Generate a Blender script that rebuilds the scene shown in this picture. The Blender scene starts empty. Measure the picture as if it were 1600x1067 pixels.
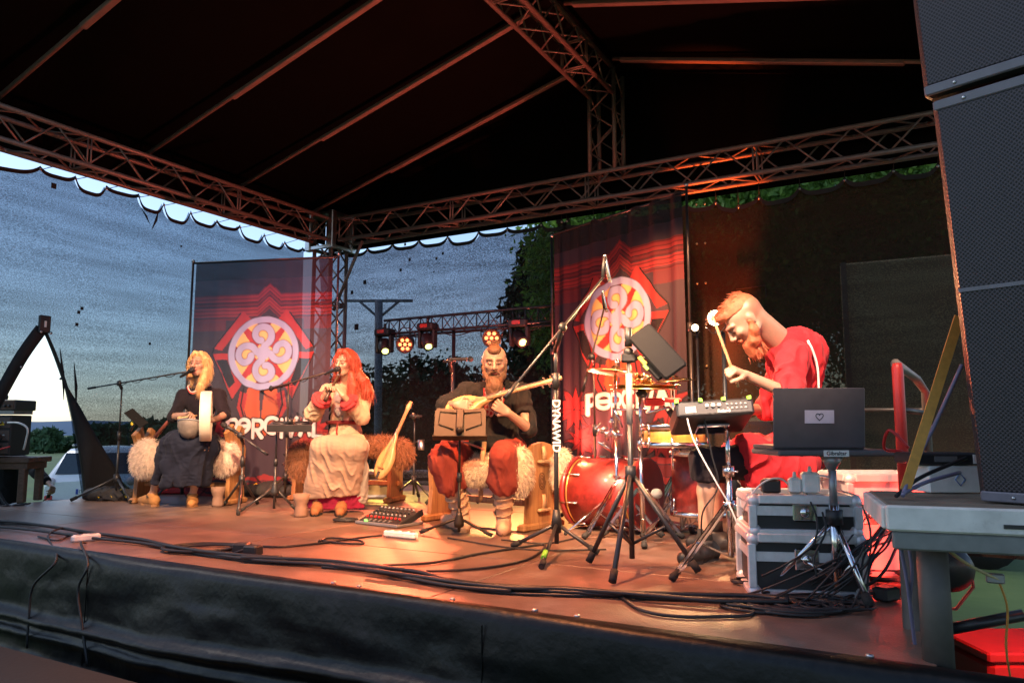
import bpy, bmesh, math, random
import numpy as np
from mathutils import Vector, Matrix
random.seed(7); RNG = np.random.default_rng(7)
SC = bpy.context.scene; COL = SC.collection
# ---------------------------------------------------------------- camera
FPX, HC, HEAD, TILT = 1160., 0.71, math.radians(29.3), math.radians(6.5)
cam = bpy.data.cameras.new('camera'); cam.sensor_width = 36; cam.lens = 36*FPX/1600; cam.clip_start = .05; cam.clip_end = 6000
camo = bpy.data.objects.new('camera', cam); COL.objects.link(camo)
camo.location = (0, 0, HC); camo.rotation_euler = (math.radians(90)+TILT, 0, HEAD); SC.camera = camo
# ---------------------------------------------------------------- sky, sun, exposure
SUN_EL, SUN_AZ = math.radians(48), math.radians(-92)
w = bpy.data.worlds.new('World'); SC.world = w; w.use_nodes = True
nt = w.node_tree; bg = nt.nodes['Background']; sk = nt.nodes.new('ShaderNodeTexSky'); sk.sky_type = 'NISHITA'
sk.sun_disc = False; sk.sun_elevation = SUN_EL; sk.sun_rotation = SUN_AZ; sk.dust_density = 0.7; sk.air_density = 1.0; sk.ozone_density = 2.4
nt.links.new(sk.outputs[0], bg.inputs[0]); bg.inputs[1].default_value = 0.095
sl = bpy.data.lights.new('sun', 'SUN'); sl.energy = .5; sl.angle = math.radians(25); sl.color = (1, .95, .9)
so = bpy.data.objects.new('sun', sl); COL.objects.link(so); so.location = (0, 0, 30)
_d = Vector((math.sin(SUN_AZ)*math.cos(SUN_EL), math.cos(SUN_AZ)*math.cos(SUN_EL), math.sin(SUN_EL)))
so.rotation_euler = (-_d).to_track_quat('-Z', 'Y').to_euler()
SC.view_settings.view_transform = 'Standard'; SC.view_settings.look = 'None'; SC.view_settings.exposure = 1.1; SC.view_settings.gamma = 1
SC.render.engine = 'CYCLES'; SC.cycles.transparent_max_bounces = 24; SC.cycles.max_bounces = 4
SC.cycles.sample_clamp_indirect = 6; SC.cycles.use_denoising = True
# ---------------------------------------------------------------- sight lines: from a bearing to a place in the stage
_fh = np.array([-math.sin(HEAD), math.cos(HEAD), 0]); RGT = np.array([math.cos(HEAD), math.sin(HEAD), 0]); ZZ = np.array([0, 0, 1.])
FWD = _fh*math.cos(TILT)+ZZ*math.sin(TILT); UPV = -_fh*math.sin(TILT)+ZZ*math.cos(TILT); CC = np.array([0, 0, HC])
def ray(x, y): return FWD*FPX+RGT*(x-800)+UPV*(533.5-y)
def FL(x, y, z=0.): d = ray(x, y); return CC+d*((z-HC)/d[2])
def AY(x, y, Y): d = ray(x, y); return CC+d*(Y/d[1])
def AX(x, y, X): d = ray(x, y); return CC+d*(X/d[0])
def J(x, y, D): return CC+ray(x, y)*(D/FPX)
def DEP(p): return float((np.array(p)-CC)@FWD)
def V(*a): return np.array(a, float)
def nrm(v): v = np.array(v, float); return v/(np.linalg.norm(v)+1e-12)
# ---------------------------------------------------------------- materials
MATS = {}
def mat(name, col, rough=.6, metal=0., var=.12, scale=20., bump=0., bscale=None, emit=None, estr=0., spec=.5, attr=None, sheen=0., dirt=None, coat=0.):
    if name in MATS: return MATS[name]
    m = bpy.data.materials.new(name); m.use_nodes = True; n = m.node_tree.nodes; L = m.node_tree.links
    b = n['Principled BSDF']; b.inputs['Roughness'].default_value = rough; b.inputs['Metallic'].default_value = metal
    b.inputs['Specular IOR Level'].default_value = spec
    if sheen: b.inputs['Sheen Weight'].default_value = sheen
    if coat: b.inputs['Coat Weight'].default_value = coat; b.inputs['Coat Roughness'].default_value = .15
    tc = n.new('ShaderNodeTexCoord'); nz = n.new('ShaderNodeTexNoise'); nz.inputs['Scale'].default_value = scale; nz.inputs['Detail'].default_value = 6
    L.new(tc.outputs['Object'], nz.inputs['Vector'])
    mr = n.new('ShaderNodeMapRange'); mr.inputs[1].default_value = .25; mr.inputs[2].default_value = .75; mr.inputs[3].default_value = 1-var; mr.inputs[4].default_value = 1+var
    L.new(nz.outputs['Fac'], mr.inputs[0])
    mx = n.new('ShaderNodeMix'); mx.data_type = 'RGBA'; mx.blend_type = 'MULTIPLY'; mx.inputs[0].default_value = 1
    if attr:
        at = n.new('ShaderNodeAttribute'); at.attribute_name = attr; L.new(at.outputs['Color'], mx.inputs[6])
    else: mx.inputs[6].default_value = (*col, 1)
    L.new(mr.outputs[0], mx.inputs[7]); out = mx.outputs[2]
    if dirt:
        n2 = n.new('ShaderNodeTexNoise'); n2.inputs['Scale'].default_value = dirt[1]; n2.inputs['Detail'].default_value = 8; n2.inputs['Roughness'].default_value = .7; L.new(tc.outputs['Object'], n2.inputs['Vector'])
        cr = n.new('ShaderNodeMapRange'); cr.inputs[1].default_value = .52; cr.inputs[2].default_value = .72; L.new(n2.outputs['Fac'], cr.inputs[0])
        m2 = n.new('ShaderNodeMix'); m2.data_type = 'RGBA'; m2.inputs[7].default_value = (*dirt[0], 1); L.new(out, m2.inputs[6])
        ml = n.new('ShaderNodeMath'); ml.operation = 'MULTIPLY'; ml.inputs[1].default_value = dirt[2]; L.new(cr.outputs[0], ml.inputs[0]); L.new(ml.outputs[0], m2.inputs[0]); out = m2.outputs[2]
    L.new(out, b.inputs['Base Color'])
    rr = n.new('ShaderNodeMapRange'); rr.inputs[3].default_value = max(.02, rough*.8); rr.inputs[4].default_value = min(1, rough*1.2); L.new(nz.outputs['Fac'], rr.inputs[0]); L.new(rr.outputs[0], b.inputs['Roughness'])
    if bump:
        nb = n.new('ShaderNodeTexNoise'); nb.inputs['Scale'].default_value = bscale or scale*3; nb.inputs['Detail'].default_value = 4; L.new(tc.outputs['Object'], nb.inputs['Vector'])
        bp = n.new('ShaderNodeBump'); bp.inputs['Strength'].default_value = bump; bp.inputs['Distance'].default_value = .01; L.new(nb.outputs['Fac'], bp.inputs['Height']); L.new(bp.outputs[0], b.inputs['Normal'])
    if emit:
        b.inputs['Emission Color'].default_value = (*emit, 1); b.inputs['Emission Strength'].default_value = estr
    MATS[name] = m; return m
def woodmat(name, col, dark, rough=.5, axis=2, scale=6., coat=0.):
    if name in MATS: return MATS[name]
    m = mat(name, col, rough, var=.1, scale=8, coat=coat); n = m.node_tree.nodes; L = m.node_tree.links; b = n['Principled BSDF']
    tc = [q for q in n if q.type == 'TEX_COORD'][0]; mp = n.new('ShaderNodeMapping'); s = [scale*6]*3; s[axis] = scale*.5; mp.inputs['Scale'].default_value = s
    nz = n.new('ShaderNodeTexNoise'); nz.inputs['Detail'].default_value = 7; nz.inputs['Roughness'].default_value = .65; nz.inputs['Distortion'].default_value = .6; nz.inputs['Scale'].default_value = 1
    L.new(tc.outputs['Object'], mp.inputs[0]); L.new(mp.outputs[0], nz.inputs['Vector'])
    cr = n.new('ShaderNodeValToRGB'); cr.color_ramp.elements[0].position = .35; cr.color_ramp.elements[0].color = (*dark, 1); cr.color_ramp.elements[1].position = .65; cr.color_ramp.elements[1].color = (*col, 1)
    L.new(nz.outputs['Fac'], cr.inputs[0]); L.new(cr.outputs[0], b.inputs['Base Color'])
    bp = n.new('ShaderNodeBump'); bp.inputs['Strength'].default_value = .25; bp.inputs['Distance'].default_value = .004; L.new(nz.outputs['Fac'], bp.inputs['Height']); L.new(bp.outputs[0], b.inputs['Normal'])
    return m
M_MBLK = mat('matt_black', (.012, .012, .013), .7, spec=.15); M_BLK = mat('black_plastic', (.018, .018, .02), .45); M_BLKM = mat('black_metal', (.022, .022, .024), .38, .0, spec=.6)
M_CHR = mat('chrome', (.72, .72, .74), .14, 1., var=.06, scale=60); M_ALU = mat('aluminium', (.55, .55, .56), .32, 1., var=.1, scale=40, bump=.05)
M_WHT = mat('white_plastic', (.75, .75, .73), .4); M_RUB = mat('rubber', (.015, .015, .015), .8); M_CAB = mat('cable_black', (.014, .014, .016), .5)
M_GRN = mat('green_tape', (.25, .75, .05), .5); M_YEL = mat('yellow_trim', (.8, .55, .03), .6); M_REDP = mat('red_plastic', (.5, .02, .02), .4)
M_WOOD = woodmat('pine_wood', (.42, .21, .08), (.24, .10, .035), .5); M_WOODL = woodmat('pale_wood', (.55, .36, .18), (.42, .25, .11), .45, axis=0)
M_GREY = mat('grey_metal', (.28, .28, .29), .4, .6)
# ---------------------------------------------------------------- mesh building
def frame(d):
    d = nrm(d); a = V(0, 0, 1) if abs(d[2]) < .9 else V(1, 0, 0); u = nrm(np.cross(a, d)); return u, np.cross(d, u), d
class MB:
    def __init__(s): s.v = []; s.f = []; s.sm = []; s.n = 0; s.c = []
    def add(s, vs, fs, sm=False):
        o = s.n; vs = [tuple(map(float, p)) for p in vs]; s.v += vs; s.n += len(vs); s.f += [tuple(i+o for i in q) for q in fs]; s.sm += [sm]*len(fs); return s
    def box(s, c, sz, ax=None, bev=0.):
        c = V(*c); X, Y, Z = ax if ax is not None else (V(1, 0, 0), V(0, 1, 0), V(0, 0, 1)); h = V(*sz)/2
        if bev <= 0:
            vs = [c+X*h[0]*i+Y*h[1]*j+Z*h[2]*k for k in (-1, 1) for j in (-1, 1) for i in (-1, 1)]
            return s.add(vs, [(0, 2, 3, 1), (4, 5, 7, 6), (0, 1, 5, 4), (2, 6, 7, 3), (0, 4, 6, 2), (1, 3, 7, 5)])
        b = min(bev, min(h)*.9); rs = []
        for z, i in ((-h[2], b), (-h[2]+b, 0), (h[2]-b, 0), (h[2], b)):
            x, y = h[0]-i, h[1]-i; q = b
            rs.append([c+X*p[0]+Y*p[1]+Z*z for p in ((x-q, -y), (x, -y+q), (x, y-q), (x-q, y), (-x+q, y), (-x, y-q), (-x, -y+q), (-x+q, -y))])
        fs = [tuple(range(7, -1, -1)), tuple(range(24, 32))]
        for k in range(3):
            for i in range(8): fs.append((k*8+i, k*8+(i+1) % 8, k*8+8+(i+1) % 8, k*8+8+i))
        return s.add([p for r in rs for p in r], fs)
    def tube(s, pts, r, n=8, cap=True, sm=True, flat=1.):
        pts = [V(*p) for p in pts]; m = len(pts); rr = r if hasattr(r, '__len__') else [r]*m
        t0 = nrm(pts[1]-pts[0]); u, v, _ = frame(t0); vs = []
        for i, p in enumerate(pts):
            t = nrm(pts[min(i+1, m-1)]-pts[max(i-1, 0)]); u = nrm(u-t*(u@t)); v = np.cross(t, u)
            for k in range(n): a = 2*math.pi*k/n; vs.append(p+(u*math.cos(a)+v*math.sin(a)*flat)*rr[i])
        fs = [(i*n+k, i*n+(k+1) % n, i*n+n+(k+1) % n, i*n+n+k) for i in range(m-1) for k in range(n)]
        if cap: fs += [tuple(range(n-1, -1, -1)), tuple((m-1)*n+k for k in range(n))]
        s.add(vs, fs, sm)
        if cap and sm: s.sm[-1] = s.sm[-2] = False
        return s
    def cyl(s, a, b, r, r2=None, n=12, sm=True): return s.tube([a, b], [r, r if r2 is None else r2], n, True, sm)
    def lathe(s, o, ax, prof, n=20, sm=True, arc=1.):          # prof: (radius, height along ax)
        u, v, d = frame(ax); o = V(*o); vs = []; m = len(prof)
        for r, h in prof:
            for k in range(n): a = 2*math.pi*k/n; vs.append(o+d*h+(u*math.cos(a)+v*math.sin(a))*r)
        fs = [(i*n+k, i*n+(k+1) % n, i*n+n+(k+1) % n, i*n+n+k) for i in range(m-1) for k in range(n)]
        if prof[0][0] > 1e-5: fs.append(tuple(range(n-1, -1, -1)))
        if prof[-1][0] > 1e-5: fs.append(tuple((m-1)*n+k for k in range(n)))
        return s.add(vs, fs, sm)
    def ball(s, c, r, n=12, ax=(0, 0, 1)):
        r = r if hasattr(r, '__len__') else (r, r); m = n//2
        return s.lathe(c, ax, [(max(1e-6, r[0]*math.sin(math.pi*i/m)), -r[1]*math.cos(math.pi*i/m)) for i in range(m+1)], n)
    def grid(s, P, sm=True, skip=None):                          # P[i][j] points
        P = np.array(P); a, b = P.shape[:2]
        return s.add(P.reshape(-1, 3), [(i*b+j, i*b+j+1, i*b+b+j+1, i*b+b+j) for i in range(a-1) for j in range(b-1) if not (skip and skip(i, j))], sm)
    def prism(s, poly, o, ux, uy, th):                           # flat outline with thickness, along ux x uy
        o = V(*o); ux = V(*ux); uy = V(*uy); nz = nrm(np.cross(ux, uy))*th/2; n = len(poly)
        a = [o+ux*p[0]+uy*p[1]-nz for p in poly]; b = [o+ux*p[0]+uy*p[1]+nz for p in poly]
        return s.add(a+b, [tuple(range(n-1, -1, -1)), tuple(range(n, 2*n))]+[(i, (i+1) % n, n+(i+1) % n, n+i) for i in range(n)])
    def mesh(s, name):
        me = bpy.data.meshes.new(name); me.from_pydata(s.v, [], s.f); me.polygons.foreach_set('use_smooth', s.sm); me.update(); return me
    def build(s, name, m, parent=None, label=None): return ob(name, s.mesh(name), m, parent, label)
def ob(name, me, m, parent=None, label=None):
    o = bpy.data.objects.new(name, me); COL.objects.link(o)
    if m is not None and me is not None and not me.materials: me.materials.append(m)
    if parent is not None:
        o.parent = parent
        if parent.type == 'EMPTY' and parent.parent is None: o.matrix_parent_inverse = Matrix.Translation(-parent.location)
    if label: o['label'] = label
    return o
def tag(o, label, cat, group=None):
    o['label'] = label; o['category'] = cat
    if group: o['group'] = group
    return o
def thing(name, label, cat, loc=(0, 0, 0), group=None):
    o = bpy.data.objects.new(name, None); COL.objects.link(o); o.location = tuple(float(q) for q in loc); o.empty_display_size = .1
    return tag(o, label, cat, group)
def struct(o): o['kind'] = 'structure'; return o
_TN = {}
def tnoise(P, seed, freq, n=6, aniso=(1, 1, 1)):
    k = (seed, freq, n)
    if k not in _TN:
        r = np.random.default_rng(seed); D = r.normal(size=(n, 3)); D /= np.linalg.norm(D, axis=1)[:, None]; _TN[k] = (D*(freq*(.6+1.1*r.random(n)))[:, None], r.random(n)*6.28)
    D, ph = _TN[k]; P = np.asarray(P, float)*np.array(aniso); return np.sin(P@D.T+ph+1.3*np.sin(P@np.roll(D, 1, 1).T*.7+ph*2)).mean(-1)
def catmull(pts, n=8):
    p = [V(*q) for q in pts]; p = [2*p[0]-p[1]]+p+[2*p[-1]-p[-2]]; out = []
    for i in range(1, len(p)-2):
        for k in range(n):
            t = k/n; a, b, c, d = p[i-1:i+3]
            out.append(.5*(2*b+(c-a)*t+(2*a-5*b+4*c-d)*t*t+(3*b-a-3*c+d)*t**3))
    return out+[p[-2]]
def spot(name, parent, loc, target, energy, col, size=50, blend=.6, rad=.06):
    l = bpy.data.lights.new(name, 'SPOT'); l.energy = energy; l.color = col; l.spot_size = math.radians(size); l.spot_blend = blend; l.shadow_soft_size = rad
    o = bpy.data.objects.new(name, l); COL.objects.link(o); o.location = tuple(loc)
    o.rotation_euler = (Vector(target)-Vector(loc)).to_track_quat('-Z', 'Y').to_euler()
    if parent is not None:
        o.parent = parent
        if parent.type == 'EMPTY': o.matrix_parent_inverse = Matrix.Translation(-parent.location)
    return o
def text_mesh(s, size, o, ux, uy, name, m, parent, ext=.0005, bold=0., align='CENTER'):
    cu = bpy.data.curves.new('txt', 'FONT'); cu.body = s; cu.size = size; cu.extrude = ext; cu.offset = bold; cu.align_x = align; cu.align_y = 'CENTER'
    t = bpy.data.objects.new('txt', cu); COL.objects.link(t); dg = bpy.context.evaluated_depsgraph_get(); me = bpy.data.meshes.new_from_object(t.evaluated_get(dg)); bpy.data.objects.remove(t)
    ux = nrm(ux); uy = nrm(uy); n = np.cross(ux, uy); M = Matrix(((ux[0], uy[0], n[0], o[0]), (ux[1], uy[1], n[1], o[1]), (ux[2], uy[2], n[2], o[2]), (0, 0, 0, 1)))
    me.materials.clear(); me.transform(M); return ob(name, me, m, parent)
# ================================================================ stage lamps (each light sits in a lamp of its own)
M_LENS_R = mat('lens_red', (.9, .2, .1), .3, emit=(1, .16, .05), estr=3); M_LENS_W = mat('lens_warm', (.9, .8, .6), .3, emit=(1, .72, .40), estr=6); M_LENS_Y = mat('lens_yellow', (.7, .8, .2), .3, emit=(.85, 1, .25), estr=1.6)
M_LENS_H = mat('lens_hot', (1, .9, .7), .3, emit=(1, .80, .45), estr=60)
def par(label, loc, target, energy, col, size=60, hang=True, lens=None, blend=.7, rad=.07, s=1., group='stage lamps', leds=0):
    loc, target = V(*loc), V(*target); d = nrm(target-loc); t = thing('par_lamp', label, 'stage lamp', loc, group); u, v, _ = frame(d)
    MB().lathe(loc, d, [(.05*s, -.16*s), (.085*s, -.13*s), (.10*s, -.02*s), (.105*s, .05*s), (.105*s, .075*s), (.098*s, .075*s), (.095*s, .05*s), (1e-5, .05*s)], 20).build('can', M_BLKM, t)
    if leds:
        for k in range(leds):
            a = 2*math.pi*k/(leds-1); rr = .058*s if k < leds-1 else 0; MB().lathe(loc+(u*math.cos(a)+v*math.sin(a))*rr+d*.052*s, d, [(.021*s, 0), (.02*s, .006*s), (1e-5, .009*s)], 10).build('led', lens or M_LENS_R, t)
    else: MB().lathe(loc+d*.053*s, d, [(.09*s, 0), (.06*s, .008*s), (1e-5, .012*s)], 16).build('lens', lens or M_LENS_W, t)
    h = V(0, 0, 1) if hang else V(0, 0, -1)
    sd = nrm(np.cross(d, h)); MB().tube([loc+sd*.115*s, loc+sd*.12*s+h*.1*s, loc+h*.19*s+sd*.05*s, loc+h*.19*s-sd*.05*s, loc-sd*.12*s+h*.1*s, loc-sd*.115*s], .009*s, 6, flat=.6).build('yoke', M_BLKM, t)
    spot('lamp_light', t, loc+d*.10*s, target, energy, col, size, blend, rad); return t
par('warm front lamp over the left of the stage edge', (-3.5, 1.7, 3.2), (-5.6, 4.9, .7), 780, (1, .62, .36), 42)
par('warm front lamp over the middle of the stage edge', (-1.5, 1.6, 3.1), (-4.4, 4.9, .7), 780, (1, .60, .33), 38)
par('amber front lamp over the stage edge aimed at the lute player', (-.6, 1.7, 3.0), (-2.7, 4.7, .6), 780, (1, .55, .25), 44)
par('pale warm front lamp over the right stage edge aimed at the drummer', (-.2, 1.8, 3.0), (-1.0, 4.4, .9), 780, (1, .66, .46), 40)
par('warm front lamp over the right wing aimed at the drum kit', (-2.9, 1.9, 3.2), (-1.2, 4.6, .8), 700, (1, .68, .42), 40)
par('red front lamp over the stage edge washing the left banner', (-4.3, 2.4, 3.7), (-5.2, 6.2, .9), 380, (1, .16, .16), 50)
par('orange front lamp over the stage edge washing the middle deck', (-2.3, 2.8, 4.0), (-2.8, 3.9, 0), 800, (1, .32, .12), 75)
# ================================================================ the stage and its roof
GZ = -1.25
FY, LX, RX, BY, TZ = 2.58, -7.42, -.02, 7.45, 3.17
M_PLY = mat('phenolic_ply', (.15, .092, .068), .42, var=.35, scale=5, bump=.2, bscale=120, dirt=((.26, .21, .18), 3.1, .55))
M_TARP = mat('black_vinyl', (.0026, .0032, .0040), .40, var=.3, scale=3, bump=.4, bscale=18, dirt=((.035, .04, .045), 9, .2), spec=.28)
_n = M_PLY.node_tree.nodes; _L = M_PLY.node_tree.links; _b = _n['Principled BSDF']; _src = _b.inputs['Base Color'].links[0].from_socket
_oi = _n.new('ShaderNodeObjectInfo'); _mr = _n.new('ShaderNodeMapRange'); _mr.inputs[3].default_value = .78; _mr.inputs[4].default_value = 1.2; _L.new(_oi.outputs['Random'], _mr.inputs[0])
_tc = [q for q in _n if q.type == 'TEX_COORD'][0]; _mp = _n.new('ShaderNodeMapping'); _mp.inputs['Scale'].default_value = (3, 40, 1); _mp.inputs['Rotation'].default_value = (0, 0, .35); _sn = _n.new('ShaderNodeTexNoise'); _sn.inputs['Scale'].default_value = 1.5; _sn.inputs['Detail'].default_value = 8; _sn.inputs['Roughness'].default_value = .8; _L.new(_tc.outputs['Object'], _mp.inputs[0]); _L.new(_mp.outputs[0], _sn.inputs['Vector'])
_m2 = _n.new('ShaderNodeMapRange'); _m2.inputs[1].default_value = .55; _m2.inputs[2].default_value = .75; _m2.inputs[3].default_value = 1; _m2.inputs[4].default_value = 1.7; _L.new(_sn.outputs['Fac'], _m2.inputs[0]); _mm = _n.new('ShaderNodeMath'); _mm.operation = 'MULTIPLY'; _L.new(_mr.outputs[0], _mm.inputs[0]); _L.new(_m2.outputs[0], _mm.inputs[1])
_mx = _n.new('ShaderNodeMix'); _mx.data_type = 'RGBA'; _mx.blend_type = 'MULTIPLY'; _mx.inputs[0].default_value = 1; _L.new(_src, _mx.inputs[6]); _L.new(_mm.outputs[0], _mx.inputs[7]); _L.new(_mx.outputs[2], _b.inputs['Base Color'])
stage = thing('stage', 'raised stage with brown plywood deck and black vinyl skirt', 'stage', (-3.7, 5, GZ))
for i in range(4):
    for j in range(5):
        x0 = LX+i*(RX-LX)/4; x1 = LX+(i+1)*(RX-LX)/4; y0 = FY+j*(BY-FY)/5; y1 = FY+(j+1)*(BY-FY)/5
        MB().box(((x0+x1)/2, (y0+y1)/2, -.02+random.uniform(-.0012, .0012)), (x1-x0-.009, y1-y0-.009, .04), bev=.003).build('deck_panel', M_PLY, stage)
MB().box(((LX+RX)/2, (FY+BY)/2, -.075), (RX-LX-.02, BY-FY-.02, .06)).build('deck_frame', M_BLKM, stage)
xs = np.linspace(LX-.05, .95, 200); prof = [(.035, .004), (.012, .006), (-.012, .001), (-.03, -.014), (-.037, -.04), (-.04, -.10)]+[(-.04, z) for z in np.linspace(-.14, GZ+.02, 60)]
pf = np.array(prof); X, K = np.meshgrid(xs, np.arange(len(prof)), indexing='ij'); DY = pf[:, 0][K]; Z = pf[:, 1][K]; A = np.minimum(1, K/8); Q = np.stack([X, 0*X, Z], -1)
crease = -.05*np.exp(-((Z+.33+.02*np.sin(X*1.1)-.012*X)/.03)**2)+.03*np.exp(-((Z+.40-.012*X)/.025)**2)-.035*np.exp(-((Z+.47+.03*np.sin(X*.8))/.025)**2)-.03*np.exp(-((Z+.66+.03*np.sin(X*.6+1))/.03)**2)
fold = .05*tnoise(Q, 3, 1.5, aniso=(1, 1, 3))*A+.03*tnoise(Q, 5, 8, aniso=(.8, 1, 1.6))*A+.012*tnoise(Q, 8, 24, aniso=(.8, 1, 1.4))*A
P = np.stack([X, FY+DY-np.abs(fold)*.8+crease*A, Z+.006*np.sin(X*2.3)*(K > 0)-.012*np.maximum(0, tnoise(Q, 9, 5))*(K > 2)], -1)
MB().grid(P).build('skirt', M_TARP, stage)
for xx in (-4.1, -1.55): MB().box((xx, FY-.055, -.5), (.004, .006, .9)).build('skirt_seam', M_TARP, stage)
for i, (px, py) in enumerate([(535, 908), (580, 912), (705, 938), (840, 953), (905, 962), (1360, 1022)]):
    p = FL(px, py); MB().lathe((p[0], FY+.05, .002), (0, 0, 1), [(.012, 0), (.012, .006), (.005, .009), (1e-5, .009)], 10).build('skirt_stud', M_ALU, stage)
# low black riser in front of the stage
rz = -.45; e = FL(0, 1008, rz)
t = thing('front_riser', 'low black platform in front of the stage at bottom left', 'platform', (-3.4, e[1]-.5, GZ))
MB().box((-3.6, e[1]-.6, rz-.02), (3.3, 1.2, .04), bev=.004).build('top', mat('black_felt', (.008, .009, .010), .8, var=.3, scale=6, bump=.2, bscale=40), t)
for sx in (-5.1, -2.1): MB().box((sx, e[1]-.6, (rz+GZ)/2-.02), (.08, 1.1, rz-GZ-.04)).build('support', M_BLK, t)
MB().box((-3.6, e[1]-.012, (rz+GZ)/2-.02), (3.0, .02, rz-GZ-.06)).build('front_panel', M_BLK, t)
# trusses
M_TR = mat('truss_aluminium', (.20, .15, .14), .45, .3, var=.15, scale=30, bump=.06)
def truss(name, label, A, B, up, w=.27, h=.29, seg=.33, rc=.024, rb=.0095, cat='truss', faces=4, group='stage roof trusses'):
    A, B, up = V(*A), V(*B), nrm(up); d = nrm(B-A); sd = nrm(np.cross(d, up)); L = np.linalg.norm(B-A)
    t = thing(name, label, cat, (A+B)/2, group); cs = [(-1, -1), (1, -1), (1, 1), (-1, 1)]
    cn = [A+sd*w/2*i+up*h/2*j for i, j in cs]
    for c in cn: MB().cyl(c, c+d*L, rc, n=10).build('chord', M_TR, t)
    n = max(2, int(round(L/seg)))
    for k in range(4):
        p, q = cn[k], cn[(k+1) % 4]
        for i in range(n):
            a, b = (p, q) if i % 2 == 0 else (q, p)
            MB().cyl(a+d*L*i/n, b+d*L*(i+1)/n, rb, n=6).build('brace', M_TR, t)
        for f in range(0, n+1, 6):
            for o in ((0, .035) if 0 < f < n else (.01,)): MB().cyl(p+d*min(L-.01, L*f/n+o), q+d*min(L-.01, L*f/n+o), rb, n=6).build('brace', M_TR, t)
    return t
LXT = -6.99; tl = truss('eave_truss', 'red-lit box truss running along the left eave above the left screen', (LXT, 2.2, TZ+.145), (LXT, 7.2, TZ+.145), (0, 0, 1), seg=.30)
BYT = 7.44; tb = truss('back_truss', 'long box truss crossing the back of the stage above the banners', (-6.75, BYT, TZ+.145), (1.3, BYT, TZ+.145), (0, 0, 1), seg=.30)
RXX, RZ = -2.97, 4.47
tr = truss('ridge_truss', 'box truss under the roof ridge coming forward from the king post', (RXX, 2.3, RZ), (RXX, 7.28, RZ), (0, 0, 1), seg=.24)
kp = truss('king_post', 'upright truss post between the back truss and the ridge', (RXX, BYT, TZ+.30), (RXX, BYT, RZ+.15), (1, 0, 0), seg=.24)
ct = truss('corner_tower', 'vertical truss tower at the far left corner behind the left banner', (LXT-.02, BYT+.0, GZ), (LXT-.02, BYT, 3.5), (1, 0, 0), w=.3, h=.3, seg=.3, rc=.027, rb=.012)
sb = MB()
for i in (-1, 1):
    for j in (-1, 1): sb.box((LXT-.02+.2*i, BYT+.2*j, TZ+.14), (.09, .09, .52), bev=.01)
for z in (TZ-.08, TZ+.38): sb.box((LXT-.02, BYT-.2, z), (.36, .05, .04)).box((LXT-.02, BYT+.2, z), (.36, .05, .04)).box((LXT-.22, BYT, z), (.05, .36, .04)).box((LXT+.18, BYT, z), (.05, .36, .04))
sb.build('sleeve_block', M_ALU, ct); MB().box((LXT-.02, BYT, 3.55), (.34, .34, .03), bev=.01).build('top_plate', M_ALU, ct)
a = V(LXT+.05, BYT-.35, TZ); MB().cyl((LXT+.55, BYT-.02, TZ-.02), (LXT+.08, BYT-.02, 2.25), .022, n=8).build('diagonal_brace', M_TR, ct)
# roof fabric and purlins
M_ROOF = mat('black_roof_fabric', (.0008, .0007, .0008), .8, var=.3, scale=2, bump=.1, spec=.08)
roof = thing('roof_canopy', 'black fabric roof canopy over the stage with tube purlins', 'canopy', (RXX, 5, 4))
EZ = 3.62; RI = 4.72
for sx, xe in ((-1, -7.35), (1, 1.55)):
    P = [[(RXX+(xe-RXX)*u, y, RI+(EZ-RI)*u+.05-.035*math.sin(math.pi*((y-2.2) / 1.3 % 1))*math.sin(math.pi*u)) for y in np.linspace(2.2, 7.7, 40)] for u in np.linspace(0, 1, 16)]
    MB().grid(P).build('roof_sheet', M_ROOF, roof)
MB().add([(-7.35, 7.7, EZ+.05), (1.55, 7.7, EZ+.05), (RXX, 7.7, RI+.05), (-7.35, 7.7, 3.12), (1.55, 7.7, 3.12)], [(0, 1, 2), (0, 3, 4, 1)]).build('gable_sheet', M_ROOF, roof)
MB().add([(-7.35, 2.2, EZ+.05), (-7.35, 7.69, EZ+.05), (-7.35, 7.69, 3.25), (-7.35, 2.2, 3.25)], [(0, 1, 2, 3)]).build('eave_sheet', M_ROOF, roof)
M_PUR = mat('purlin_tube', (.22, .15, .14), .5, .2, var=.15, scale=12)
for y in (2.3, 3.26, 4.75, 5.98, 7.2):
    for xe, o in ((-7.2, -1), (1.4, 1)):
        a = V(RXX+.18*o, y, RI-.06); b = V(xe, y, EZ-.06); d = b-a; n_ = V(0, 0, -.0)
        MB().cyl(a, b, .022, n=8).build('purlin', M_PUR, roof)
        MB().box(a+d*.34-V(0, 0, .012), (np.linalg.norm(d)*.64, .058, .045), (nrm(d), V(0, 1, 0), nrm(np.cross(d, V(0, 1, 0)))), bev=.008).build('purlin_sleeve', M_PUR, roof)
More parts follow.
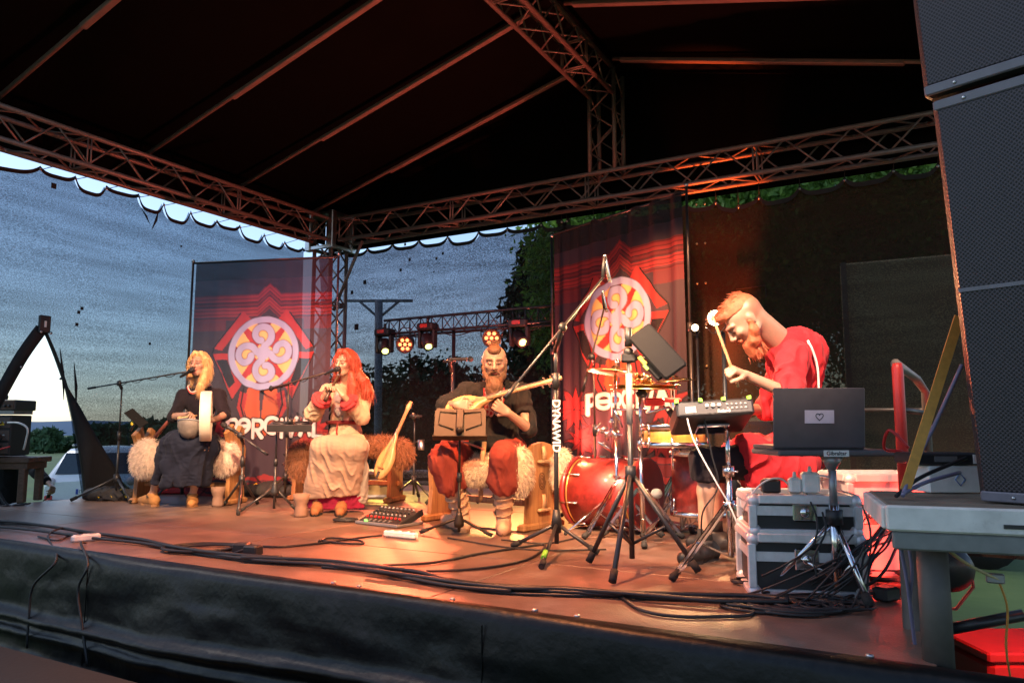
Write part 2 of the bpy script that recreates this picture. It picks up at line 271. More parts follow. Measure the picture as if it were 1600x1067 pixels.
# ---------------------------------------------------------------- mesh screens
def scrim_mat(name, tr, thr, lo, hi, scale=1.):
    m = bpy.data.materials.new(name); m.use_nodes = True; n = m.node_tree.nodes; L = m.node_tree.links; n.remove(n['Principled BSDF']); out = n['Material Output']
    tp = n.new('ShaderNodeBsdfTransparent'); tp.inputs[0].default_value = (*tr, 1); df = n.new('ShaderNodeBsdfDiffuse'); df.inputs[0].default_value = (*thr, 1)
    tc = n.new('ShaderNodeTexCoord'); w1 = n.new('ShaderNodeTexNoise'); w1.inputs['Scale'].default_value = 75*scale; w1.inputs['Detail'].default_value = 3; w1.inputs['Roughness'].default_value = .75
    w2 = n.new('ShaderNodeTexNoise'); w2.inputs['Scale'].default_value = 1; w2.inputs['Detail'].default_value = 5; mp = n.new('ShaderNodeMapping'); mp.inputs['Scale'].default_value = (1.2, .7, 9)
    mp2 = n.new('ShaderNodeMapping'); mp2.inputs['Scale'].default_value = (1, 1, 1.9)
    L.new(tc.outputs['Object'], mp2.inputs[0]); L.new(mp2.outputs[0], w1.inputs['Vector']); L.new(tc.outputs['Object'], mp.inputs[0]); L.new(mp.outputs[0], w2.inputs['Vector'])
    ad = n.new('ShaderNodeMath'); ad.operation = 'MULTIPLY_ADD'; ad.inputs[1].default_value = .28; L.new(w2.outputs['Fac'], ad.inputs[0]); L.new(w1.outputs['Fac'], ad.inputs[2])
    mr = n.new('ShaderNodeMapRange'); mr.inputs[1].default_value = .45; mr.inputs[2].default_value = .82; mr.inputs[3].default_value = lo; mr.inputs[4].default_value = hi; L.new(ad.outputs[0], mr.inputs[0])
    mx = n.new('ShaderNodeMixShader'); L.new(mr.outputs[0], mx.inputs[0]); L.new(df.outputs[0], mx.inputs[1]); L.new(tp.outputs[0], mx.inputs[2]); L.new(mx.outputs[0], out.inputs['Surface'])
    return m
M_SCL = scrim_mat('shade_net_left', (.72, .86, 1.), (.012, .012, .013), .07, .42); M_SCB = scrim_mat('shade_net_back', (.84, .88, 1.), (.014, .012, .013), .0, .44, .8); M_SCR = scrim_mat('shade_net_right', (1., .92, .75), (.035, .024, .019), .01, .15)
M_HEM = mat('screen_hem', (.008, .008, .009), .7)
def scallop(knots, sag):                                         # hanging edge through its ties: z as function of the run
    ks = sorted(knots)
    def f(s):
        for (a, za), (b, zb) in zip(ks, ks[1:]):
            if a <= s <= b:
                u = (s-a)/(b-a); h = sag*(.25+1.4*((a*7.3) % 1)); return za+(zb-za)*u-h*(1-(2*u-1)**4)*min(1, (b-a)/.3)
        return ks[0][1] if s < ks[0][0] else ks[-1][1]
    return f
SX = LX-.06
ties_px = [(-60, 240), (60, 262), (115, 277), (163, 292), (214, 305), (253, 318), (295, 331), (336, 345), (372, 353), (410, 366), (442, 378), (470, 388)]
kn = [(p[1], p[2]) for p in (AX(x, y, SX) for x, y in ties_px)]; kn = [(1.6, kn[0][1])]+kn+[(7.42, kn[-1][1]+.02)]; ftop = scallop(kn, .10)
op = [(p[1], p[2]) for p in (AX(x, y, SX) for x, y in [(-60, 722), (0, 612), (32, 556), (65, 514), (82, 556), (100, 604), (112, 656), (131, 790)])]
def fbot(y):
    if y <= op[0][0] or y >= op[-1][0]: return -.25
    for (a, za), (b, zb) in zip(op, op[1:]):
        if a <= y <= b: return max(-.25, za+(zb-za)*(y-a)/(b-a))
ls = thing('left_screen', 'blue-grey see-through mesh screen closing the left side, with a parted doorway', 'screen', (SX, 5, -.3))
ys = sorted(set(list(np.linspace(1.6, 7.42, 260))+[o[0]+d for o in op for d in (-.004, .004)]+[k[0] for k in kn]))
Yg = np.array(ys)[:, None]+np.zeros(40); Bt = np.array([fbot(y) for y in ys])[:, None]; Zg = Bt+(np.array([ftop(y) for y in ys])[:, None]-Bt)*np.linspace(0, 1, 40); Q = np.stack([0*Yg, Yg, Zg], -1)
P = np.stack([SX+.025*tnoise(Q, 4, 3.2, aniso=(1, 1, .5))+.02*tnoise(Q, 6, 1.2), Yg, Zg], -1)
MB().grid(P).build('mesh_sheet', M_SCL, ls)
mb = MB(); mb.grid([[(SX+.035, y, ftop(y)+.012), (SX+.035, y, ftop(y)-.03)] for y in ys]); mb.build('top_hem', M_HEM, ls)
for (y, z) in kn[1:-1]:
    MB().cyl((SX+.03, y, z-.03), (LXT-.13, y+.01, TZ+.02), .004, n=5).build('tie', M_HEM, ls)
    MB().lathe((SX+.038, y, z-.025), (1, 0, 0), [(.014, 0), (.014, .006), (.007, .006), (.007, .002)], 10).build('grommet', M_ALU, ls)
def AXl(x, y, o=.03): p = AX(x, y, SX); return p+V(o, 0, 0)
e1 = [AXl(*q) for q in [(-60, 722), (0, 612), (32, 556), (62, 514)]]; e2 = [AXl(*q) for q in [(66, 514), (84, 556), (101, 606), (113, 656), (124, 715), (133, 790)]]
MB().tube(catmull(e1, 4), .06, 8, flat=.35).build('rolled_edge', M_HEM, ls); MB().tube(catmull(e2, 4), .028, 8, flat=.4).build('rolled_edge', M_HEM, ls)
p = AXl(65, 507, .05); MB().box(p, (.03, .11, .17), bev=.008).build('clasp', M_BLK, ls); MB().box(p+V(.017, 0, 0), (.006, .02, .06)).build('clasp_slot', M_WHT, ls)
for q in [(58, 519), (73, 521), (27, 574), (88, 592), (141, 693)]: c = AXl(*q, .07); MB().lathe(c, (1, 0, 0), [(.014, 0), (.014, .006), (1e-5, .007)], 8).build('grommet', M_ALU, ls)
fl_o = [(98, 600), (104, 610), (120, 636), (140, 672), (160, 706), (180, 738), (196, 775), (131, 775), (124, 715), (113, 656)]
fo = [AXl(*q, .06) for q in fl_o]; cen = sum(fo)/len(fo)+V(.08, 0, 0); mb = MB(); mb.add(fo+[cen], [(i, (i+1) % len(fo), len(fo)) for i in range(len(fo))], True); mb.build('folded_flap', M_HEM, ls)
for q, s in [((83, 291), .05), ((122, 488), .03), ((127, 482), .03), ((119, 507), .03), ((233, 537), .025), ((282, 385), .02)]:
    c = AXl(*q, .012); MB().box(c, (.004, s, s*1.1)).build('patch', M_HEM, ls)
for a, b in [((92, 545), (98, 625)), ((114, 568), (117, 640)), ((219, 326), (232, 350)), ((246, 330), (236, 358))]:
    A, B = AXl(*a, .02), AXl(*b, .02); MB().tube([A, (A+B)/2+V(0, .01, 0), B], [.004, .016, .004], 6, flat=.5).build('crease', M_HEM, ls)
# back screens
SY = BY+.2
def back_screen(name, label, ties, x0, x1, m, seed, left=None):
    kn = [(p[0], p[2]) for p in (AY(x, y, SY) for x, y in ties)]; f = scallop(kn, .07); t = thing(name, label, 'screen', ((x0+x1)/2, SY, -.3))
    xs = sorted(set(list(np.linspace(x0, x1, 160))+[k[0] for k in kn])); Xg = np.array(xs)[:, None]+np.zeros(36); Zg = -.4+(np.array([f(x) for x in xs])[:, None]+.4)*np.linspace(0, 1, 36); Q = np.stack([Xg, 0*Xg, Zg], -1)
    P = np.stack([Xg+(left or 0)*np.sin(Zg*3.1+.4)*np.clip(1-(Xg-x0)/.25, 0, 1), SY+.03*tnoise(Q, seed, 2.8, aniso=(1, 1, .5))+.012*tnoise(Q, seed+1, 9), Zg], -1)
    MB().grid(P).build('mesh_sheet', m, t); MB().grid([[(x, SY-.035, f(x)+.012), (x, SY-.035, f(x)-.035)] for x in xs]).build('top_hem', M_HEM, t)
    for (x, z) in kn:
        if x0 < x < x1:
            MB().cyl((x, SY-.03, z-.02), (x+.01, BYT+.12, TZ+.0), .004, n=5).build('tie', M_HEM, t)
            MB().lathe((x, SY-.042, z-.025), (0, -1, 0), [(.013, 0), (.013, .005), (1e-5, .006)], 8).build('grommet', M_ALU, t)
    return t
ties = [(500, 402), (541, 394), (577, 389), (616, 382), (657, 376), (702, 370), (750, 363), (795, 358), (848, 350), (888, 344)]
b0 = back_screen('back_screen', 'grey mesh screen behind the light bar with small patches and sky beyond', ties, AY(539, 450, SY)[0], AY(893, 450, SY)[0], M_SCB, 21, left=.05)
for q, s in [((574, 390), .035), ((633, 382), .03), ((640, 406), .035), ((626, 422), .035), ((682, 404), .03), ((692, 396), .03), ((570, 441), .05), ((550, 457), .045), ((557, 511), .07), ((678, 425), .018)]:
    c = AY(*q, SY-.03); MB().box(c, (s, .004, s*1.15)).build('patch', M_HEM, b0)
ties = [(880, 345), (930, 342), (980, 336), (1030, 330), (1075, 322), (1120, 316), (1155, 322), (1187, 308), (1250, 293), (1320, 280), (1396, 266), (1465, 258), (1560, 244)]
b1 = back_screen('back_screen', 'dark mesh screen behind the drummer with foliage showing above it', ties, AY(872, 450, SY)[0], 1.3, M_SCR, 33)
for y in (320, 381, 443, 508, 573):
    for x in (1088, 1101):
        c = AY(x+(y-320)*.012, y+(0 if x == 1088 else -1), SY-.04); MB().lathe(c, (0, -1, 0), [(.012, 0), (.012, .004), (.006, .004)], 8).build('grommet', mat('brass', (.6, .5, .25), .3, 1.), b1)
A = AY(1150, 452, SY-.05); B = AY(1196, 446, SY-.05); MB().tube([A, B, B+V(0, 0, -.12)], .006, 5).build('tape_edge', M_HEM, b1)
# ================================================================ the land around the stage
M_GRASS = mat('meadow', (.075, .13, .03), .9, var=.4, scale=.6, dirt=((.15, .17, .06), .15, .5), bump=.4, bscale=6)
def gz(x, y):
    r = math.hypot(x+4, y-5); return GZ-.08*min(1, max(0, (r-6)/10))-3.5*min(1, max(0, (r-40)/200))**1.2
ring = [0, 4, 8, 12, 16, 22, 30, 42, 60, 90, 140, 220, 360, 700, 1500, 4000]; P = []
for r in ring: P.append([(-4+r*math.cos(a), 5+r*math.sin(a), gz(-4+r*math.cos(a), 5+r*math.sin(a))+(.06*math.sin(r*3+a*9) if 8 < r < 60 else 0)) for a in np.linspace(0, 2*math.pi, 73)])
struct(MB().grid(P).build('ground', M_GRASS))
mb = MB(); rows = []
for k, (r, h) in enumerate([(520, -6), (560, 3.2), (640, 4.6), (760, 5.2), (900, 3)]):
    rows.append([(r*math.cos(a), r*math.sin(a), (h if k in (0, 4) else h+r/640*(.4+1.5*math.sin(a*9+1)*.5+1.2*math.sin(a*23)*.35+.5*math.sin(a*61)))) for a in np.linspace(math.radians(95), math.radians(215), 160)])
struct(mb.grid(rows).build('hills', mat('far_hills', (.075, .14, .22), .95, var=.12, scale=.03)))  # blue of the distant haze is put into the hill colour
def leaves(mb, c, rad, n, size, seed, flat=1.):
    r = np.random.default_rng(seed); k = max(6, n//60); cl = r.normal(size=(k, 3)); cl /= np.linalg.norm(cl, axis=1)[:, None]; cl *= (r.random((k, 1))**.4)*.85; cl = cl*np.array(rad)+np.array(c)
    cr = np.mean(rad)*(.22+.2*r.random(k)); idx = r.integers(0, k, n); p = r.normal(size=(n, 3)); p /= np.linalg.norm(p, axis=1)[:, None]; p = cl[idx]+p*(cr[idx]*(r.random(n)**.35))[:, None]
    u = r.normal(size=(n, 3)); u /= np.linalg.norm(u, axis=1)[:, None]; v = np.cross(u, r.normal(size=(n, 3))); v /= np.linalg.norm(v, axis=1)[:, None]
    s = (size*(.6+.8*r.random(n)))[:, None]
    vs = np.stack([p-u*s, p+v*s*.5, p+u*s, p-v*s*.5], 1).reshape(-1, 3); o = mb.n
    mb.v += [tuple(q) for q in vs.tolist()]; mb.n += len(vs); mb.f += [(o+4*i, o+4*i+1, o+4*i+2, o+4*i+3) for i in range(n)]; mb.sm += [False]*n
def tree(label, base, h, crad, n, size, m, seed, trunk=.15, group='trees around the stage', lean=0., cz=.62):
    b = V(*base); t = thing('tree', label, 'tree', b, group); r = random.Random(seed); top = b+V(lean, 0, h*.8)
    MB().tube(catmull([b-V(0, 0, .2), b+(top-b)*.35+V(r.uniform(-.2, .2), 0, 0), b+(top-b)*.7, top], 4), [trunk*(1.15-.09*i) for i in range(13)], 8).build('trunk', M_BARK, t)
    for k in range(5):
        a = r.uniform(0, 6.28); z = r.uniform(.3, .65); q = b+(top-b)*z; e = q+V(math.cos(a)*crad[0]*.7, math.sin(a)*crad[1]*.7, crad[2]*.5)
        MB().tube([q, (q+e)/2+V(0, 0, .1), e], [trunk*.4, trunk*.28, trunk*.1], 6).build('limb', M_BARK, t)
    mb = MB(); leaves(mb, b+V(lean*.8, 0, h*cz), crad, n, size, seed); mb.build('crown', m, t); return t
M_BARK = mat('bark', (.06, .045, .03), .9, bump=.5, bscale=12)
def leaf_mat(name, col, k, **a):
    m = mat(name, col, **a); n = m.node_tree.nodes; L = m.node_tree.links; b = n['Principled BSDF']; t = n.new('ShaderNodeBsdfTranslucent'); t.inputs[0].default_value = (*col, 1); x = n.new('ShaderNodeMixShader'); x.inputs[0].default_value = k; L.new(b.outputs[0], x.inputs[1]); L.new(t.outputs[0], x.inputs[2]); L.new(x.outputs[0], n['Material Output'].inputs[0]); return m
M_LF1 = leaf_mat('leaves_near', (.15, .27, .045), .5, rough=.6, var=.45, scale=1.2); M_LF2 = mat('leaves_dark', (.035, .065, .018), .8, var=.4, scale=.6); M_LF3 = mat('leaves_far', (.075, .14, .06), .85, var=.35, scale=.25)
def gnd(px, D): p = J(px, 666, D); p[2] = gz(p[0], p[1]); return p
def tre(px, D, topy, wpx, label, n, size, m, seed, cz=.6, **k):
    b = gnd(px, D); top = J(px, topy, D)[2]; h = top-b[2]; tree(label, b, h, (wpx/2*D/FPX, wpx/2*D/FPX, h*.42), n, size, m, seed, trunk=max(.08, h*.022), cz=cz, **k)
# beyond the meadow on the left
lab = ['low green tree at the meadow edge seen left of the parted screen', 'tallest green tree in the middle of the parted screen doorway', 'rounded green tree beside the dark flap of the parted screen', 'dark far tree seen dimly through the left screen near the car', 'dark far tree seen dimly through the left screen behind the seated drummer woman', 'dark far tree behind the left banner', 'dim tree behind the first banner right edge']
for i, (px, D, ty, wp) in enumerate([(20, 75, 692, 50), (72, 68, 669, 46), (112, 72, 688, 44), (165, 70, 664, 90), (245, 66, 660, 110), (340, 72, 662, 110), (440, 70, 655, 110)]):
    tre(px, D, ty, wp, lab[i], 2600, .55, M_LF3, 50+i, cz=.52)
mb = MB()
for i in range(34):
    b = gnd(-60+i*17+random.uniform(-5, 5), 78+random.uniform(-4, 8)); leaves(mb, b+V(0, 0, .3), (2.4, 2.4, .8), 160, .4, 300+i)
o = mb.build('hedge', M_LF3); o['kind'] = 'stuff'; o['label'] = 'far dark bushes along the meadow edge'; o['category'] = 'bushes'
# behind the back screen
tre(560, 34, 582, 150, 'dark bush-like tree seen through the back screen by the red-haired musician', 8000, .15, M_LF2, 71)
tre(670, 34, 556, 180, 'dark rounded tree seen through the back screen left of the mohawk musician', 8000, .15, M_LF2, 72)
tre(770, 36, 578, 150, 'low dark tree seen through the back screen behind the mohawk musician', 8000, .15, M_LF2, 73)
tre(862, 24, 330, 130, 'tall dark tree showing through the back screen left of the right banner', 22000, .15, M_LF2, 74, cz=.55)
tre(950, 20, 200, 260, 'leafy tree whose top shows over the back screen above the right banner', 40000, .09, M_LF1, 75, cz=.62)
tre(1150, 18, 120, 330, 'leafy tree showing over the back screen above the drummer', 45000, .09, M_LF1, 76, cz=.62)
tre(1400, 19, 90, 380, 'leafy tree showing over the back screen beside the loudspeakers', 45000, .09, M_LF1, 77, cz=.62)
mb = MB()
for i in range(26):
    b = gnd(520+i*15+random.uniform(-4, 4), 29+random.uniform(-1, 2)); leaves(mb, b+V(0, 0, 1.5), (.9, .9, 1.7), 420, .13, 500+i)
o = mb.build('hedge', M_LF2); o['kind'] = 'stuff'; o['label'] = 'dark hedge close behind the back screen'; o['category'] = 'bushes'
# pale truck box behind the right screen
D = 11.5; a = J(1312, 412, D); b = J(1580, 412, D-1.0); g = gz(a[0], a[1]); tk = thing('box_trailer', 'pale box trailer dimly seen through the dark screen at right', 'trailer', ((a+b)/2)*V(1, 1, 0)+V(0, 0, g))
ax = nrm((b-a)*V(1, 1, 0)); ay = V(-ax[1], ax[0], 0); Lb = np.linalg.norm((b-a)[:2]); zt = a[2]; c0 = (a+b)/2*V(1, 1, 0)+ay*1.2
MB().box(c0+V(0, 0, (zt+g+.9)/2), (Lb, 2.4, zt-g-.9), (ax, ay, ZZ), bev=.03).build('box_body', mat('trailer_paint', (.62, .55, .36), .5, var=.1, scale=1.5), tk)
for i in (0, 1): MB().box(a*V(1, 1, 0)+ax*(.05+i*(Lb-.1))-ay*.02+V(0, 0, (zt+g+.9)/2), (.08, .05, zt-g-.9), (ax, ay, ZZ)).build('corner_post', M_GREY, tk)
for k in (.2, .75):
    for s in (0, 2.2):
        MB().lathe(a*V(1, 1, 0)+ax*Lb*k+ay*s+V(0, 0, g+.42), ay, [(.2, 0), (.42, .02), (.42, .2), (.2, .22)], 20).build('wheel', M_RUB, tk)
# goal-like timber post beyond the back screen
D = 24; p = gnd(592, D); tp = thing('timber_post', 'timber post with crossbar and struts seen through the back screen', 'post', p); top = J(592, 470, D)
M_PST = mat('grey_timber', (.34, .34, .36), .8); MB().cyl(p, top, .13, n=10).build('upright', M_PST, tp); l, r_ = J(540, 470, D), J(645, 470, D); MB().cyl(l, r_, .05, n=8).build('crossbar', M_PST, tp)
for q in (562, 623): MB().cyl(J(q, 471, D), J(592, 497, D), .045, n=6).build('strut', M_PST, tp)
# the parked car
def car():
    D = 15.; s = D/FPX; c = J(141, 775, D); g = gz(c[0], c[1]); base = V(c[0], c[1], g); t = thing('parked_car', 'silver-white estate car parked behind the parted screen, rear facing the stage', 'car', base)
    f = nrm(J(140, 700, D)-CC)*V(1, 1, 0); f = nrm(f); a = math.radians(-16); f = V(f[0]*math.cos(a)-f[1]*math.sin(a), f[0]*math.sin(a)+f[1]*math.cos(a), 0); r = V(f[1], -f[0], 0)
    M_P = mat('car_paint', (.74, .76, .78), .3, .0, var=.04, coat=.6, spec=.6); M_G = mat('car_glass', (.03, .045, .055), .08, spec=.8); M_TL = mat('tail_lamp', (.55, .05, .05), .2); M_CL = mat('clear_lamp', (.6, .5, .5), .15)
    H = J(140, 701, D)[2]-g; W = .86
    def sec(y, pts): return [base+f*y+r*x+V(0, 0, z) for x, z in pts]
    def ringp(w0, w1, zb, zs, zr, wr): return [(-w0, zb), (-w1, zs*.7), (-w1, zs), (-wr, zr-.06), (-wr*.9, zr), (0, zr+.03), (wr*.9, zr), (wr, zr-.06), (w1, zs), (w1, zs*.7), (w0, zb)]
    k = H/1.6; R = [(0., ringp(.78, .84, .34, .80, .86*k+.05, .80)), (.05, ringp(.82, W, .28, .9*k, .97*k, .83)), (.10, ringp(.83, W, .26, .98*k, 1.05*k, .82)), (.42, ringp(.84, W, .24, 1.0*k, 1.52*k, .66)), (.62, ringp(.84, W, .24, 1.0*k, 1.58*k, .66)), (1.6, ringp(.84, W, .24, .98*k, 1.60*k, .66)), (2.5, ringp(.84, W, .24, .96*k, 1.52*k, .64)), (3.2, ringp(.84, W, .24, .94*k, 1.0*k, .80)), (4.1, ringp(.8, .86, .26, .78*k, .84*k, .74)), (4.3, ringp(.7, .76, .34, .62*k, .68*k, .64))]
    MB().grid([sec(y, p) for y, p in R]).add(sec(0, R[0][1]), [tuple(range(11))]).build('body', M_P, t)
    def quad(pts, off=.012): return [base+f*y+r*x+V(0, 0, z)-f*off for x, y, z in pts]
    zb, zr = 1.07*k, 1.50*k
    MB().add(quad([(-.70, .125, zb), (.70, .125, zb), (.6, .40, zr), (-.6, .40, zr)], .03), [(0, 1, 2, 3)]).build('rear_window', M_G, t)
    for sx in (-1, 1):
        MB().ball(base+f*.02+r*sx*.74+V(0, 0, .92*k), (.09, .10), 14, f).build('tail_lamp', M_CL, t); MB().box(base-f*.005+r*sx*.76+V(0, 0, .60*k), (.14, .05, .1), (r, f, ZZ), bev=.015).build('tail_lamp', M_TL, t)
        MB().add([base+r*sx*(W*.80)+f*y+V(0, 0, z)+r*sx*o for y, z, o in ((.6, 1.06*k, .10), (2.4, 1.02*k, .10), (2.3, 1.46*k, -.01), (.75, 1.5*k, -.01))], [(0, 1, 2, 3)]).build('side_window', M_G, t)
        MB().cyl(base+r*sx*.56+f*.6+V(0, 0, 1.66*k), base+r*sx*.56+f*2.2+V(0, 0, 1.66*k), .02, n=8).build('roof_rail', M_ALU, t)
        for y in (.75, 3.4):
            wl = MB().lathe(base+f*y+r*sx*.66+V(0, 0, .31), r*sx, [(.2, 0), (.31, .01), (.31, .19), (.2, .2)], 20).build('wheel', M_RUB, t); MB().lathe(base+f*y+r*sx*.87+V(0, 0, .31), r*sx, [(.2, 0), (.16, .01), (1e-5, .015)], 12).build('rim', M_ALU, wl)
    MB().box(base-f*.04+V(0, 0, .46*k), (1.62, .12, .2), (r, f, ZZ), bev=.05).build('bumper', M_P, t)
    pl = MB().box(base-f*.035+V(0, 0, .72*k), (.52, .02, .115), (r, f, ZZ), bev=.004).build('number_plate', M_WHT, t)
    MB().box(base-f*.047+r*-.235+V(0, 0, .72*k), (.045, .004, .105), (r, f, ZZ)).build('plate_band', mat('plate_blue', (.02, .06, .35), .4), pl)
    text_mesh('D', .085, base-f*.049-r*.17+V(0, 0, .72*k), r, ZZ, 'plate_letter', M_BLK, pl)
    MB().cyl(base+f*1.5+r*.3+V(0, 0, 1.62*k), base+f*1.2+r*.3+V(0, 0, 2.1*k), .008, n=5).build('aerial', M_BLK, t)
car()
# ================================================================ banners
def stroke_d(U, Vv, pts):
    d = np.full(U.shape, 9.)
    for (a, b), (c, e) in zip(pts, pts[1:]):
        px, py = U-a, Vv-b; vx, vy = c-a, e-b; h = np.clip((px*vx+py*vy)/(vx*vx+vy*vy+1e-9), 0, 1); d = np.minimum(d, np.hypot(px-vx*h, py-vy*h))
    return d
def inpoly(U, Vv, poly):
    m = np.zeros(U.shape, bool); n = len(poly)
    for i in range(n):
        (x1, y1), (x2, y2) = poly[i], poly[(i+1) % n]; c = ((y1 > Vv) != (y2 > Vv)) & (U < (x2-x1)*(Vv-y1)/(y2-y1+1e-12)+x1); m ^= c
    return m
def arc(cx, cy, r, a0, a1, n=14, r1=None): return [(cx+(r+((r1 if r1 is not None else r)-r)*i/n)*math.cos(math.radians(a0+(a1-a0)*i/n)), cy+(r+((r1 if r1 is not None else r)-r)*i/n)*math.sin(math.radians(a0+(a1-a0)*i/n))) for i in range(n+1)]
LET = {'P': [[(0, 1), (0, 0)], [(0, 0), (.35, 0)]+arc(.35, .27, .27, -90, 90)+[(0, .54)]],
 'E': [arc(.32, .5, .36, 200, 340)+arc(.32, .5, .36, -20, 160, 14)[1:], [(.1, .52), (.62, .52)]],
 'R': [[(0, 1), (0, 0)], [(0, 0), (.35, 0)]+arc(.35, .27, .27, -90, 90)+[(0, .54)], [(.25, .54), (.6, 1)]],
 'C': [arc(.4, .5, .45, -50, -310)], 'I': [[(.1, 0), (.1, 1)]], 'V': [[(0, 0), (.32, 1), (.64, 0)]], 'A': [[(0, 1), (.32, 0), (.64, 1)], [(.14, .66), (.5, .66)]], 'L': [[(0, 0), (0, 1), (.5, 1)]]}
def print_cols(nu, nv, asp):
    u = np.linspace(0, 1, nu); v = np.linspace(0, 1/asp, nv); U, W = np.meshgrid(u, v, indexing='ij')    # one unit is the cloth's width
    C = np.empty(U.shape+(3,)); C[:] = (.045, .028, .042); C *= (1+.25*np.sin(U*7+W*3))[..., None]
    RED, RD2, ORG, BLK, LIL, YEL, WHI = (.38, .03, .03), (.20, .016, .02), (.55, .10, .03), (.012, .008, .012), (.36, .40, .66), (.75, .52, .20), (.80, .78, .76)
    def put(m, c, a=1.):
        m = np.asarray(m, float)[..., None]*a; C[:] = C*(1-m)+np.array(c)*m
    def sm(d, w, e=.004): return np.clip((w-d)/e+.5, 0, 1)
    cx, cy, R = .52, .66, .25; X = np.abs(U-cx)
    pk = np.clip(.075-np.abs(U-.55)*.9, 0, 1)
    for a, b, c in ((.245, .30, RED), (.305, .335, RD2), (.34, .40, RED), (.405, .425, RD2)): put((W > a-pk) & (W < b-pk), c, .75)
    for k in range(7): put(sm(np.abs(W-(.25+.027*k-pk)), .0035), BLK, .7)
    put((W > .425) & (W < .5) & (X > .28), RD2, .5)
    for sx in (-1, 1):
        T = lambda P: [(cx+sx*p[0], p[1]) for p in P]
        put(inpoly(U, W, T([(.10, .42), (.16, .36), (.20, .42), (.27, .50), (.20, .56), (.12, .50)])), RED); put(inpoly(U, W, T([(.18, .38), (.36, .62), (.30, .64), (.20, .50)])), RED)
        put(inpoly(U, W, T([(.24, .66), (.37, .66), (.30, .80), (.22, .98), (.14, .86), (.22, .80)])), RED); put(inpoly(U, W, T([(.26, .70), (.34, .70), (.24, .90), (.20, .86)])), BLK)
        put(inpoly(U, W, T([(.02, .88), (.10, .90), (.13, 1.02), (.08, 1.16), (.03, 1.24), (0, 1.16)])), ORG, .9); put(inpoly(U, W, T([(.10, .94), (.16, .92), (.18, 1.04), (.11, 1.18), (.12, 1.05)])), RED)
        put(sm(stroke_d(U, W, T([(.13, .90), (.15, 1.02), (.09, 1.18)])), .006), BLK); put(sm(stroke_d(U, W, T([(.18, .38), (.36, .62), (.37, .66), (.30, .80), (.22, .98)])), .005), BLK)
        for j, (lx, ly, s, ro) in enumerate([(.36, 1.20, .17, 20), (.30, 1.40, .14, 120)]):
            P = []
            for i in range(22): a = math.radians(i*360/22+ro); P.append((lx+s*(1 if i % 2 else .52)*math.cos(a), ly+s*(1 if i % 2 else .52)*math.sin(a)*.9))
            put(inpoly(U, W, T(P)), RED, .85); put(sm(stroke_d(U, W, T(P+P[:1])), .005), BLK, .8)
            for i in range(1, 22, 4): put(sm(stroke_d(U, W, T([(lx, ly), P[i]])), .003), BLK, .8)
    for a, b, c in ((1.50, 1.53, RED), (1.54, 1.60, RD2), (1.61, 1.64, RED)): put((W > a-.03*np.sin(U*25)*.3) & (W < b), c, .8)
    for k in range(5): put(sm(stroke_d(U, W, [(.1+.2*k, 1.50), (.16+.2*k, 1.57), (.1+.2*k, 1.64)]), .006), BLK, .8)
    d = np.hypot(U-cx, W-cy)/R; x, y = (U-cx)/R, (W-cy)/R
    put(sm(d, 1.03, .02), BLK); put(sm(d, .9, .02), RD2); q = (np.abs(x)**.8+np.abs(y)**.8); put(sm(d, .86, .02)*(np.abs(np.abs(x)-np.abs(y)) < .62), YEL)
    for sx in (-1, 1):
        for sy in (-1, 1): put(inpoly(x*sx, y*sy, [(.02, .30), (.25, .12), (.62, .62), (.5, .72)]), RED)
    for k in range(4):
        a = math.radians(90*k); X2 = x*math.cos(a)+y*math.sin(a); Y2 = -x*math.sin(a)+y*math.cos(a)
        S = [(0, 0), (.2, .03)]+arc(.50, -.06, .30, 150, -175, 22, .15); D2 = stroke_d(X2, Y2, S); put(sm(D2, .115, .02), BLK, .7); put(sm(D2, .092, .02), LIL)
    put(sm(np.abs(d-.93), .085, .02), LIL); put(sm(d, .2, .03), LIL)
    tx, ty, h, sp = .28, 1.11, .118, .075
    for pas in (0, 1):
        xx = tx
        for ch, wd in zip('PERCIVAL', (.65, .8, .7, .8, .3, .75, .75, .6)):
            dy = .012*math.sin(xx*31)
            for st in LET[ch]:
                D2 = stroke_d(U, W, [(xx+p[0]*h*.92, ty+dy+p[1]*h) for p in st]); put(sm(D2, .021 if pas == 0 else .0125, .004), BLK if pas == 0 else WHI)
            xx += wd*h*.95+.012
    return C
def banner_mat():
    m = bpy.data.materials.new('banner_cloth'); m.use_nodes = True; n = m.node_tree.nodes; L = m.node_tree.links; b = n['Principled BSDF']; out = n['Material Output']; b.inputs['Roughness'].default_value = .8
    at = n.new('ShaderNodeAttribute'); at.attribute_name = 'print'; L.new(at.outputs['Color'], b.inputs['Base Color'])
    tl = n.new('ShaderNodeBsdfTranslucent'); L.new(at.outputs['Color'], tl.inputs[0]); tp = n.new('ShaderNodeBsdfTransparent'); tp.inputs[0].default_value = (.95, .9, .95, 1)
    m1 = n.new('ShaderNodeMixShader'); m1.inputs[0].default_value = .28; L.new(b.outputs[0], m1.inputs[1]); L.new(tl.outputs[0], m1.inputs[2])
    nz = n.new('ShaderNodeTexNoise'); nz.inputs['Scale'].default_value = 220; tc = n.new('ShaderNodeTexCoord'); L.new(tc.outputs['Object'], nz.inputs[0])
    mr = n.new('ShaderNodeMapRange'); mr.inputs[3].default_value = .07; mr.inputs[4].default_value = .17; L.new(nz.outputs[0], mr.inputs[0])
    m2 = n.new('ShaderNodeMixShader'); L.new(mr.outputs[0], m2.inputs[0]); L.new(m1.outputs[0], m2.inputs[1]); L.new(tp.outputs[0], m2.inputs[2]); L.new(m2.outputs[0], out.inputs[0]); return m
M_BAN = banner_mat()
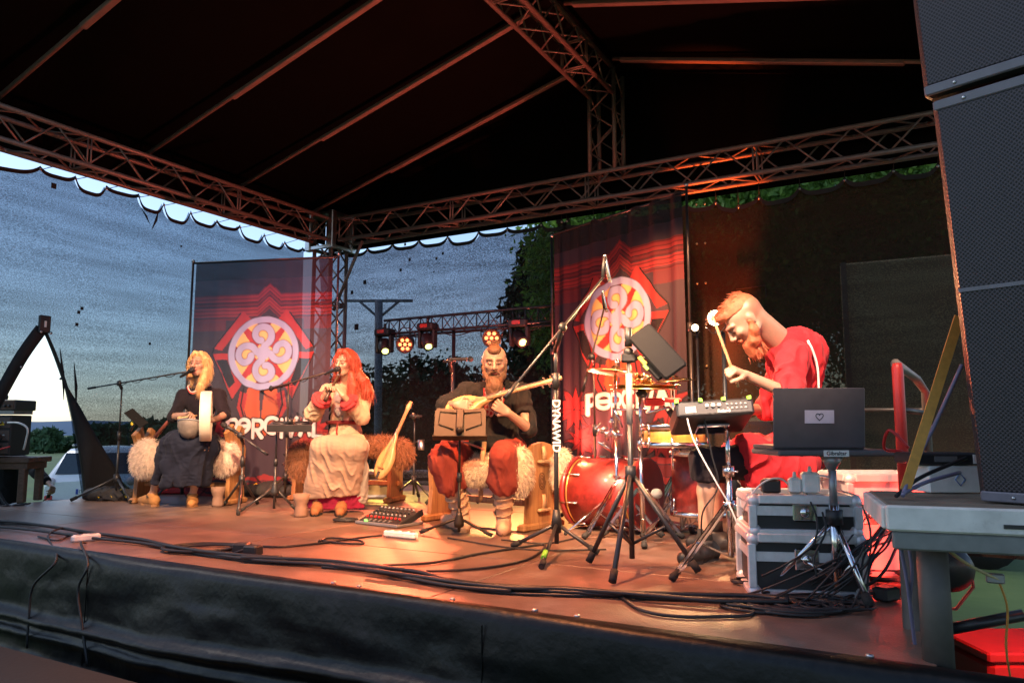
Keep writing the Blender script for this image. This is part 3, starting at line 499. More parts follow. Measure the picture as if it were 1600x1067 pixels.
def banner(label, A, B, zt0, zt1, zb, fold, seed, poles):
    A, B = V(*A), V(*B); d = B-A; Wd = np.linalg.norm(d); d = d/Wd; nr = V(d[1], -d[0], 0); Ht = (zt0+zt1)/2-zb; t = thing('banner', label, 'banner', (A+B)/2*V(1, 1, 0), 'banners behind the band')
    nu, nv = 200, 340; C = print_cols(nu, nv, Wd/Ht*1.0); u = np.linspace(0, 1, nu); v = np.linspace(0, 1, nv); U, W = np.meshgrid(u, v, indexing='ij')
    r = np.random.default_rng(seed); F = np.zeros(U.shape)
    for k in range(6): F += np.sin(U*(9+9*k*.8+4*r.random())*1.6+r.random()*6+W*r.normal()*.8)*(.5+.5*r.random())/(1+.3*k)
    F = F*fold*(.35+.65*W)+fold*.4*np.sin(U*40+np.sin(W*5))*np.exp(-W*9)
    sag = .0*U; P = A+d*(U*Wd)[..., None]+nr*F[..., None]+ZZ*((zt0+(zt1-zt0)*U)*(1-W)+zb*W-.015*np.abs(np.sin(U*math.pi*9))*W)[..., None]
    hd = (W < .085); C[hd] = np.array((.02, .014, .018))
    mb = MB(); mb.grid(P); me = mb.mesh('cloth'); at = me.attributes.new('print', 'FLOAT_COLOR', 'POINT'); at.data.foreach_set('color', np.concatenate([C.reshape(-1, 3), np.ones((nu*nv, 1))], 1).astype(np.float32).ravel()); ob('cloth', me, M_BAN, t)
    for (p0, zp) in poles:
        p0 = V(*p0); pl = MB().cyl((p0[0], p0[1], .02), (p0[0], p0[1], zp*.55), .017, n=10).cyl((p0[0], p0[1], zp*.55), (p0[0], p0[1], zp), .012, n=10).build('pole', M_BLKM, t); MB().cyl((p0[0], p0[1], zp*.55-.04), (p0[0], p0[1], zp*.55+.04), .024, n=10).build('clamp', M_BLK, pl)
        MB().ball((p0[0], p0[1], zp), .02, 10).build('finial', M_ALU, pl)
        for k in range(3):
            a = k*2.1+.5; MB().cyl((p0[0], p0[1], .25), (p0[0]+.3*math.cos(a), p0[1]+.3*math.sin(a), .015), .01, n=6).build('foot', M_BLKM, t)
    q = [V(*p) for p, z in poles]; MB().cyl(V(q[0][0], q[0][1], zt0-.01), V(q[1][0], q[1][1], zt1-.01), .012, n=8).build('crossbar', M_BLKM, t)
    return t
bd = 8.2*.96; a = J(307, 410, bd); b = J(523, 400, bd-.15); z0, z1 = a[2], b[2]
banner('hanging cloth banner with round swirl emblem behind the two seated women', (a[0], a[1], 0), (b[0]-.02, b[1], 0), z0, z1, J(310, 772, bd)[2], .012, 5, [((J(302, 410, bd)[0], J(302, 410, bd)[1], 0), z0+.01), ((J(529, 400, bd-.15)[0], J(529, 400, bd-.15)[1], 0), z1+.02)])
# right banner: nearer at its right edge
a = AY(866, 368, BY-.55); b = AY(1064, 300, BY-1.0)
banner('hanging cloth banner with round swirl emblem behind the drum kit', (a[0], a[1], 0), (b[0], b[1], 0), a[2]+.02, b[2], .05, .03, 11, [((a[0]-.03, a[1], 0), a[2]), ((b[0]+.05, b[1], 0), J(1070, 290, DEP(b))[2])])
# ================================================================ bodies: smooth blended solids turned into one surface
def _cone(P, a, b, ra, rb):
    ba = b-a; l2 = ba@ba; h = np.clip(((P-a)@ba)/l2, 0, 1); return np.linalg.norm(P-a-h[..., None]*ba, axis=-1)-(ra+(rb-ra)*h)
def _ell(P, c, R, M):
    q = (P-c)@M; k0 = np.linalg.norm(q/R, axis=-1); k1 = np.linalg.norm(q/(R*R), axis=-1); return k0*(k0-1)/(k1+1e-9)
class Body:
    """prims: ('c', a, b, ra, rb, col, k) tapered limb, ('e', centre, radii, axes, col, k) ellipsoid, ('h', point, normal) keeps the side away from normal, ('x', a, b, r) bores a hole"""
    def __init__(s, k=.02): s.p = []; s.cut = []; s.k = k
    def c(s, a, b, ra, rb=None, col=0, k=None): s.p.append(('c', V(*a), V(*b), ra, ra if rb is None else rb, col, s.k if k is None else k)); return s
    def chain(s, pts, rad, col=0, k=None):
        for i in range(len(pts)-1): s.c(pts[i], pts[i+1], rad[i], rad[i+1], col, k)
        return s
    def e(s, c, R, M=None, col=0, k=None): s.p.append(('e', V(*c), V(*R) if hasattr(R, '__len__') else V(R, R, R), np.eye(3) if M is None else np.array(M), col, s.k if k is None else k)); return s
    def half(s, p, n, rad=None): s.cut.append(('h', V(*p), nrm(n), rad)); return s
    def bore(s, a, b, r): s.cut.append(('x', V(*a), V(*b), r)); return s
    def d(s, q, P):
        return _cone(P, q[1], q[2], q[3], q[4]) if q[0] == 'c' else _ell(P, q[1], q[2], q[3])
    def box(s, q):
        if q[0] == 'c': r = max(q[3], q[4]); return np.minimum(q[1], q[2])-r, np.maximum(q[1], q[2])+r
        r = max(q[2]); return q[1]-r, q[1]+r
    def mesh(s, name, h=.008, cols=None, disp=None, smooth=1):
        lo = np.min([s.box(q)[0] for q in s.p], 0)-3*h; hi = np.max([s.box(q)[1] for q in s.p], 0)+3*h; n = np.ceil((hi-lo)/h).astype(int)+1
        F = np.full(n, .08, np.float32); ax = [lo[i]+h*np.arange(n[i]) for i in range(3)]
        for q in s.p:
            a, b = s.box(q); k = q[-1]; m = k+2*h; i0 = np.maximum(0, np.floor((a-m-lo)/h).astype(int)); i1 = np.minimum(n, np.ceil((b+m-lo)/h).astype(int)+1); sl = tuple(slice(i0[i], i1[i]) for i in range(3))
            G = np.stack(np.meshgrid(*[ax[i][sl[i]] for i in range(3)], indexing='ij'), -1); d = s.d(q, G); f = F[sl]
            if k > 0: t = np.clip(.5+.5*(f-d)/k, 0, 1); F[sl] = f+(d-f)*t-k*t*(1-t)
            else: F[sl] = np.minimum(f, d)
        if s.cut:
            G = np.stack(np.meshgrid(*ax, indexing='ij'), -1)
            for q in s.cut:
                if q[0] == 'h':
                    d = (G-q[1])@q[2]
                    if q[3]: d = np.where(np.linalg.norm(G-q[1], axis=-1) < q[3], d, -1.)
                else: d = -_cone(G, q[1], q[2], q[3], q[3])
                F = np.maximum(F, d)
        v, f = nets(F, lo, h)
        for _ in range(smooth):                                   # one relaxing pass
            acc = np.zeros_like(v); cnt = np.zeros(len(v))
            for i in range(4):
                j = (i+1) % 4; np.add.at(acc, f[:, i], v[f[:, j]]); np.add.at(acc, f[:, j], v[f[:, i]]); np.add.at(cnt, f[:, i], 1); np.add.at(cnt, f[:, j], 1)
            v = .5*v+.5*acc/np.maximum(cnt, 1)[:, None]
        if disp is not None:
            e1 = v[f[:, 2]]-v[f[:, 0]]; e2 = v[f[:, 3]]-v[f[:, 1]]; fn = np.cross(e1, e2); N = np.zeros_like(v)
            for i in range(4): np.add.at(N, f[:, i], fn)
            N /= np.linalg.norm(N, axis=1)[:, None]+1e-12; v = v+N*disp(v)[:, None]
        me = bpy.data.meshes.new(name); me.vertices.add(len(v)); me.vertices.foreach_set('co', v.ravel()); me.loops.add(len(f)*4); me.loops.foreach_set('vertex_index', f.ravel().astype(np.int32))
        me.polygons.add(len(f)); me.polygons.foreach_set('loop_start', np.arange(0, len(f)*4, 4, dtype=np.int32)); me.update(calc_edges=True); me.polygons.foreach_set('use_smooth', np.ones(len(f), bool))
        if cols is not None:
            D = np.stack([s.d(q, v) for q in s.p], 1); wgt = np.exp(-(D-D.min(1, keepdims=True))/.004); wgt /= wgt.sum(1, keepdims=True); C = wgt@np.array([cols[q[-2]] for q in s.p], float)
            at = me.attributes.new('tint', 'FLOAT_COLOR', 'POINT'); at.data.foreach_set('color', np.concatenate([C, np.ones((len(v), 1))], 1).astype(np.float32).ravel())
        return me
    def build(s, name, m, parent, h=.008, cols=None, disp=None, label=None, smooth=1): return ob(name, s.mesh(name, h, cols, disp, smooth), m, parent, label)
def nets(F, lo, h):
    S = F < 0; c = np.zeros(tuple(np.array(F.shape)-1), np.uint8)
    cr = [(i, j, k) for i in (0, 1) for j in (0, 1) for k in (0, 1)]; sh = F.shape
    sub = lambda A, o: A[o[0]:sh[0]-1+o[0], o[1]:sh[1]-1+o[1], o[2]:sh[2]-1+o[2]]
    for o in cr: c += sub(S, o)
    act = (c > 0) & (c < 8); idx = np.argwhere(act); ids = np.full(c.shape, -1, np.int64); ids[act] = np.arange(len(idx))
    val = {o: F[idx[:, 0]+o[0], idx[:, 1]+o[1], idx[:, 2]+o[2]] for o in cr}; acc = np.zeros((len(idx), 3)); cnt = np.zeros(len(idx))
    for a in cr:
        for d in range(3):
            if a[d] == 0:
                b = list(a); b[d] = 1; b = tuple(b); va, vb = val[a], val[b]; m = (va < 0) != (vb < 0); t = np.where(m, va/(va-vb+1e-20), 0); p = np.array(a, float)+np.outer(t, np.eye(3)[d]); acc += p*m[:, None]; cnt += m
    v = lo+h*(idx+acc/np.maximum(cnt, 1)[:, None]); fs = []
    for d in range(3):
        e1, e2 = [(1, 2), (2, 0), (0, 1)][d]; A = np.moveaxis(S, (d, e1, e2), (0, 1, 2)); I = np.moveaxis(ids, (d, e1, e2), (0, 1, 2))
        x = A[:-1, 1:-1, 1:-1] != A[1:, 1:-1, 1:-1]; w_ = np.argwhere(x)
        if not len(w_): continue
        i, j, k = w_[:, 0], w_[:, 1], w_[:, 2]; q = np.stack([I[i, j, k], I[i, j+1, k], I[i, j+1, k+1], I[i, j, k+1]], 1); fl = A[i, j+1, k+1]; q[~fl] = q[~fl][:, ::-1]; fs.append(q)
    f = np.concatenate(fs); return v, f[(f >= 0).all(1)]
def skin_mat():
    m = mat('skin', (1, 1, 1), .45, var=.05, scale=60, attr='tint'); b = m.node_tree.nodes['Principled BSDF']; b.inputs['Subsurface Weight'].default_value = .08; b.inputs['Subsurface Radius'].default_value = (.02, .008, .004); b.inputs['Subsurface Scale'].default_value = .3; return m
M_SKIN = skin_mat()
SK = [(.40, .225, .155), (.33, .08, .065), (.05, .025, .015), (.28, .145, .10), (.025, .015, .012), (.60, .60, .58), (.27, .115, .07)]   # skin, lips, brow, socket, lash line, eye white
def head(B, c, f, up, s=1., brow=2, gaze=0., beard=False):
    """a head into B: c centre of skull, f facing, up crown; returns the axes"""
    f = nrm(f); up = nrm(V(*up)-f*(V(*up)@f)); r = np.cross(f, up); M = np.stack([r, f, up], 1); g = lambda x, y, z: V(*c)+(r*x+f*y+up*z)*s
    B.e(g(0, -.012, .033), V(.080, .096, .083)*s, M, 0, .02).e(g(0, .022, -.02), V(.067, .075, .075)*s, M, 0, .02)
    B.c(g(0, .055, -.085), g(0, .06, -.095), .028*s, .024*s, 0, .03)                         # chin
    for i in (-1, 1):
        B.c(g(.052*i, .0, -.055), g(.022*i, .055, -.088), .024*s, .02*s, 0, .02)               # jaw
        B.e(g(.042*i, .068, -.015), V(.024, .02, .02)*s, M, 0, .02)                            # cheekbone
        B.c(g(.014*i, .094, .034), g(.05*i, .074, .032), .0105*s, .010*s, 0, .010)             # brow ridge
        B.c(g(.018*i, .099, .036), g(.048*i, .084, .034), .0055*s, .0045*s, brow, .002)        # eyebrow
        B.e(g(.031*i, .078, .012), V(.0165, .013, .0125)*s, M, 3, .004)                        # lid over the eyeball, eye-socket shade put into its tint
        B.c(g(.018*i, .0925, .0065), g(.031*i, .0945, .004), .0045*s, .005*s, 4, .001).c(g(.031*i, .0945, .004), g(.044*i, .0865, .0065), .005*s, .0045*s, 4, .001)
        B.e(g(.077*i, -.012, .0), V(.011, .021, .033)*s, M, 0, .006); B.e(g(.085*i, -.008, .004), V(.006, .011, .018)*s, M, 3, .002)
        B.e(g(.012*i, .103, -.028), V(.0095, .011, .009)*s, M, 0, .006)                        # nostril wing
    B.chain([g(0, .092, .028), g(0, .104, .004), g(0, .116, -.020), g(0, .107, -.030)], [.010*s, .0105*s, .0125*s, .009*s], 0, .008)
    B.c(g(-.019, .094, -.053), g(.019, .094, -.053), .0055*s, col=1, k=.004).c(g(-.015, .095, -.062), g(.015, .095, -.062), .0065*s, col=1, k=.004).c(g(-.018, .099, -.0572), g(.018, .099, -.0572), .0018*s, col=4, k=.001)
    return g, r, f, up
def hand(B, w, d, n, curl=(.9, .9, .9, .9), size=1., thumb=1, spread=.1, tcurl=.5, col=0):
    """palm from wrist w along d, palm facing n; curl: bend of each finger; thumb: side"""
    d = nrm(d); n = nrm(V(*n)-d*(V(*n)@d)); sd = np.cross(d, n); w = V(*w); s = size; pal = w+d*.085*s
    for i in range(4): B.c(w+d*.012*s+sd*(i-1.5)*.012*s, w+d*.08*s+sd*(i-1.5)*.019*s, .014*s, .0115*s, col, .012)
    for i in range(4):
        ln = (.040, .045, .042, .033)[i]*s if thumb > 0 else (.033, .042, .045, .040)[i]*s; p = w+d*.08*s+sd*(i-1.5)*.0195*s; a = 0; dd = nrm(d+sd*(i-1.5)*spread); pts = [p]; rad = [.0098*s]
        for k in range(3):
            a += curl[i]*(.9, 1.1, .7)[k]; p = p+(dd*math.cos(a)+n*math.sin(a))*ln*(1, .68, .52)[k]; pts.append(p); rad.append((.0092, .0085, .0072)[k]*s)
        B.chain(pts, rad, col, .003)
    ts = -sd*thumb; p0 = w+d*.022*s+ts*.022*s; p1 = p0+(d*.6+ts*.75+n*.35)*.038*s; p2 = p1+(d*(.9-.3*tcurl)+n*(.5+tcurl*.5)+ts*(.35-.6*tcurl))*.03*s; p3 = p2+(d*(.8-.5*tcurl)+n*(.5+tcurl*.4)-ts*.4*tcurl)*.024*s
    B.chain([p0, p1, p2, p3], [.0145*s, .012*s, .0105*s, .008*s], col, .006)
def fold(seed, amp, freq=60, aniso=(1, 1, .5)):
    """creases: soft valleys between sharper ridges, patchy over the cloth"""
    def f(v):
        m = np.clip(.6+.9*tnoise(v, seed+5, 14, 5), .12, 1.5); a = 1-np.abs(tnoise(v, seed, freq, 3, aniso))*1.7; b = 1-np.abs(tnoise(v, seed+2, freq*1.9, 3, (aniso[2]*1.5, aniso[0], 1)))*1.7
        return amp*(m*(np.sign(a)*np.abs(a)**1.4-.25)+.14*b-.05)+amp*.8*tnoise(v, seed+3, freq*.35, 4)
    return f
def cloth_mat(name, col, rough=.85, var=.16, bump=.25, attr=None, scale=9): return mat(name, col, rough, var=var, scale=scale, bump=bump, bscale=420, attr=attr, sheen=.04, spec=.15)
def hairs(mb, roots, dirs, ln, width, seed, droop=.5, curl=.0, seg=4):
    """ribbons of hair: each root grows along its dir and bends down"""
    r = np.random.default_rng(seed)
    for p, d in zip(roots, dirs):
        l = ln*(.7+.6*r.random()); d = nrm(d+r.normal(size=3)*.15); q = V(*p); sd = nrm(np.cross(d, r.normal(size=3))); pts = []; L_ = []
        for k in range(seg+1):
            w_ = width*(1-k/(seg+.6)); pts.append(q+sd*w_); L_.append(q-sd*w_); q = q+d*l/seg; d = nrm(d+V(0, 0, -droop/seg*2)+r.normal(size=3)*curl)
        o = mb.n; mb.v += [tuple(map(float, a)) for pr in zip(pts, L_) for a in pr]; mb.n += 2*(seg+1); mb.f += [(o+2*k, o+2*k+1, o+2*k+3, o+2*k+2) for k in range(seg)]; mb.sm += [True]*seg
def strands(o, m, t, n, ln, face, seed):
    """loose locks lying over a hair mass, following it downwards"""
    me = o.data; co = np.empty(len(me.vertices)*3); me.vertices.foreach_get('co', co); co = co.reshape(-1, 3); no = np.empty(len(co)*3); me.vertices.foreach_get('normal', no); no = no.reshape(-1, 3)
    r = np.random.default_rng(seed); ok = np.nonzero(no[:, 2] < .35)[0]; i = ok[r.integers(0, len(ok), n)]; N = no[i]; D = np.array([0, 0, -1.])-N*(-N[:, 2:3]); D += N*.03; mb = MB(); hairs(mb, co[i]+N*.001, D, ln, .0014, seed, .5, .05, 5); q = mb.build('hair_strands', m, t); q['kind'] = 'stuff'

# ================================================================ the four musicians
def VD(l, t, u): return nrm(-RGT*l-_fh*t+ZZ*u)                   # towards picture left, towards the viewer, up
def limbs(B, j, s=1.):
    """torso, arms and legs of a body from its joints"""
    B.chain([j['neck1'], j['neck0']], [.056*s, .05*s], 0, .02)
    ch = (j['shL']+j['shR'])/2; hp = (j['hpL']+j['hpR'])/2; r = nrm(j['shR']-j['shL']); u = nrm(ch-hp); M = np.stack([r, np.cross(u, r), u], 1)
    B.e(ch*.78+hp*.22, V(.135, .095, .17)*s, M, 0, .04).e(ch*.35+hp*.65, V(.115, .085, .16)*s, M, 0, .04).e(hp, V(.15, .11, .11)*s, M, 0, .04)
    for k in 'LR':
        B.c(j['neck1'], j['sh'+k], .045*s, .048*s, 0, .03).c(j['sh'+k], j['el'+k], .046*s, .036*s, 0, .02).c(j['el'+k], j['wr'+k], .038*s, .025*s, 0, .015)
        B.c(j['hp'+k], j['kn'+k], .078*s, .054*s, 0, .03); kn, an = j['kn'+k], j['an'+k]; cf = kn*.65+an*.35; B.c(kn, cf, .05*s, .048*s, 0, .02).c(cf, an, .048*s, .032*s, 0, .02)
        t = j['to'+k]; d = (t-an)*V(1, 1, 0); hl = an-nrm(d)*.045; hl[2] = .035; B.c(an, hl, .032*s, .03*s, 0, .02).c(hl, V(t[0], t[1], .026), .032*s, .024*s, 0, .02).c(an, V(t[0], t[1], .03), .03*s, .022*s, 0, .02)
def shoe(name, m, parent, an, t, sole=None, h=.14, rs=1., label=None, wob=0.):
    d = nrm((t-an)*V(1, 1, 0)); hl = V(an[0], an[1], 0)-d*.05; tt = V(t[0], t[1], 0)+d*.015; B = Body(.02); mid = hl*.4+tt*.6
    B.c(hl+V(0, 0, .045), mid+V(0, 0, .042), .043*rs, .047*rs).c(mid+V(0, 0, .042), tt+V(0, 0, .034), .047*rs, .036*rs).c(hl+V(0, 0, .05), V(an[0], an[1], h-.02)+d*.005, .045*rs, .048*rs).c(mid+V(0, 0, .045), V(an[0], an[1], h*.7)+d*.01, .034*rs, .04*rs)
    B.half(hl*.5+tt*.5, -ZZ).half(V(an[0], an[1], h), ZZ); o = B.build(name, m, parent, .006, disp=fold(77, .002, 60), label=label)
    mb = MB(); sd = V(-d[1], d[0], 0); P = [hl-d*.045, hl-d*.02+sd*.036, hl*.5+tt*.5+sd*.034, mid+sd*.05, tt+sd*.03, tt+d*.035, tt-sd*.03, mid-sd*.05, hl*.5+tt*.5-sd*.034, hl-d*.02-sd*.036]
    mb.prism([(q@d, q@sd) for q in P], (0, 0, .009), d, sd, .016); mb.build('sole', sole or M_RUB, o); return o
def band(pts, w, m, parent, name, off=0.): return MB().tube(pts, w, 8, flat=.35).build(name, m, parent)
# ---------- woman with the frame drum
def woman_drum():
    j = dict(neck0=J(312, 588, 6.86), neck1=J(314, 606, 6.92), shL=J(287, 619, 6.88), shR=J(342, 619, 6.9), elL=J(271, 651, 6.74), wrL=J(294, 648, 6.56), elR=J(351, 648, 6.8), wrR=J(333, 656, 6.62),
             hpL=J(296, 698, 6.95), hpR=J(327, 699, 6.95), knL=J(258, 694, 6.5), knR=J(318, 699, 6.48), anL=J(239, 772, 6.66), anR=J(301, 773, 6.62), toL=FL(222, 787), toR=FL(299, 792))
    t = thing('person', 'blonde woman in dark dress seated on sheepskin, holding a frame drum', 'person', FL(285, 785)); f = VD(.12, 1, .0); B = Body(.02); limbs(B, j, .93)
    g, r, f, up = head(B, J(312, 569.5, 6.84), f, V(0, 0, 1)+RGT*.04, .93, brow=3)
    hand(B, j['wrL'], nrm(j['wrL']-j['elL']), V(0, 0, -1)+VD(0, .3, 0), (.55, .6, .65, .7), .88, thumb=-1); hand(B, j['wrR'], VD(1, .35, .1), VD(.2, -1, .3), (.6,)*4, .86, thumb=1)
    B.build('body', M_SKIN, t, .005, SK)
    M_H = mat('blonde_hair', (.62, .38, .16), .5, var=.3, scale=45, bump=.5, bscale=160)
    Hh = Body(.02); M = np.stack([r, f, up], 1); s = .93; Hh.e(g(0, -.018, .042), V(.086, .104, .094)*s, M); 
    for i in (-1, 1): Hh.chain([g(.03*i, .05, .11), g(.070*i, .03, .055), g(.084*i, .0, -.02), g(.082*i, -.015, -.09), g(.075*i, -.01, -.14)], [.024, .022, .024, .026, .016])
    Hh.chain([g(0, -.09, .05), g(0, -.095, -.03), g(0, -.08, -.12)], [.05, .06, .045]); Hh.chain([g(-.08, .03, -.06), g(-.085, .05, -.14), g(-.075, .085, -.21), g(-.07, .09, -.255)], [.024, .026, .022, .01])
    Hh.bore(g(.0, .10, .032), g(.0, .12, -.10), .066)
    o = Hh.build('hair', M_H, t, .006, disp=fold(12, .0025, 90, (1.6, 1.6, .25))); strands(o, M_H, t, 4500, .08, g(0, .3, -.05), 3)
    M_D = cloth_mat('dark_wool', (.014, .011, .016)); T = Body(.035); ch = (j['shL']+j['shR'])/2
    T.e(J(314, 628, 6.9), V(.155, .115, .16)).e(J(314, 665, 6.9), V(.135, .12, .15)).e(J(316, 690, 6.88), V(.18, .15, .11)).c(j['neck1']+V(0, 0, -.02), j['shL'], .05, .066).c(j['neck1']+V(0, 0, -.02), j['shR'], .05, .066)
    for k in 'LR': T.c(j['sh'+k], j['el'+k], .058, .056)
    dl = nrm(j['wrL']-j['elL']); T.half(j['elL']+dl*.03, dl, .11); dr = nrm(j['wrR']-j['elR']); T.half(j['elR']+dr*.03, dr, .09); T.bore(j['neck1']+V(0, 0, .01), j['neck1']+V(0, 0, .14)-_fh*.02, .062)
    T.build('tunic', M_D, t, .007, disp=fold(14, 0.0111, 62))
    nb = [j['neck1']+q for q in (RGT*.075+V(0, 0, .028), RGT*.066-_fh*.06+V(0, 0, -.0), -_fh*.115-V(0, 0, .055)-RGT*.028, -_fh*.105-RGT*.075+V(0, 0, -.005), -RGT*.08-_fh*.03+V(0, 0, .022))]
    band(catmull(nb, 5), .013, mat('red_braid', (.55, .07, .06), .7), t, 'neckline_trim'); band([p+V(0, 0, .012)-_fh*.004 for p in catmull(nb, 5)], .006, mat('white_braid', (.7, .66, .6), .7), t, 'neckline_piping')
    S = Body(.06); hem = [J(x, y, d) for x, y, d in ((241, 752, 6.56), (262, 755, 6.44), (284, 757, 6.42), (306, 758, 6.46), (316, 760, 6.6))]; top = [J(x, y, d) for x, y, d in ((266, 690, 6.5), (278, 690, 6.46), (292, 692, 6.45), (308, 694, 6.45), (325, 697, 6.55))]
    for a, b in zip(top, hem): S.c(a, b, .075, .05)
    for a in top: S.c(a, J(312, 694, 6.92), .075, .12)
    for x, y, d in ((246, 752, 6.78), (280, 755, 6.8), (314, 757, 6.75)): S.c(J(x+14, 705, 6.72), J(x, y, d), .07, .05)
    S.half(J(280, 759, 6.5), V(0, 0, -1)); S.bore(J(280, 745, 6.62), J(280, 800, 6.62), .09)
    S.build('skirt', cloth_mat('navy_wool', (.014, .017, .032)), t, .008, disp=fold(18, 0.0265, 44, (1, 1, .22)))
    M_S = mat('tan_suede', (.42, .19, .055), .85, var=.2, bump=.3)
    for k in 'LR':
        so_ = shoe('shoe', M_S, t, j['an'+k], j['to'+k], M_WOOD, .115, .95)
        MB().tube([j['an'+k]+V(math.cos(a)*.05, math.sin(a)*.05, .01*math.sin(2*a)-.02) for a in np.linspace(0, 6.28, 16)], .006, 5).build('lace', M_BLK, so_)
    band([j['wrR']*.6+j['elR']*.4+(RGT*0+_fh*math.cos(a)+ZZ*math.sin(a))*.033 for a in np.linspace(0, 6.28, 14)], .007, M_BLK, t, 'bracelet')
woman_drum()
# ---------- woman with the pipe
def woman_pipe():
    j = dict(neck0=J(541, 585, 6.26), neck1=J(542, 602, 6.32), shL=J(512, 612, 6.27), shR=J(570, 613, 6.32), elL=J(490, 646, 6.14), wrL=J(509, 615, 5.99), elR=J(566, 652, 6.12), wrR=J(536, 618, 5.98),
             hpL=J(520, 694, 6.4), hpR=J(558, 694, 6.4), knL=J(500, 699, 6.02), knR=J(556, 701, 6.02), anL=J(497, 788, 6.14), anR=J(534, 786, 6.14), toL=FL(492, 806), toR=FL(531, 807))
    t = thing('person', 'red-haired woman in beige linen robe seated on brown fur, playing a pipe', 'person', FL(520, 800)); B = Body(.02); limbs(B, j, .92)
    g, r, f, up = head(B, J(540, 567.5, 6.25), VD(.42, .9, -.1), V(0, 0, 1)+RGT*.1, .9, brow=3)
    pm = J(532, 580, 6.13); pe = J(508, 626, 5.9); pd = nrm(pe-pm)
    hand(B, j['wrL'], nrm(J(515, 601, 5.95)-j['wrL']), VD(-.5, .6, 0), (.75, .75, .8, .8), .84, thumb=-1); hand(B, j['wrR'], nrm(J(526, 597, 6.0)-j['wrR']), VD(.6, -.5, .1), (.7, .75, .75, .8), .84, thumb=1)
    B.build('body', M_SKIN, t, .005, SK)
    M_H = mat('red_hair', (.30, .042, .018), .5, var=.35, scale=45, bump=.5, bscale=150); Hh = Body(.02); M = np.stack([r, f, up], 1); s = .9
    Hh.e(g(0, -.02, .044), V(.088, .106, .096)*s, M)
    for i in (-1, 1): Hh.chain([g(.03*i, .05, .11), g(.072*i, .03, .055), g(.086*i, .0, -.03), g(.09*i, -.02, -.12), g(.10*i, -.01, -.2), g(.095*i, .01, -.27)], [.024, .022, .026, .03, .034, .022])
    Hh.chain([g(0, -.09, .05), g(0, -.1, -.03), g(0, -.1, -.13), g(0, -.1, -.25)], [.055, .065, .065, .045]); Hh.chain([J(556, 580, 6.27), J(567, 595, 6.24), J(573, 612, 6.22), J(566, 630, 6.2)], [.04, .045, .04, .015])
    Hh.chain([J(549, 585, 6.17), J(552, 603, 6.13), J(550, 620, 6.11), J(546, 634, 6.10)], [.026, .034, .032, .012])
    Hh.bore(g(.0, .10, .034), g(.0, .125, -.10), .063); o = Hh.build('hair', M_H, t, .006, disp=fold(22, .0035, 80, (1.5, 1.5, .3))); strands(o, M_H, t, 6000, .10, g(0, .3, -.05), 4)
    LIN, REDC, GRY = (.38, .27, .18), (.36, .035, .04), (.30, .27, .27); CT = [LIN, REDC, GRY]; M_L = cloth_mat('linen', (1, 1, 1), attr='tint', var=.1)
    T = Body(.035); T.e(J(541, 626, 6.28), V(.15, .12, .16), col=0).e(J(540, 655, 6.3), V(.135, .12, .14), col=0).c(j['neck1']-V(0, 0, .02), j['shL'], .05, .062).c(j['neck1']-V(0, 0, .02), j['shR'], .05, .066)
    for k in 'LR':
        a, b, c = j['sh'+k], j['el'+k], j['wr'+k]; T.c(a, b, .058, .06); q = b+(c-b)*.62; T.c(b, q, .062, .06); T.c(q, b+(c-b)*.92, .066, .068, 1, .01); d = nrm(c-b); T.half(b+(c-b)*.80, d, .12)
    T.e(J(540, 676, 6.27), V(.14, .13, .075)).e(J(528, 686, 6.14), V(.10, .10, .05)).e(J(552, 687, 6.14), V(.10, .10, .05)); T.e(J(531, 622, 6.185), V(.05, .03, .05), col=2, k=.01).e(J(529, 640, 6.185), V(.05, .03, .06), col=2, k=.01)
    T.bore(j['neck1']+V(0, 0, .01), j['neck1']+V(0, 0, .12), .058); T.build('robe_top', M_L, t, .007, CT, fold(24, 0.0126, 57))
    for q in 'LR':
        b, c = j['el'+q], j['wr'+q]; d = nrm(c-b); u, v, _ = frame(d); MB().tube([b+(c-b)*.72+(u*math.cos(a)+v*math.sin(a))*.062 for a in np.linspace(0, 6.28, 16)], .028, 8, flat=.3).build('cuff', cloth_mat('red_cloth', REDC), t)
    belt = [J(540, 660, 6.3)+(RGT*math.cos(a)*.15+_fh*math.sin(a)*.135) for a in np.linspace(0, 6.28, 28)]; MB().tube(belt, .016, 8).build('belt', cloth_mat('dark_red_belt', (.16, .02, .02)), t); MB().tube([J(528, 661, 6.13), J(526, 672, 6.1), J(527, 690, 6.03)], [.01, .012, .009], 6, flat=.4).build('belt_end', cloth_mat('dark_red_belt', (.16, .02, .02)), t)
    MB().tube([j['neck1']+q for q in (RGT*.06+V(0, 0, .02), RGT*.05-_fh*.07-V(0, 0, .02), -_fh*.1-V(0, 0, .06), -RGT*.05-_fh*.07-V(0, 0, .02), -RGT*.06+V(0, 0, .02))], .012, 6, flat=.4).build('collar', cloth_mat('dark_red_belt', (.16, .02, .02)), t)
    def sk(hem_y, r0, rh, dx=0, dd=0.):
        S = Body(.06); xs = (486+dx, 503, 520, 538, 552-dx)
        for i, x in enumerate(xs): a = J(502+i*14, 698+40*dd, 6.0-.02*(i == 2)+dd), J(x, hem_y-3*abs(i-2)*.2, (6.14, 6.10, 6.09, 6.11, 6.16)[i]+dd); S.c(*a, r0, rh); S.c(a[0], J(540, 692, 6.36), r0, .085)
        for x in (492, 522, 552): S.c(J(x+6, 708, 6.22), J(x, hem_y, 6.3), r0, rh)
        return S
    U = sk(797, .045, .05, 3, .055); U.c(J(556, 705, 6.12), J(560, 796, 6.22), .04, .052); U.half(V(0, 0, .03), V(0, 0, -1)); U.build('underskirt', cloth_mat('magenta_cloth', (.28, .015, .05)), t, .008, disp=fold(28, 0.007, 52, (1, 1, .2)))
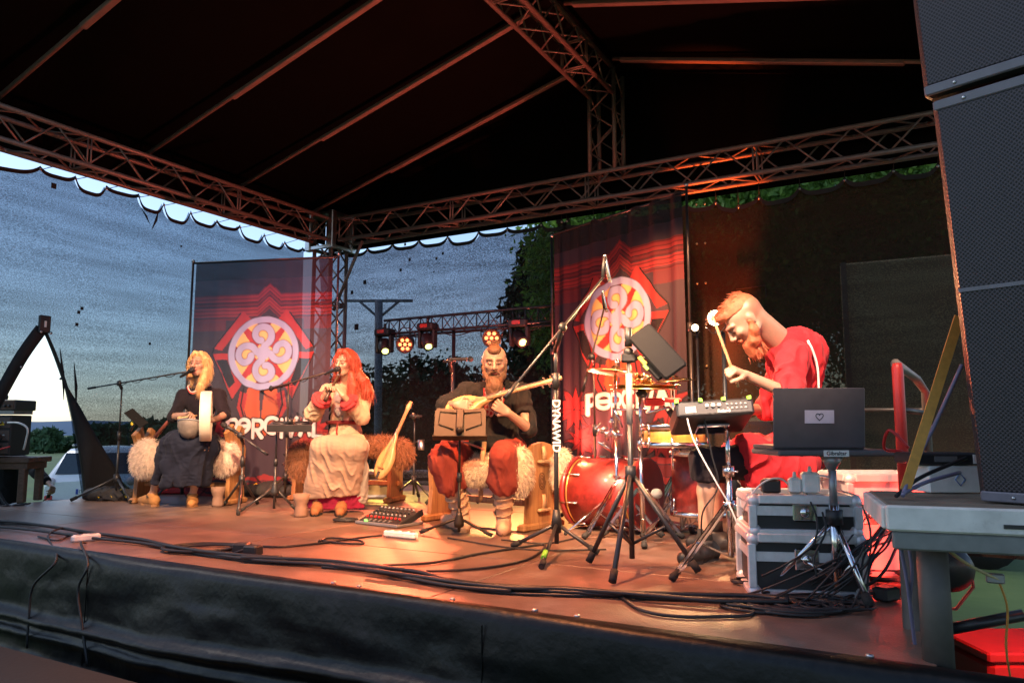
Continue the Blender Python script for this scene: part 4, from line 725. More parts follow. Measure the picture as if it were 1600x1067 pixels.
    S = sk(775, .070, .064); S.half(J(520, 777, 6.1), V(.1, 0, -1)); S.build('apron_skirt', cloth_mat('pale_linen', (.36, .24, .18)), t, .008, disp=fold(29, 0.013, 47, (1, 1, .22)))
    S = Body(.05); S.c(J(561, 702, 6.1), J(560, 780, 6.22), .075, .068).c(J(561, 702, 6.1), J(553, 692, 6.4), .075, .09); S.half(J(560, 786, 6.2), V(0, 0, -1)); S.build('side_skirt', cloth_mat('grey_linen', (.34, .29, .25)), t, .008, disp=fold(30, 0.0168, 57, (1, 1, .2)))
    for k in 'LR': shoe('shoe', mat('brown_suede', (.26, .10, .035), .85, var=.2, bump=.3), t, j['an'+k], j['to'+k], None, .10, .95)
    p = thing('pipe', 'short dark wooden pipe at the red-haired woman\'s lips', 'pipe', pm); MB().tube([pm, pm+pd*.02, pm+pd*.05, pm+pd*.22, pe], [.007, .008, .0125, .012, .017], 10).build('tube', mat('dark_pipe_wood', (.06, .03, .018), .35), p)
    MB().tube([pm+pd*.045, pm+pd*.055], .0155, 10).build('ring', M_ALU, p)
    for k in range(5): MB().ball(pm+pd*(.10+.026*k)-_fh*.011, .005, 8).build('finger_hole', M_BLK, p)
woman_pipe()
# ---------- lute player
def man_lute():
    j = dict(neck0=J(773, 586, 5.15), neck1=J(774, 604, 5.27), shL=J(732, 613, 5.27), shR=J(813, 614, 5.27), elL=J(697, 634, 5.13), wrL=J(712, 632, 4.97), elR=J(826, 670, 5.10), wrR=J(794, 645, 4.96),
             hpL=J(742, 704, 5.37), hpR=J(790, 705, 5.37), knL=J(692, 716, 4.95), knR=J(786, 712, 4.85), anL=J(722, 800, 5.08), anR=J(787, 806, 4.99), toL=FL(697, 819), toR=FL(786, 836))
    t = thing('person', 'bearded man with topknot, dark shirt and rust trousers, playing a long-necked lute', 'person', FL(755, 830)); B = Body(.02); limbs(B, j, 1.0)
    g, r, f, up = head(B, J(772.5, 566, 5.12), VD(-.02, .95, -.24), V(0, 0, 1), 1.0, brow=2)
    hand(B, j['wrL'], VD(-1, .25, -.05), VD(0, -1, -.2), (.5, .55, .6, .65), .95, thumb=-1); hand(B, j['wrR'], VD(.85, .1, .55), VD(.3, -1, .35), (.75, .8, .8, .85), .97, thumb=-1)
    B.build('body', M_SKIN, t, .005, SK)
    M_Bd = mat('brown_beard', (.15, .068, .032), .6, var=.35, scale=60, bump=.6, bscale=180); Q = Body(.02)
    for i in (-1, 1): Q.chain([g(.076*i, .0, .01), g(.072*i, .008, -.04), g(.056*i, .04, -.088), g(.022*i, .08, -.122)], [.007, .013, .022, .03])
    Q.chain([g(0, .078, -.118), g(0, .09, -.15), g(.0, .09, -.20), g(.004, .075, -.245)], [.042, .055, .05, .016]); Q.c(g(-.036, .086, -.066), g(-.004, .104, -.042), .006, .007).c(g(.036, .086, -.066), g(.004, .104, -.042), .006, .007)
    Q.bore(g(-.012, .10, -.058), g(.012, .12, -.058), .0065); o = Q.build('beard', M_Bd, t, .005, disp=fold(41, .006, 70, (1.8, 1.8, .3)))
    rs = []; ds = []; 
    for k in range(420):
        a = RNG.uniform(-1, 1); z = RNG.uniform(0, 1); rs.append(g(a*.05*(1-z*.5), .11-.02*z, -.09-.14*z)); ds.append(f*.35-up*1.+r*a*.35)
    mb = MB(); hairs(mb, rs, ds, .07, .0022, 5, .3, .1); mb.build('beard_strands', M_Bd, t)
    T = Body(.015); T.e(g(0, .01, .088), V(.05, .086, .037), np.stack([r, f, up], 1)).e(g(0, -.02, .118), V(.03, .04, .02), np.stack([r, f, up], 1)); T.build('topknot', M_Bd, t, .005, disp=fold(43, .004, 90))
    rs = [g(RNG.normal()*.018, -.02+RNG.normal()*.03, .128) for k in range(160)]; mb = MB(); hairs(mb, rs, [up+r*RNG.normal()*.35-f*.2 for _ in rs], .024, .0022, 9, .3, .15); mb.build('topknot_strands', M_Bd, t)
    DK, CRM, RED = (.017, .015, .015), (.62, .44, .32), (.40, .03, .03); S = Body(.04)
    S.e(J(772, 632, 5.27), V(.185, .13, .18)).e(J(773, 672, 5.27), V(.17, .14, .16)).e(J(772, 694, 5.25), V(.2, .19, .09)).c(j['neck1']-V(0, 0, .03), j['shL'], .055, .064).c(j['neck1']-V(0, 0, .03), j['shR'], .055, .064)
    for k in 'LR': S.c(j['sh'+k], j['el'+k], .066, .062)
    d = nrm(j['wrL']-j['elL']); S.c(j['elL'], j['elL']+d*.10, .06, .05).half(j['elL']+d*.09, d, .12); d2 = nrm(j['wrR']-j['elR']); S.half(j['elR']+d2*.035, d2, .11)
    S.bore(j['neck1']+V(0, 0, .02), j['neck1']+V(0, 0, .14)-_fh*.03, .075); S.build('shirt', cloth_mat('dark_shirt', DK), t, .007, disp=fold(45, 0.0160, 52))
    # embroidered breast panel laid over the shirt
    nu, nv = 40, 60; U, W = np.meshgrid(np.linspace(-1, 1, nu), np.linspace(0, 1, nv), indexing='ij'); wid = 17-3*W; P = np.zeros((nu, nv, 3)); Cc = np.zeros((nu, nv, 3)); Cc[:] = CRM
    for a in range(nu):
        for b in range(nv): P[a, b] = J(772+U[a, b]*wid[a, b], 606+50*W[a, b]-3*(U[a, b]**2)*(W[a, b] > .9), 5.15-.055*math.sin(math.pi*min(1, .2+W[a, b]*.8))+.03*U[a, b]**2)
    pat = np.sin(U*9+2*np.sin(W*14))*np.cos(W*22+1.5*np.sin(np.abs(U)*5)); Cc[pat > .25] = RED; Cc[(np.abs(U) > .88) | (W > .95)] = RED; Cc[(np.abs(U) < .07) & (W < .5)] = DK
    mb = MB(); mb.grid(P); me = mb.mesh('embroidered_panel'); at = me.attributes.new('tint', 'FLOAT_COLOR', 'POINT'); at.data.foreach_set('color', np.concatenate([Cc.reshape(-1, 3), np.ones((nu*nv, 1))], 1).astype(np.float32).ravel()); ob('embroidered_panel', me, cloth_mat('embroidery', (1, 1, 1), attr='tint'), t)
    M_T = cloth_mat('rust_wool', (.27, .045, .03)); Z = Body(.05)
    for k, fx in (('L', -1), ('R', 1)):
        kn, an = j['kn'+k], j['an'+k]; Z.c(j['hp'+k], kn, .11, .072).c(kn*.6+j['hp'+k]*.4-V(0, 0, .06), kn-V(0, 0, .06), .085, .07).c(kn, kn*.7+an*.3, .074, .082).c(kn*.7+an*.3, kn*.5+an*.5, .082, .07); q = kn*.42+an*.58; Z.c(kn*.6+an*.4, q, .085, .06); Z.half(kn*.44+an*.56, nrm(an-kn), .2)
    Z.c(J(798, 700, 5.3), J(798, 712, 5.02), .10, .085).c(J(690, 712, 5.05), J(716, 700, 5.25), .075, .1)
    Z.build('trousers', M_T, t, .008, disp=fold(47, 0.0237, 47))
    M_Bt = mat('pale_leather', (.60, .36, .22), .65, var=.15, bump=.25)
    for k in 'LR':
        kn, an = j['kn'+k], j['an'+k]; bt = shoe('boot', M_Bt, t, an, j['to'+k], mat('sole_leather', (.2, .11, .06), .7), .13, 1.05); top = kn*.47+an*.53
        L_ = Body(.02); L_.c(an-V(0, 0, .02), an*.5+top*.5, .05, .058).c(an*.5+top*.5, top, .058, .064); L_.half(top-(an-top)*-.12*0, nrm(top-an), .3); L_.build('gaiter', M_Bt, bt, .006, disp=fold(49, .003, 40))
        u, v, _ = frame(top-an)
        for q in (.12, .42, .72, .98):
            c = an+(top-an)*q; rr = .058+.012*q; MB().tube([c+(u*math.cos(a)+v*math.sin(a))*rr+(top-an)*.05*math.sin(a) for a in np.linspace(0, 6.28, 18)], .014, 6, flat=.35).build('strap', mat('strap_leather', (.46, .26, .15), .7), bt)
    MB().tube([J(757, 690, 5.08), J(754, 715, 5.01), J(752, 745, 5.02), J(751, 776, 5.05), J(751, 784, 5.05)], [.018, .018, .017, .016, .008], 6, flat=.25).build('belt_end', mat('belt_leather', (.35, .19, .09), .6), t)
    MB().tube([J(706, 682, 5.13), J(730, 692, 5.03), J(757, 702, 5.05)], .014, 6, flat=.4).build('shirt_hem', cloth_mat('hem_braid', (.5, .2, .14)), t)
man_lute()
def lute():
    A, N = J(722, 633, 4.99), J(878, 590, 4.98); d = nrm(N-A); n = nrm(VD(0, .75, .66)-d*(VD(0, .75, .66)@d)); s = np.cross(n, d); t = thing('lute', 'long-necked pale wooden lute held across the bearded man\'s lap', 'lute', A); B = Body(.015); M = np.stack([d, s, n], 1)
    B.e(A-n*.03, V(.13, .09, .075), M).c(A+d*.06-n*.02, A+d*.21-n*.012, .055, .014); B.half(A+n*.008, n); B.build('bowl', woodmat('lute_wood', (.62, .36, .16), (.5, .27, .11), .35, axis=0, coat=.3), t, .006)
    M_N = woodmat('neck_wood', (.60, .38, .19), (.48, .28, .12), .4, axis=0); MB().tube([A+d*.17, A+d*.3, N-d*.16, N-d*.05, N], [.02, .017, .017, .022, .014], 8, flat=.8).build('neck', M_N, t)
    MB().lathe(A+n*.009, n, [(.022, 0), (.022, .001), (1e-5, .001)], 16).build('sound_hole', mat('hole_dark', (.10, .05, .03), .7), t); MB().box(A-d*.07+n*.014, (.012, .07, .012), (d, s, n), bev=.003).build('bridge', M_WOOD, t)
    for k in range(3): MB().tube([A-d*.09+s*(k-1)*.012+n*.018, N-d*.13+s*(k-1)*.007+n*.022], .0012, 4).build('string', M_ALU, t)
    for k in range(5):
        c = N-d*(.14-.022*k); MB().cyl(c-s*.03, c+s*.03, .004, n=6).ball(c+s*.036*(1 if k % 2 else -1), (.009, .012), 8, s).build('peg', mat('peg_dark', (.06, .035, .02), .4), t)
    for k in range(8): c = A+d*(.27+.06*k); MB().tube([c+(s*math.cos(a)+n*math.sin(a)*.85)*.018 for a in np.linspace(0, 6.28, 10)], .0015, 4).build('fret', M_ALU, t)
lute()
# ---------- drummer
def drummer():
    j = dict(neck0=J(1178, 508, 4.02), neck1=J(1228, 550, 4.12), shL=J(1240, 556, 3.95), shR=J(1222, 562, 4.3), elL=J(1237, 618, 3.83), wrL=J(1166, 586, 3.82), elR=J(1200, 640, 4.42), wrR=J(1135, 640, 4.36),
             hpL=J(1252, 722, 4.10), hpR=J(1246, 722, 4.36), knL=J(1104, 722, 3.98), knR=J(1118, 728, 4.34), anL=J(1102, 852, 3.95), anR=J(1119, 838, 4.28), toL=FL(1072, 882), toR=FL(1085, 856))
    t = thing('person', 'red-haired bearded drummer in red tunic leaning over the sample pad with a stick', 'person', FL(1180, 860)); B = Body(.02); limbs(B, j, .97)
    f = VD(.66, -.14, -.72); g, r, f, up = head(B, J(1165, 500, 4.0), f, V(0, 0, 1)-RGT*.9, 1.07, brow=3); B.c(g(0, -.045, -.02), J(1222, 531, 4.1), .056, .058, 0, .03).e(g(0, -.035, .035), V(.088, .083, .078), np.stack([r, f, up], 1), 6, .01)
    wd = nrm(J(1147, 577, 3.80)-j['wrL']); hand(B, j['wrL'], wd, VD(-.1, -.5, -.9), (1.25, 1.25, 1.3, 1.3), 1.0, thumb=-1, tcurl=.8); hand(B, j['wrR'], VD(1, 0, .2), VD(0, 0, -1), (1.2,)*4, .98, thumb=1, tcurl=.8)
    B.build('body', M_SKIN, t, .005, SK)
    M_H = mat('ginger_hair', (.40, .10, .04), .6, var=.35, scale=60, bump=.5, bscale=200); M = np.stack([r, f, up], 1); Hh = Body(.015); Hh.e(g(0, -.012, .05), V(.083, .108, .092), M).e(g(0, .07, .10), V(.055, .042, .034), M); Hh.half(g(0, 0, .062), -up*1.+f*.12); Hh.build('hair', M_H, t, .005, disp=fold(52, .005, 90, (1, 1, 1)))
    rs = [g(RNG.normal()*.03, RNG.uniform(-.09, .11), .125-RNG.random()*.02) for _ in range(380)]; mb = MB(); hairs(mb, rs, [up*.7+f*.8+r*RNG.normal()*.3 for _ in rs], .04, .0022, 15, .1, .1); mb.build('hair_strands', M_H, t)
    Q = Body(.018)
    for i in (-1, 1): Q.chain([g(.074*i, .0, -.01), g(.068*i, .02, -.055), g(.045*i, .055, -.095), g(.015*i, .085, -.115)], [.016, .024, .03, .03])
    Q.chain([g(0, .07, -.10), g(0, .08, -.14), g(0, .065, -.175)], [.044, .044, .018]); Q.c(g(-.03, .095, -.05), g(0, .106, -.04), .009, .009).c(g(.03, .095, -.05), g(0, .106, -.04), .009, .009); Q.build('beard', M_H, t, .005, disp=fold(53, .005, 90))
    rs = [g(RNG.normal()*.03, .07+RNG.normal()*.02, -.12-RNG.random()*.03) for _ in range(300)]; mb = MB(); hairs(mb, rs, [-up+f*.3+r*RNG.normal()*.3 for _ in rs], .045, .0022, 16, .1, .1); mb.build('beard_strands', M_H, t)
    M_R = cloth_mat('red_linen', (.42, .022, .03)); S = Body(.045); S.e(J(1247, 575, 4.13), V(.13, .17, .19)).e(J(1250, 640, 4.18), V(.14, .17, .19)).e(J(1243, 705, 4.22), V(.17, .19, .13)).c(j['neck1']+RGT*.05-V(0, 0, .03), j['shL'], .065, .078).c(j['neck1']+RGT*.05-V(0, 0, .03), j['shR'], .065, .078)
    S.c(j['shL'], j['elL'], .072, .068).c(j['shR'], j['elR'], .07, .066); d = nrm(j['wrL']-j['elL']); S.c(j['elL'], j['elL']+d*.09, .066, .058).half(j['elL']+d*.075, d, .12)
    for k, x in (('L', 1140), ('R', 1150)): S.c(J(1240, 712, DEP(j['hp'+k])), J(x, 712, DEP(j['kn'+k])), .11, .092)
    S.c(J(1150, 730, 4.0), J(1160, 742, 4.0), .08, .07).c(J(1250, 735, 4.05), J(1180, 745, 4.0), .09, .08)
    S.half(J(1158, 715, 4.0), VD(1, 0, -.1), .34); S.c(J(1243, 538, 4.09), J(1264, 548, 4.12), .088, .09).c(J(1238, 540, 4.09), J(1222, 547, 4.1), .08, .08).half(J(1216, 531, 4.08), VD(.72, 0, .70), .14); S.build('tunic', M_R, t, .007, disp=fold(55, 0.0241, 44))
    pts = catmull([J(1262, 532, 3.945), J(1270, 548, 3.94), J(1277, 572, 3.95), J(1279, 600, 3.955), J(1279, 640, 3.96)], 5); MB().tube(pts, .0065, 6).build('white_piping', mat('white_cord', (.8, .7, .66), .6), t)
    Z = Body(.03); M_Z = cloth_mat('dark_shorts', (.022, .016, .02))
    for k in 'LR': kn = j['kn'+k]; Z.c(j['hp'+k], kn, .105, .085).c(kn, kn*.8+j['an'+k]*.2, .085, .075); Z.half(kn*.78+j['an'+k]*.22, nrm(j['an'+k]-kn), .2)
    Z.build('shorts', M_Z, t, .008, disp=fold(57, 0.0116, 57))
    for k in 'LR': o = shoe('shoe', mat('black_shoe', (.016, .015, .016), .5), t, j['an'+k], j['to'+k], M_BLK, .11, 1.05); MB().cyl(V(*j['an'+k][:2], .09), V(*j['an'+k][:2], .17), .04, .038, 14).build('sock', cloth_mat('black_sock', (.02, .02, .02)), o)
    a, b = J(1154, 605, 3.80), J(1110, 485, 3.86); st = thing('drumstick', 'pale drumstick raised in the drummer\'s hand', 'drumstick', a); d = b-a; MB().tube([a, a+d*.02, a+d*.75, a+d*.94], [.006, .0078, .0074, .0045], 10).build('shaft', M_WOODL, st); MB().ball(a+d*.97, (.006, .012), 10, d).build('tip', M_WOODL, st)
drummer()
# ================================================================ benches, fur, instruments and stands
def fur(label, lobes, col, dark, n, ln, seed, cat='sheepskin', hide=None):
    t = thing('sheepskin', label, cat, lobes[0][0]*V(1, 1, 0)); B = Body(.05)
    for c, R, M in lobes: B.e(c, V(*R), M)
    m = mat('wool_'+str(seed), col, .9, var=.25, scale=30, bump=.6, bscale=120, sheen=.2); me = B.mesh('hide', .012, disp=fold(seed, .008, 90)); ob('hide', me, m, t)
    co = np.empty(len(me.vertices)*3); me.vertices.foreach_get('co', co); co = co.reshape(-1, 3); no = np.empty(len(co)*3); me.vertices.foreach_get('normal', no); no = no.reshape(-1, 3)
    i = np.random.default_rng(seed).integers(0, len(co), n); mb = MB(); hairs(mb, co[i]-no[i]*.006, no[i]+V(0, 0, -.35), ln, .0023, seed, .9, .3, 4); o = mb.build('wool', m, t); o['kind'] = 'stuff'; return t
def ax3(dirx): X = nrm(V(*dirx)*V(1, 1, 0)); return X, V(-X[1], X[0], 0), ZZ
def bench(label, A, B, seat, tops, wd=.32, pegs=False, head=None):
    A, B = V(*A), V(*B); X, Y, Z = ax3(B-A); L = np.linalg.norm(B-A); t = thing('bench', label, 'bench', (A+B)/2, 'wooden benches of the band')
    for n_ in range(3): MB().box((A+B)/2+Y*((n_-1)*.1)+V(0, 0, seat-.02), (L*.96, .096, .035), (X, Y, Z), bev=.006).build('seat_plank', M_WOOD, t)
    for k, (p, sg) in enumerate(((A, -1), (B, 1))):
        h = tops[k]; w_ = wd/2; o = [(-w_, .03), (-w_*.9, seat*.5), (-w_, seat*.95), (-w_*.95, h*.86), (-w_*.6, h*.97), (0, h), (w_*.5, h*.97), (w_*.92, h*.86), (w_, seat*.9), (w_*.86, seat*.5), (w_, .03)]
        if head and head[k]: o = [(-w_, .03), (-w_*.9, seat*.5), (-w_, seat), (-w_*1.3, h*.86), (-w_*1.5, h*.92), (-w_*.7, h*1.04), (-w_*.4, h*.90), (0, h*.93), (w_*.3, h*1.02), (w_*.7, h*.98), (w_*.75, h*.8), (w_, seat), (w_*.86, seat*.5), (w_, .03)]
        MB().prism(o, p, Y, ZZ, .04).build('end_board', M_WOOD, t); MB().box(p+V(0, 0, .025), (.07, wd*1.35, .05), (X, Y, Z), bev=.012).build('foot_bar', M_WOOD, t)
        if pegs and k == 1:
            for z in (.50, .17):
                MB().tube([p+X*.03+Y*-.02+V(0, 0, z-.05), p+X*.045-Y*.02+V(0, 0, z+.02), p+X*.035-Y*.02+V(0, 0, z+.07)], [.013, .024, .018], 8, flat=.6).build('peg', M_WOODL, t); MB().box(p+X*.04-Y*.02+V(0, 0, z-.035), (.03, .13, .022), (X, Y, Z), bev=.006).build('peg', M_WOODL, t)
            sp = [p+X*.0225+Y*(-.02+(.008+.012*a/6.28)*math.cos(a))+V(0, 0, .335+(.008+.012*a/6.28)*math.sin(a)*1.5) for a in np.linspace(0, 18.8, 60)]; MB().tube(sp, .0028, 5).build('carved_spiral', mat('carved_dark', (.12, .05, .02), .7), t)
    MB().box((A+B)/2+V(0, 0, .17), (L+.10, .05, .045), (X, Y, Z), bev=.008).build('stretcher', M_WOOD, t); return t
b1A, b1B = FL(224, 784), FL(366, 787); bench('carved wooden bench under the blonde woman, with upright animal-head ends', b1A, b1B, .50, (.68, .70), .26, head=(1, 1))
b2A, b2B = FL(470, 779), FL(617, 783); bench('wooden bench with rounded ends under the red-haired woman', b2A, b2B, .46, (.52, .52), .3)
b3A, b3B = FL(696, 810), FL(846, 826); bench('wooden bench with spiral-carved end board and pegs under the lute player', b3A, b3B, .46, (.52, .60), .36, pegs=True)
fur('white sheepskin draped over the blonde woman\'s bench', [(J(228, 716, 6.72), (.13, .11, .165), None), (J(350, 714, 6.78), (.145, .11, .15), None), (J(290, 696, 6.98), (.36, .14, .06), None)], (.74, .58, .46), None, 13000, .05, 61)
fur('shaggy brown fur draped over the red-haired woman\'s bench', [(J(472, 718, 6.42), (.11, .10, .15), None), (J(600, 698, 6.4), (.17, .12, .07), None), (J(628, 708, 6.4), (.07, .1, .11), None), (J(540, 694, 6.5), (.35, .14, .06), None)], (.26, .09, .035), None, 14000, .06, 62, 'fur')
fur('cream sheepskin draped over the lute player\'s bench', [(J(812, 736, 4.95), (.075, .09, .16), None), (J(745, 738, 5.05), (.14, .1, .08), None), (J(878, 735, 5.25), (.05, .10, .16), None), (J(770, 716, 5.2), (.28, .13, .05), None)], (.70, .54, .38), None, 13000, .042, 63)
# frame drum and the grey hide bowl on the lap
def frame_drum():
    c = J(322, 650, 6.42); a = nrm(RGT+_fh*.36+V(0, 0, .02)); t = thing('frame_drum', 'round white frame drum held edge-on on the blonde woman\'s knee', 'drum', c); R = .212
    MB().lathe(c, a, [(R, -.045), (R+.004, -.03), (R+.004, .04), (R, .045), (R-.012, .045), (R-.012, -.04)], 48).build('rim', mat('drum_rim', (.74, .64, .50), .5, var=.08), t); MB().lathe(c-a*.043, a, [(1e-5, 0), (R*.6, .001), (R-.004, .002)], 48).build('skin_head', mat('drum_skin', (.55, .44, .33), .6, var=.2, scale=9), t)
    MB().cyl(c+V(0, 0, R-.01)+a*.02, c-V(0, 0, R-.01)+a*.02, .009, n=8).build('cross_bar', M_WOOD, t)
    e, f_ = J(281, 653, 6.42), J(308, 649, 6.52); b = thing('drum_beater', 'short pale wooden beater in the blonde woman\'s hand', 'beater', e); d = f_-e; MB().tube([e, f_], [.009, .007], 8).build('handle', M_WOODL, b); MB().ball(e, (.017, .022), 10, d).build('beater_head', M_WOODL, b)
    o = J(298, 659, 6.40); g = thing('hide_bowl', 'grey hide half-round hand drum resting on the blonde woman\'s lap', 'drum', o); MB().lathe(o, V(0, 0, -1)+_fh*-.25, [(.10, 0), (.104, .012), (.10, .05), (.082, .10), (.05, .135), (1e-5, .15)], 24).build('bowl', mat('grey_hide', (.17, .14, .12), .6, var=.35, scale=14, bump=.4), g)
    MB().lathe(o+V(0, 0, .004), V(0, 0, -1)+_fh*-.25, [(.107, 0), (.107, .014), (.1, .014)], 24).build('rim', M_GREY, g)
frame_drum()
for px, py, s, lab in ((340, 791, 1., 'clay goblet beaker on the floor right of the blonde woman\'s foot'), (470, 807, 1.05, 'clay goblet beaker on the floor left of the red-haired woman\'s feet')):
    p = FL(px, py); t = tag(MB().lathe(p, ZZ, [(.048*s, 0), (.052*s, .02), (.045*s, .07*s), (.043*s, .09*s), (.058*s, .125*s), (.062*s, .17*s), (.057*s, .17*s), (.05*s, .12*s), (1e-5, .1*s)], 24).build('clay_beaker', mat('grey_clay', (.22, .13, .09), .75, var=.2, bump=.2)), lab, 'beaker', 'clay beakers on the floor')
def fiddle():
    A, N = J(600, 722, 6.2), J(640, 632, 6.35); d = nrm(N-A); n = nrm(VD(.25, 1, .2)-d*(VD(.25, 1, .2)@d)); s = np.cross(n, d); t = thing('bowed_lute', 'pale wooden bowed lute leaning on the fur bench end beside the red-haired woman', 'lute', A); B = Body(.015); M = np.stack([d, s, n], 1)
    B.e(A-n*.02, V(.15, .075, .05), M).c(A+d*.08-n*.015, A+d*.25, .05, .016); B.half(A+n*.012, n); B.build('body', woodmat('fiddle_wood', (.50, .30, .13), (.40, .21, .08), .4, coat=.3), t, .006); MB().tube([A+d*.2, N-d*.06, N-d*.02, N+d*.03], [.016, .014, .022, .012], 8).build('neck', M_WOODL, t)
    for k in range(3): MB().tube([A-d*.10+s*(k-1)*.01+n*.02, N-d*.02+s*(k-1)*.007+n*.016], .0012, 4).build('string', M_ALU, t)
    MB().box(A-d*.05+n*.02, (.008, .06, .02), (d, s, n)).build('bridge', M_WOOD, t); MB().box(A-d*.11+n*.014, (.05, .025, .008), (d, s, n)).build('tailpiece', M_BLK, t)
    for k in (-1, 0, 1): MB().cyl(N-s*.03+d*.015*k, N+s*.035+d*.015*k, .004, n=6).build('peg', M_BLK, t)
fiddle()
# ---------------------------------------------------------------- stands
def tripod(t, B, zhub, feet, m, r=.011, rub=True, zlow=None):
    for f_ in feet:
        f_ = V(*f_); lg = MB().cyl(V(B[0], B[1], zhub), V(f_[0], f_[1], .014), r, n=8).build('leg', m, t)
        if rub: d = nrm(V(f_[0], f_[1], .014)-V(B[0], B[1], zhub)); MB().cyl(V(f_[0], f_[1], .014)-d*.06, V(f_[0], f_[1], .016), r*1.5, n=8).build('rubber_foot', M_RUB, lg)
        if zlow is not None: MB().cyl(V(B[0], B[1], zlow), V(B[0], B[1], zhub)*.45+V(f_[0], f_[1], .014)*.55, r*.7, n=6).build('leg_brace', m, t)
    MB().cyl(V(B[0], B[1], zhub-.05), V(B[0], B[1], zhub+.03), r*2.3, n=12).build('hub', M_BLK, t)
def feet3(B, R, a0): return [(B[0]+R*math.cos(a0+k*2.094), B[1]+R*math.sin(a0+k*2.094), 0) for k in range(3)]
def mic_on(t, p, d, kind='dyn'):
    d = nrm(d); p = V(*p)
    if kind == 'dyn': m = MB().tube([p-d*.20, p-d*.185, p-d*.05, p-d*.03], [.010, .012, .016, .022], 12).build('microphone', M_BLK, t); MB().ball(p, (.025, .028), 14, d).build('grille_ball', mat('mic_grille', (.05, .05, .052), .5, .7, bump=.6, bscale=500), m)
    else: m = MB().tube([p-d*.09, p-d*.085, p+d*.075, p+d*.08], [.008, .0115, .0115, .009], 12).build('microphone', mat('nickel', (.75, .72, .68), .25, .9), t); MB().tube([p+d*.05, p+d*.056], .0122, 12).build('band', M_BLK, m)
def mic_stand(label, B, ztop, feet, boom=None, mic=None, kind='dyn', m=M_BLKM, zhub=.22, clip=True, split=.45, zlow=None, group='microphone stands', r=.011):
    t = thing('microphone_stand', label, 'microphone stand', B, group); x, y = B[0], B[1]; tripod(t, B, zhub, feet, m, zlow=zlow)
    zs = zhub+(ztop-zhub)*split; MB().cyl((x, y, .05), (x, y, zs), r, n=10).build('lower_tube', m, t); MB().cyl((x, y, zs), (x, y, ztop), r*.72, n=10).build('upper_tube', m, t); MB().cyl((x, y, zs-.045), (x, y, zs+.045), r*1.6, n=10).build('clutch', M_BLK, t)
    if boom:
        a, b = V(*boom[0]), V(*boom[1]); d = nrm(b-a); MB().cyl(a, b, .0075, n=8).build('boom', m, t); tt = ((V(x, y, ztop)-a)@d); c = a+d*tt
        MB().ball(c, (.03, .02), 12, np.cross(d, ZZ)).cyl(c, V(x, y, ztop-.03), .015, n=8).build('boom_clutch', M_BLK, t); MB().cyl(a, a+d*.12, .012, n=8).build('counter_grip', M_BLK, t)
        q = [a+d*np.linalg.norm(b-a)*u+V(0, 0, -.012-.012*math.sin(u*40)) for u in np.linspace(tt/np.linalg.norm(b-a), .97, 26)]; MB().tube(q, .0035, 5).build('cable', M_CAB, t)
    if mic:
        mic_on(t, mic[0], mic[1], kind)
        if boom: MB().tube([b, (V(*mic[0])-nrm(mic[1])*.10+b)/2, V(*mic[0])-nrm(mic[1])*.08], .012, 8).build('mic_clip', M_BLK, t)
    return t
B = FL(180, 782); D = DEP(B); zt = J(187, 602, D)[2]; e = J(296, 580, 6.72)
mic_stand('boom microphone stand beside the parted screen, mic at the blonde woman\'s mouth', B, zt, [FL(110, 784), FL(205, 787), FL(200, 765)], (J(138, 607, D+.35), e), (J(300, 578, 6.69), nrm(J(304, 576, 6.68)-J(294, 582, 6.74))))
B = FL(376, 796); D = DEP(B); zt = J(374, 688, D)[2]
t = mic_stand('low tripod microphone stand with short tilted boom right of the blonde woman', B, zt, [FL(350, 790), FL(402, 788), FL(372, 806)], (J(418, 710, D-.1), J(358, 668, D)), (J(350, 664, D), J(348, 663, D)-J(362, 671, D)), zhub=.26)
B = FL(445, 778); D = DEP(B); zt = J(456, 594, D)[2]
mic_stand('boom microphone stand in front of the left banner, mic at the pipe player\'s mouth', B, zt, feet3(B, .3, .4), (J(405, 612, D+.3), J(518, 580, 6.2)), (J(528, 576, 6.09), nrm(J(531, 575, 6.08)-J(519, 580, 6.16))), m=mat('bronze_metal', (.10, .07, .05), .4, .5))
B = FL(870, 863); D = DEP(B); zt = J(868, 537, D)[2]
ms4 = mic_stand('tall black boom microphone stand with white lettering beside the drums', B, zt, [FL(846, 890), FL(935, 868), FL(800, 857)], (J(789, 622, D-.35), J(942, 434, D+.25)), (J(949, 421, D+.28), J(953, 443, D+.28)-J(945, 399, D+.28)), 'pencil', zhub=.16, split=.8, r=.0135)
text_mesh('DYNAWID', .062, V(B[0], B[1], J(868, 665, D)[2])-nrm(_fh)*.0145, V(0, 0, -1), RGT, 'lettering', M_WHT, ms4, bold=.0015); MB().cyl(V(B[0], B[1], .13), V(B[0], B[1], .24), .034, .02, 12).build('base_hub', M_BLK, ms4)
g_ = FL(846, 888); MB().cyl(V(g_[0], g_[1], .03)*.9+V(B[0], B[1], .16)*.1, V(g_[0], g_[1], .03)*.75+V(B[0], B[1], .16)*.25, .0145, n=8).build('green_band', M_GRN, ms4)
B = FL(931, 812); D = DEP(B); zt = J(926, 556, D)[2]
mic_stand('bronze boom microphone stand behind the drums with silver pencil mic', B, zt, feet3(B, .3, 1.), (J(910, 612, D), J(944, 482, D)), (J(945, 472, D), J(950, 494, D)-J(941, 450, D)), 'pencil', m=mat('bronze_metal', (.10, .07, .05), .4, .5))
B = FL(704, 786); D = DEP(B); zt = J(701, 574, D)[2]
mic_stand('straight microphone stand behind the lute player with mic lying level', B, zt, feet3(B, .28, .2), (J(692, 565, D), J(720, 562, D)), (J(735, 561, D-.1), RGT), zhub=.25)
B = FL(646, 781); D = DEP(B); zt = J(645, 652, D)[2]
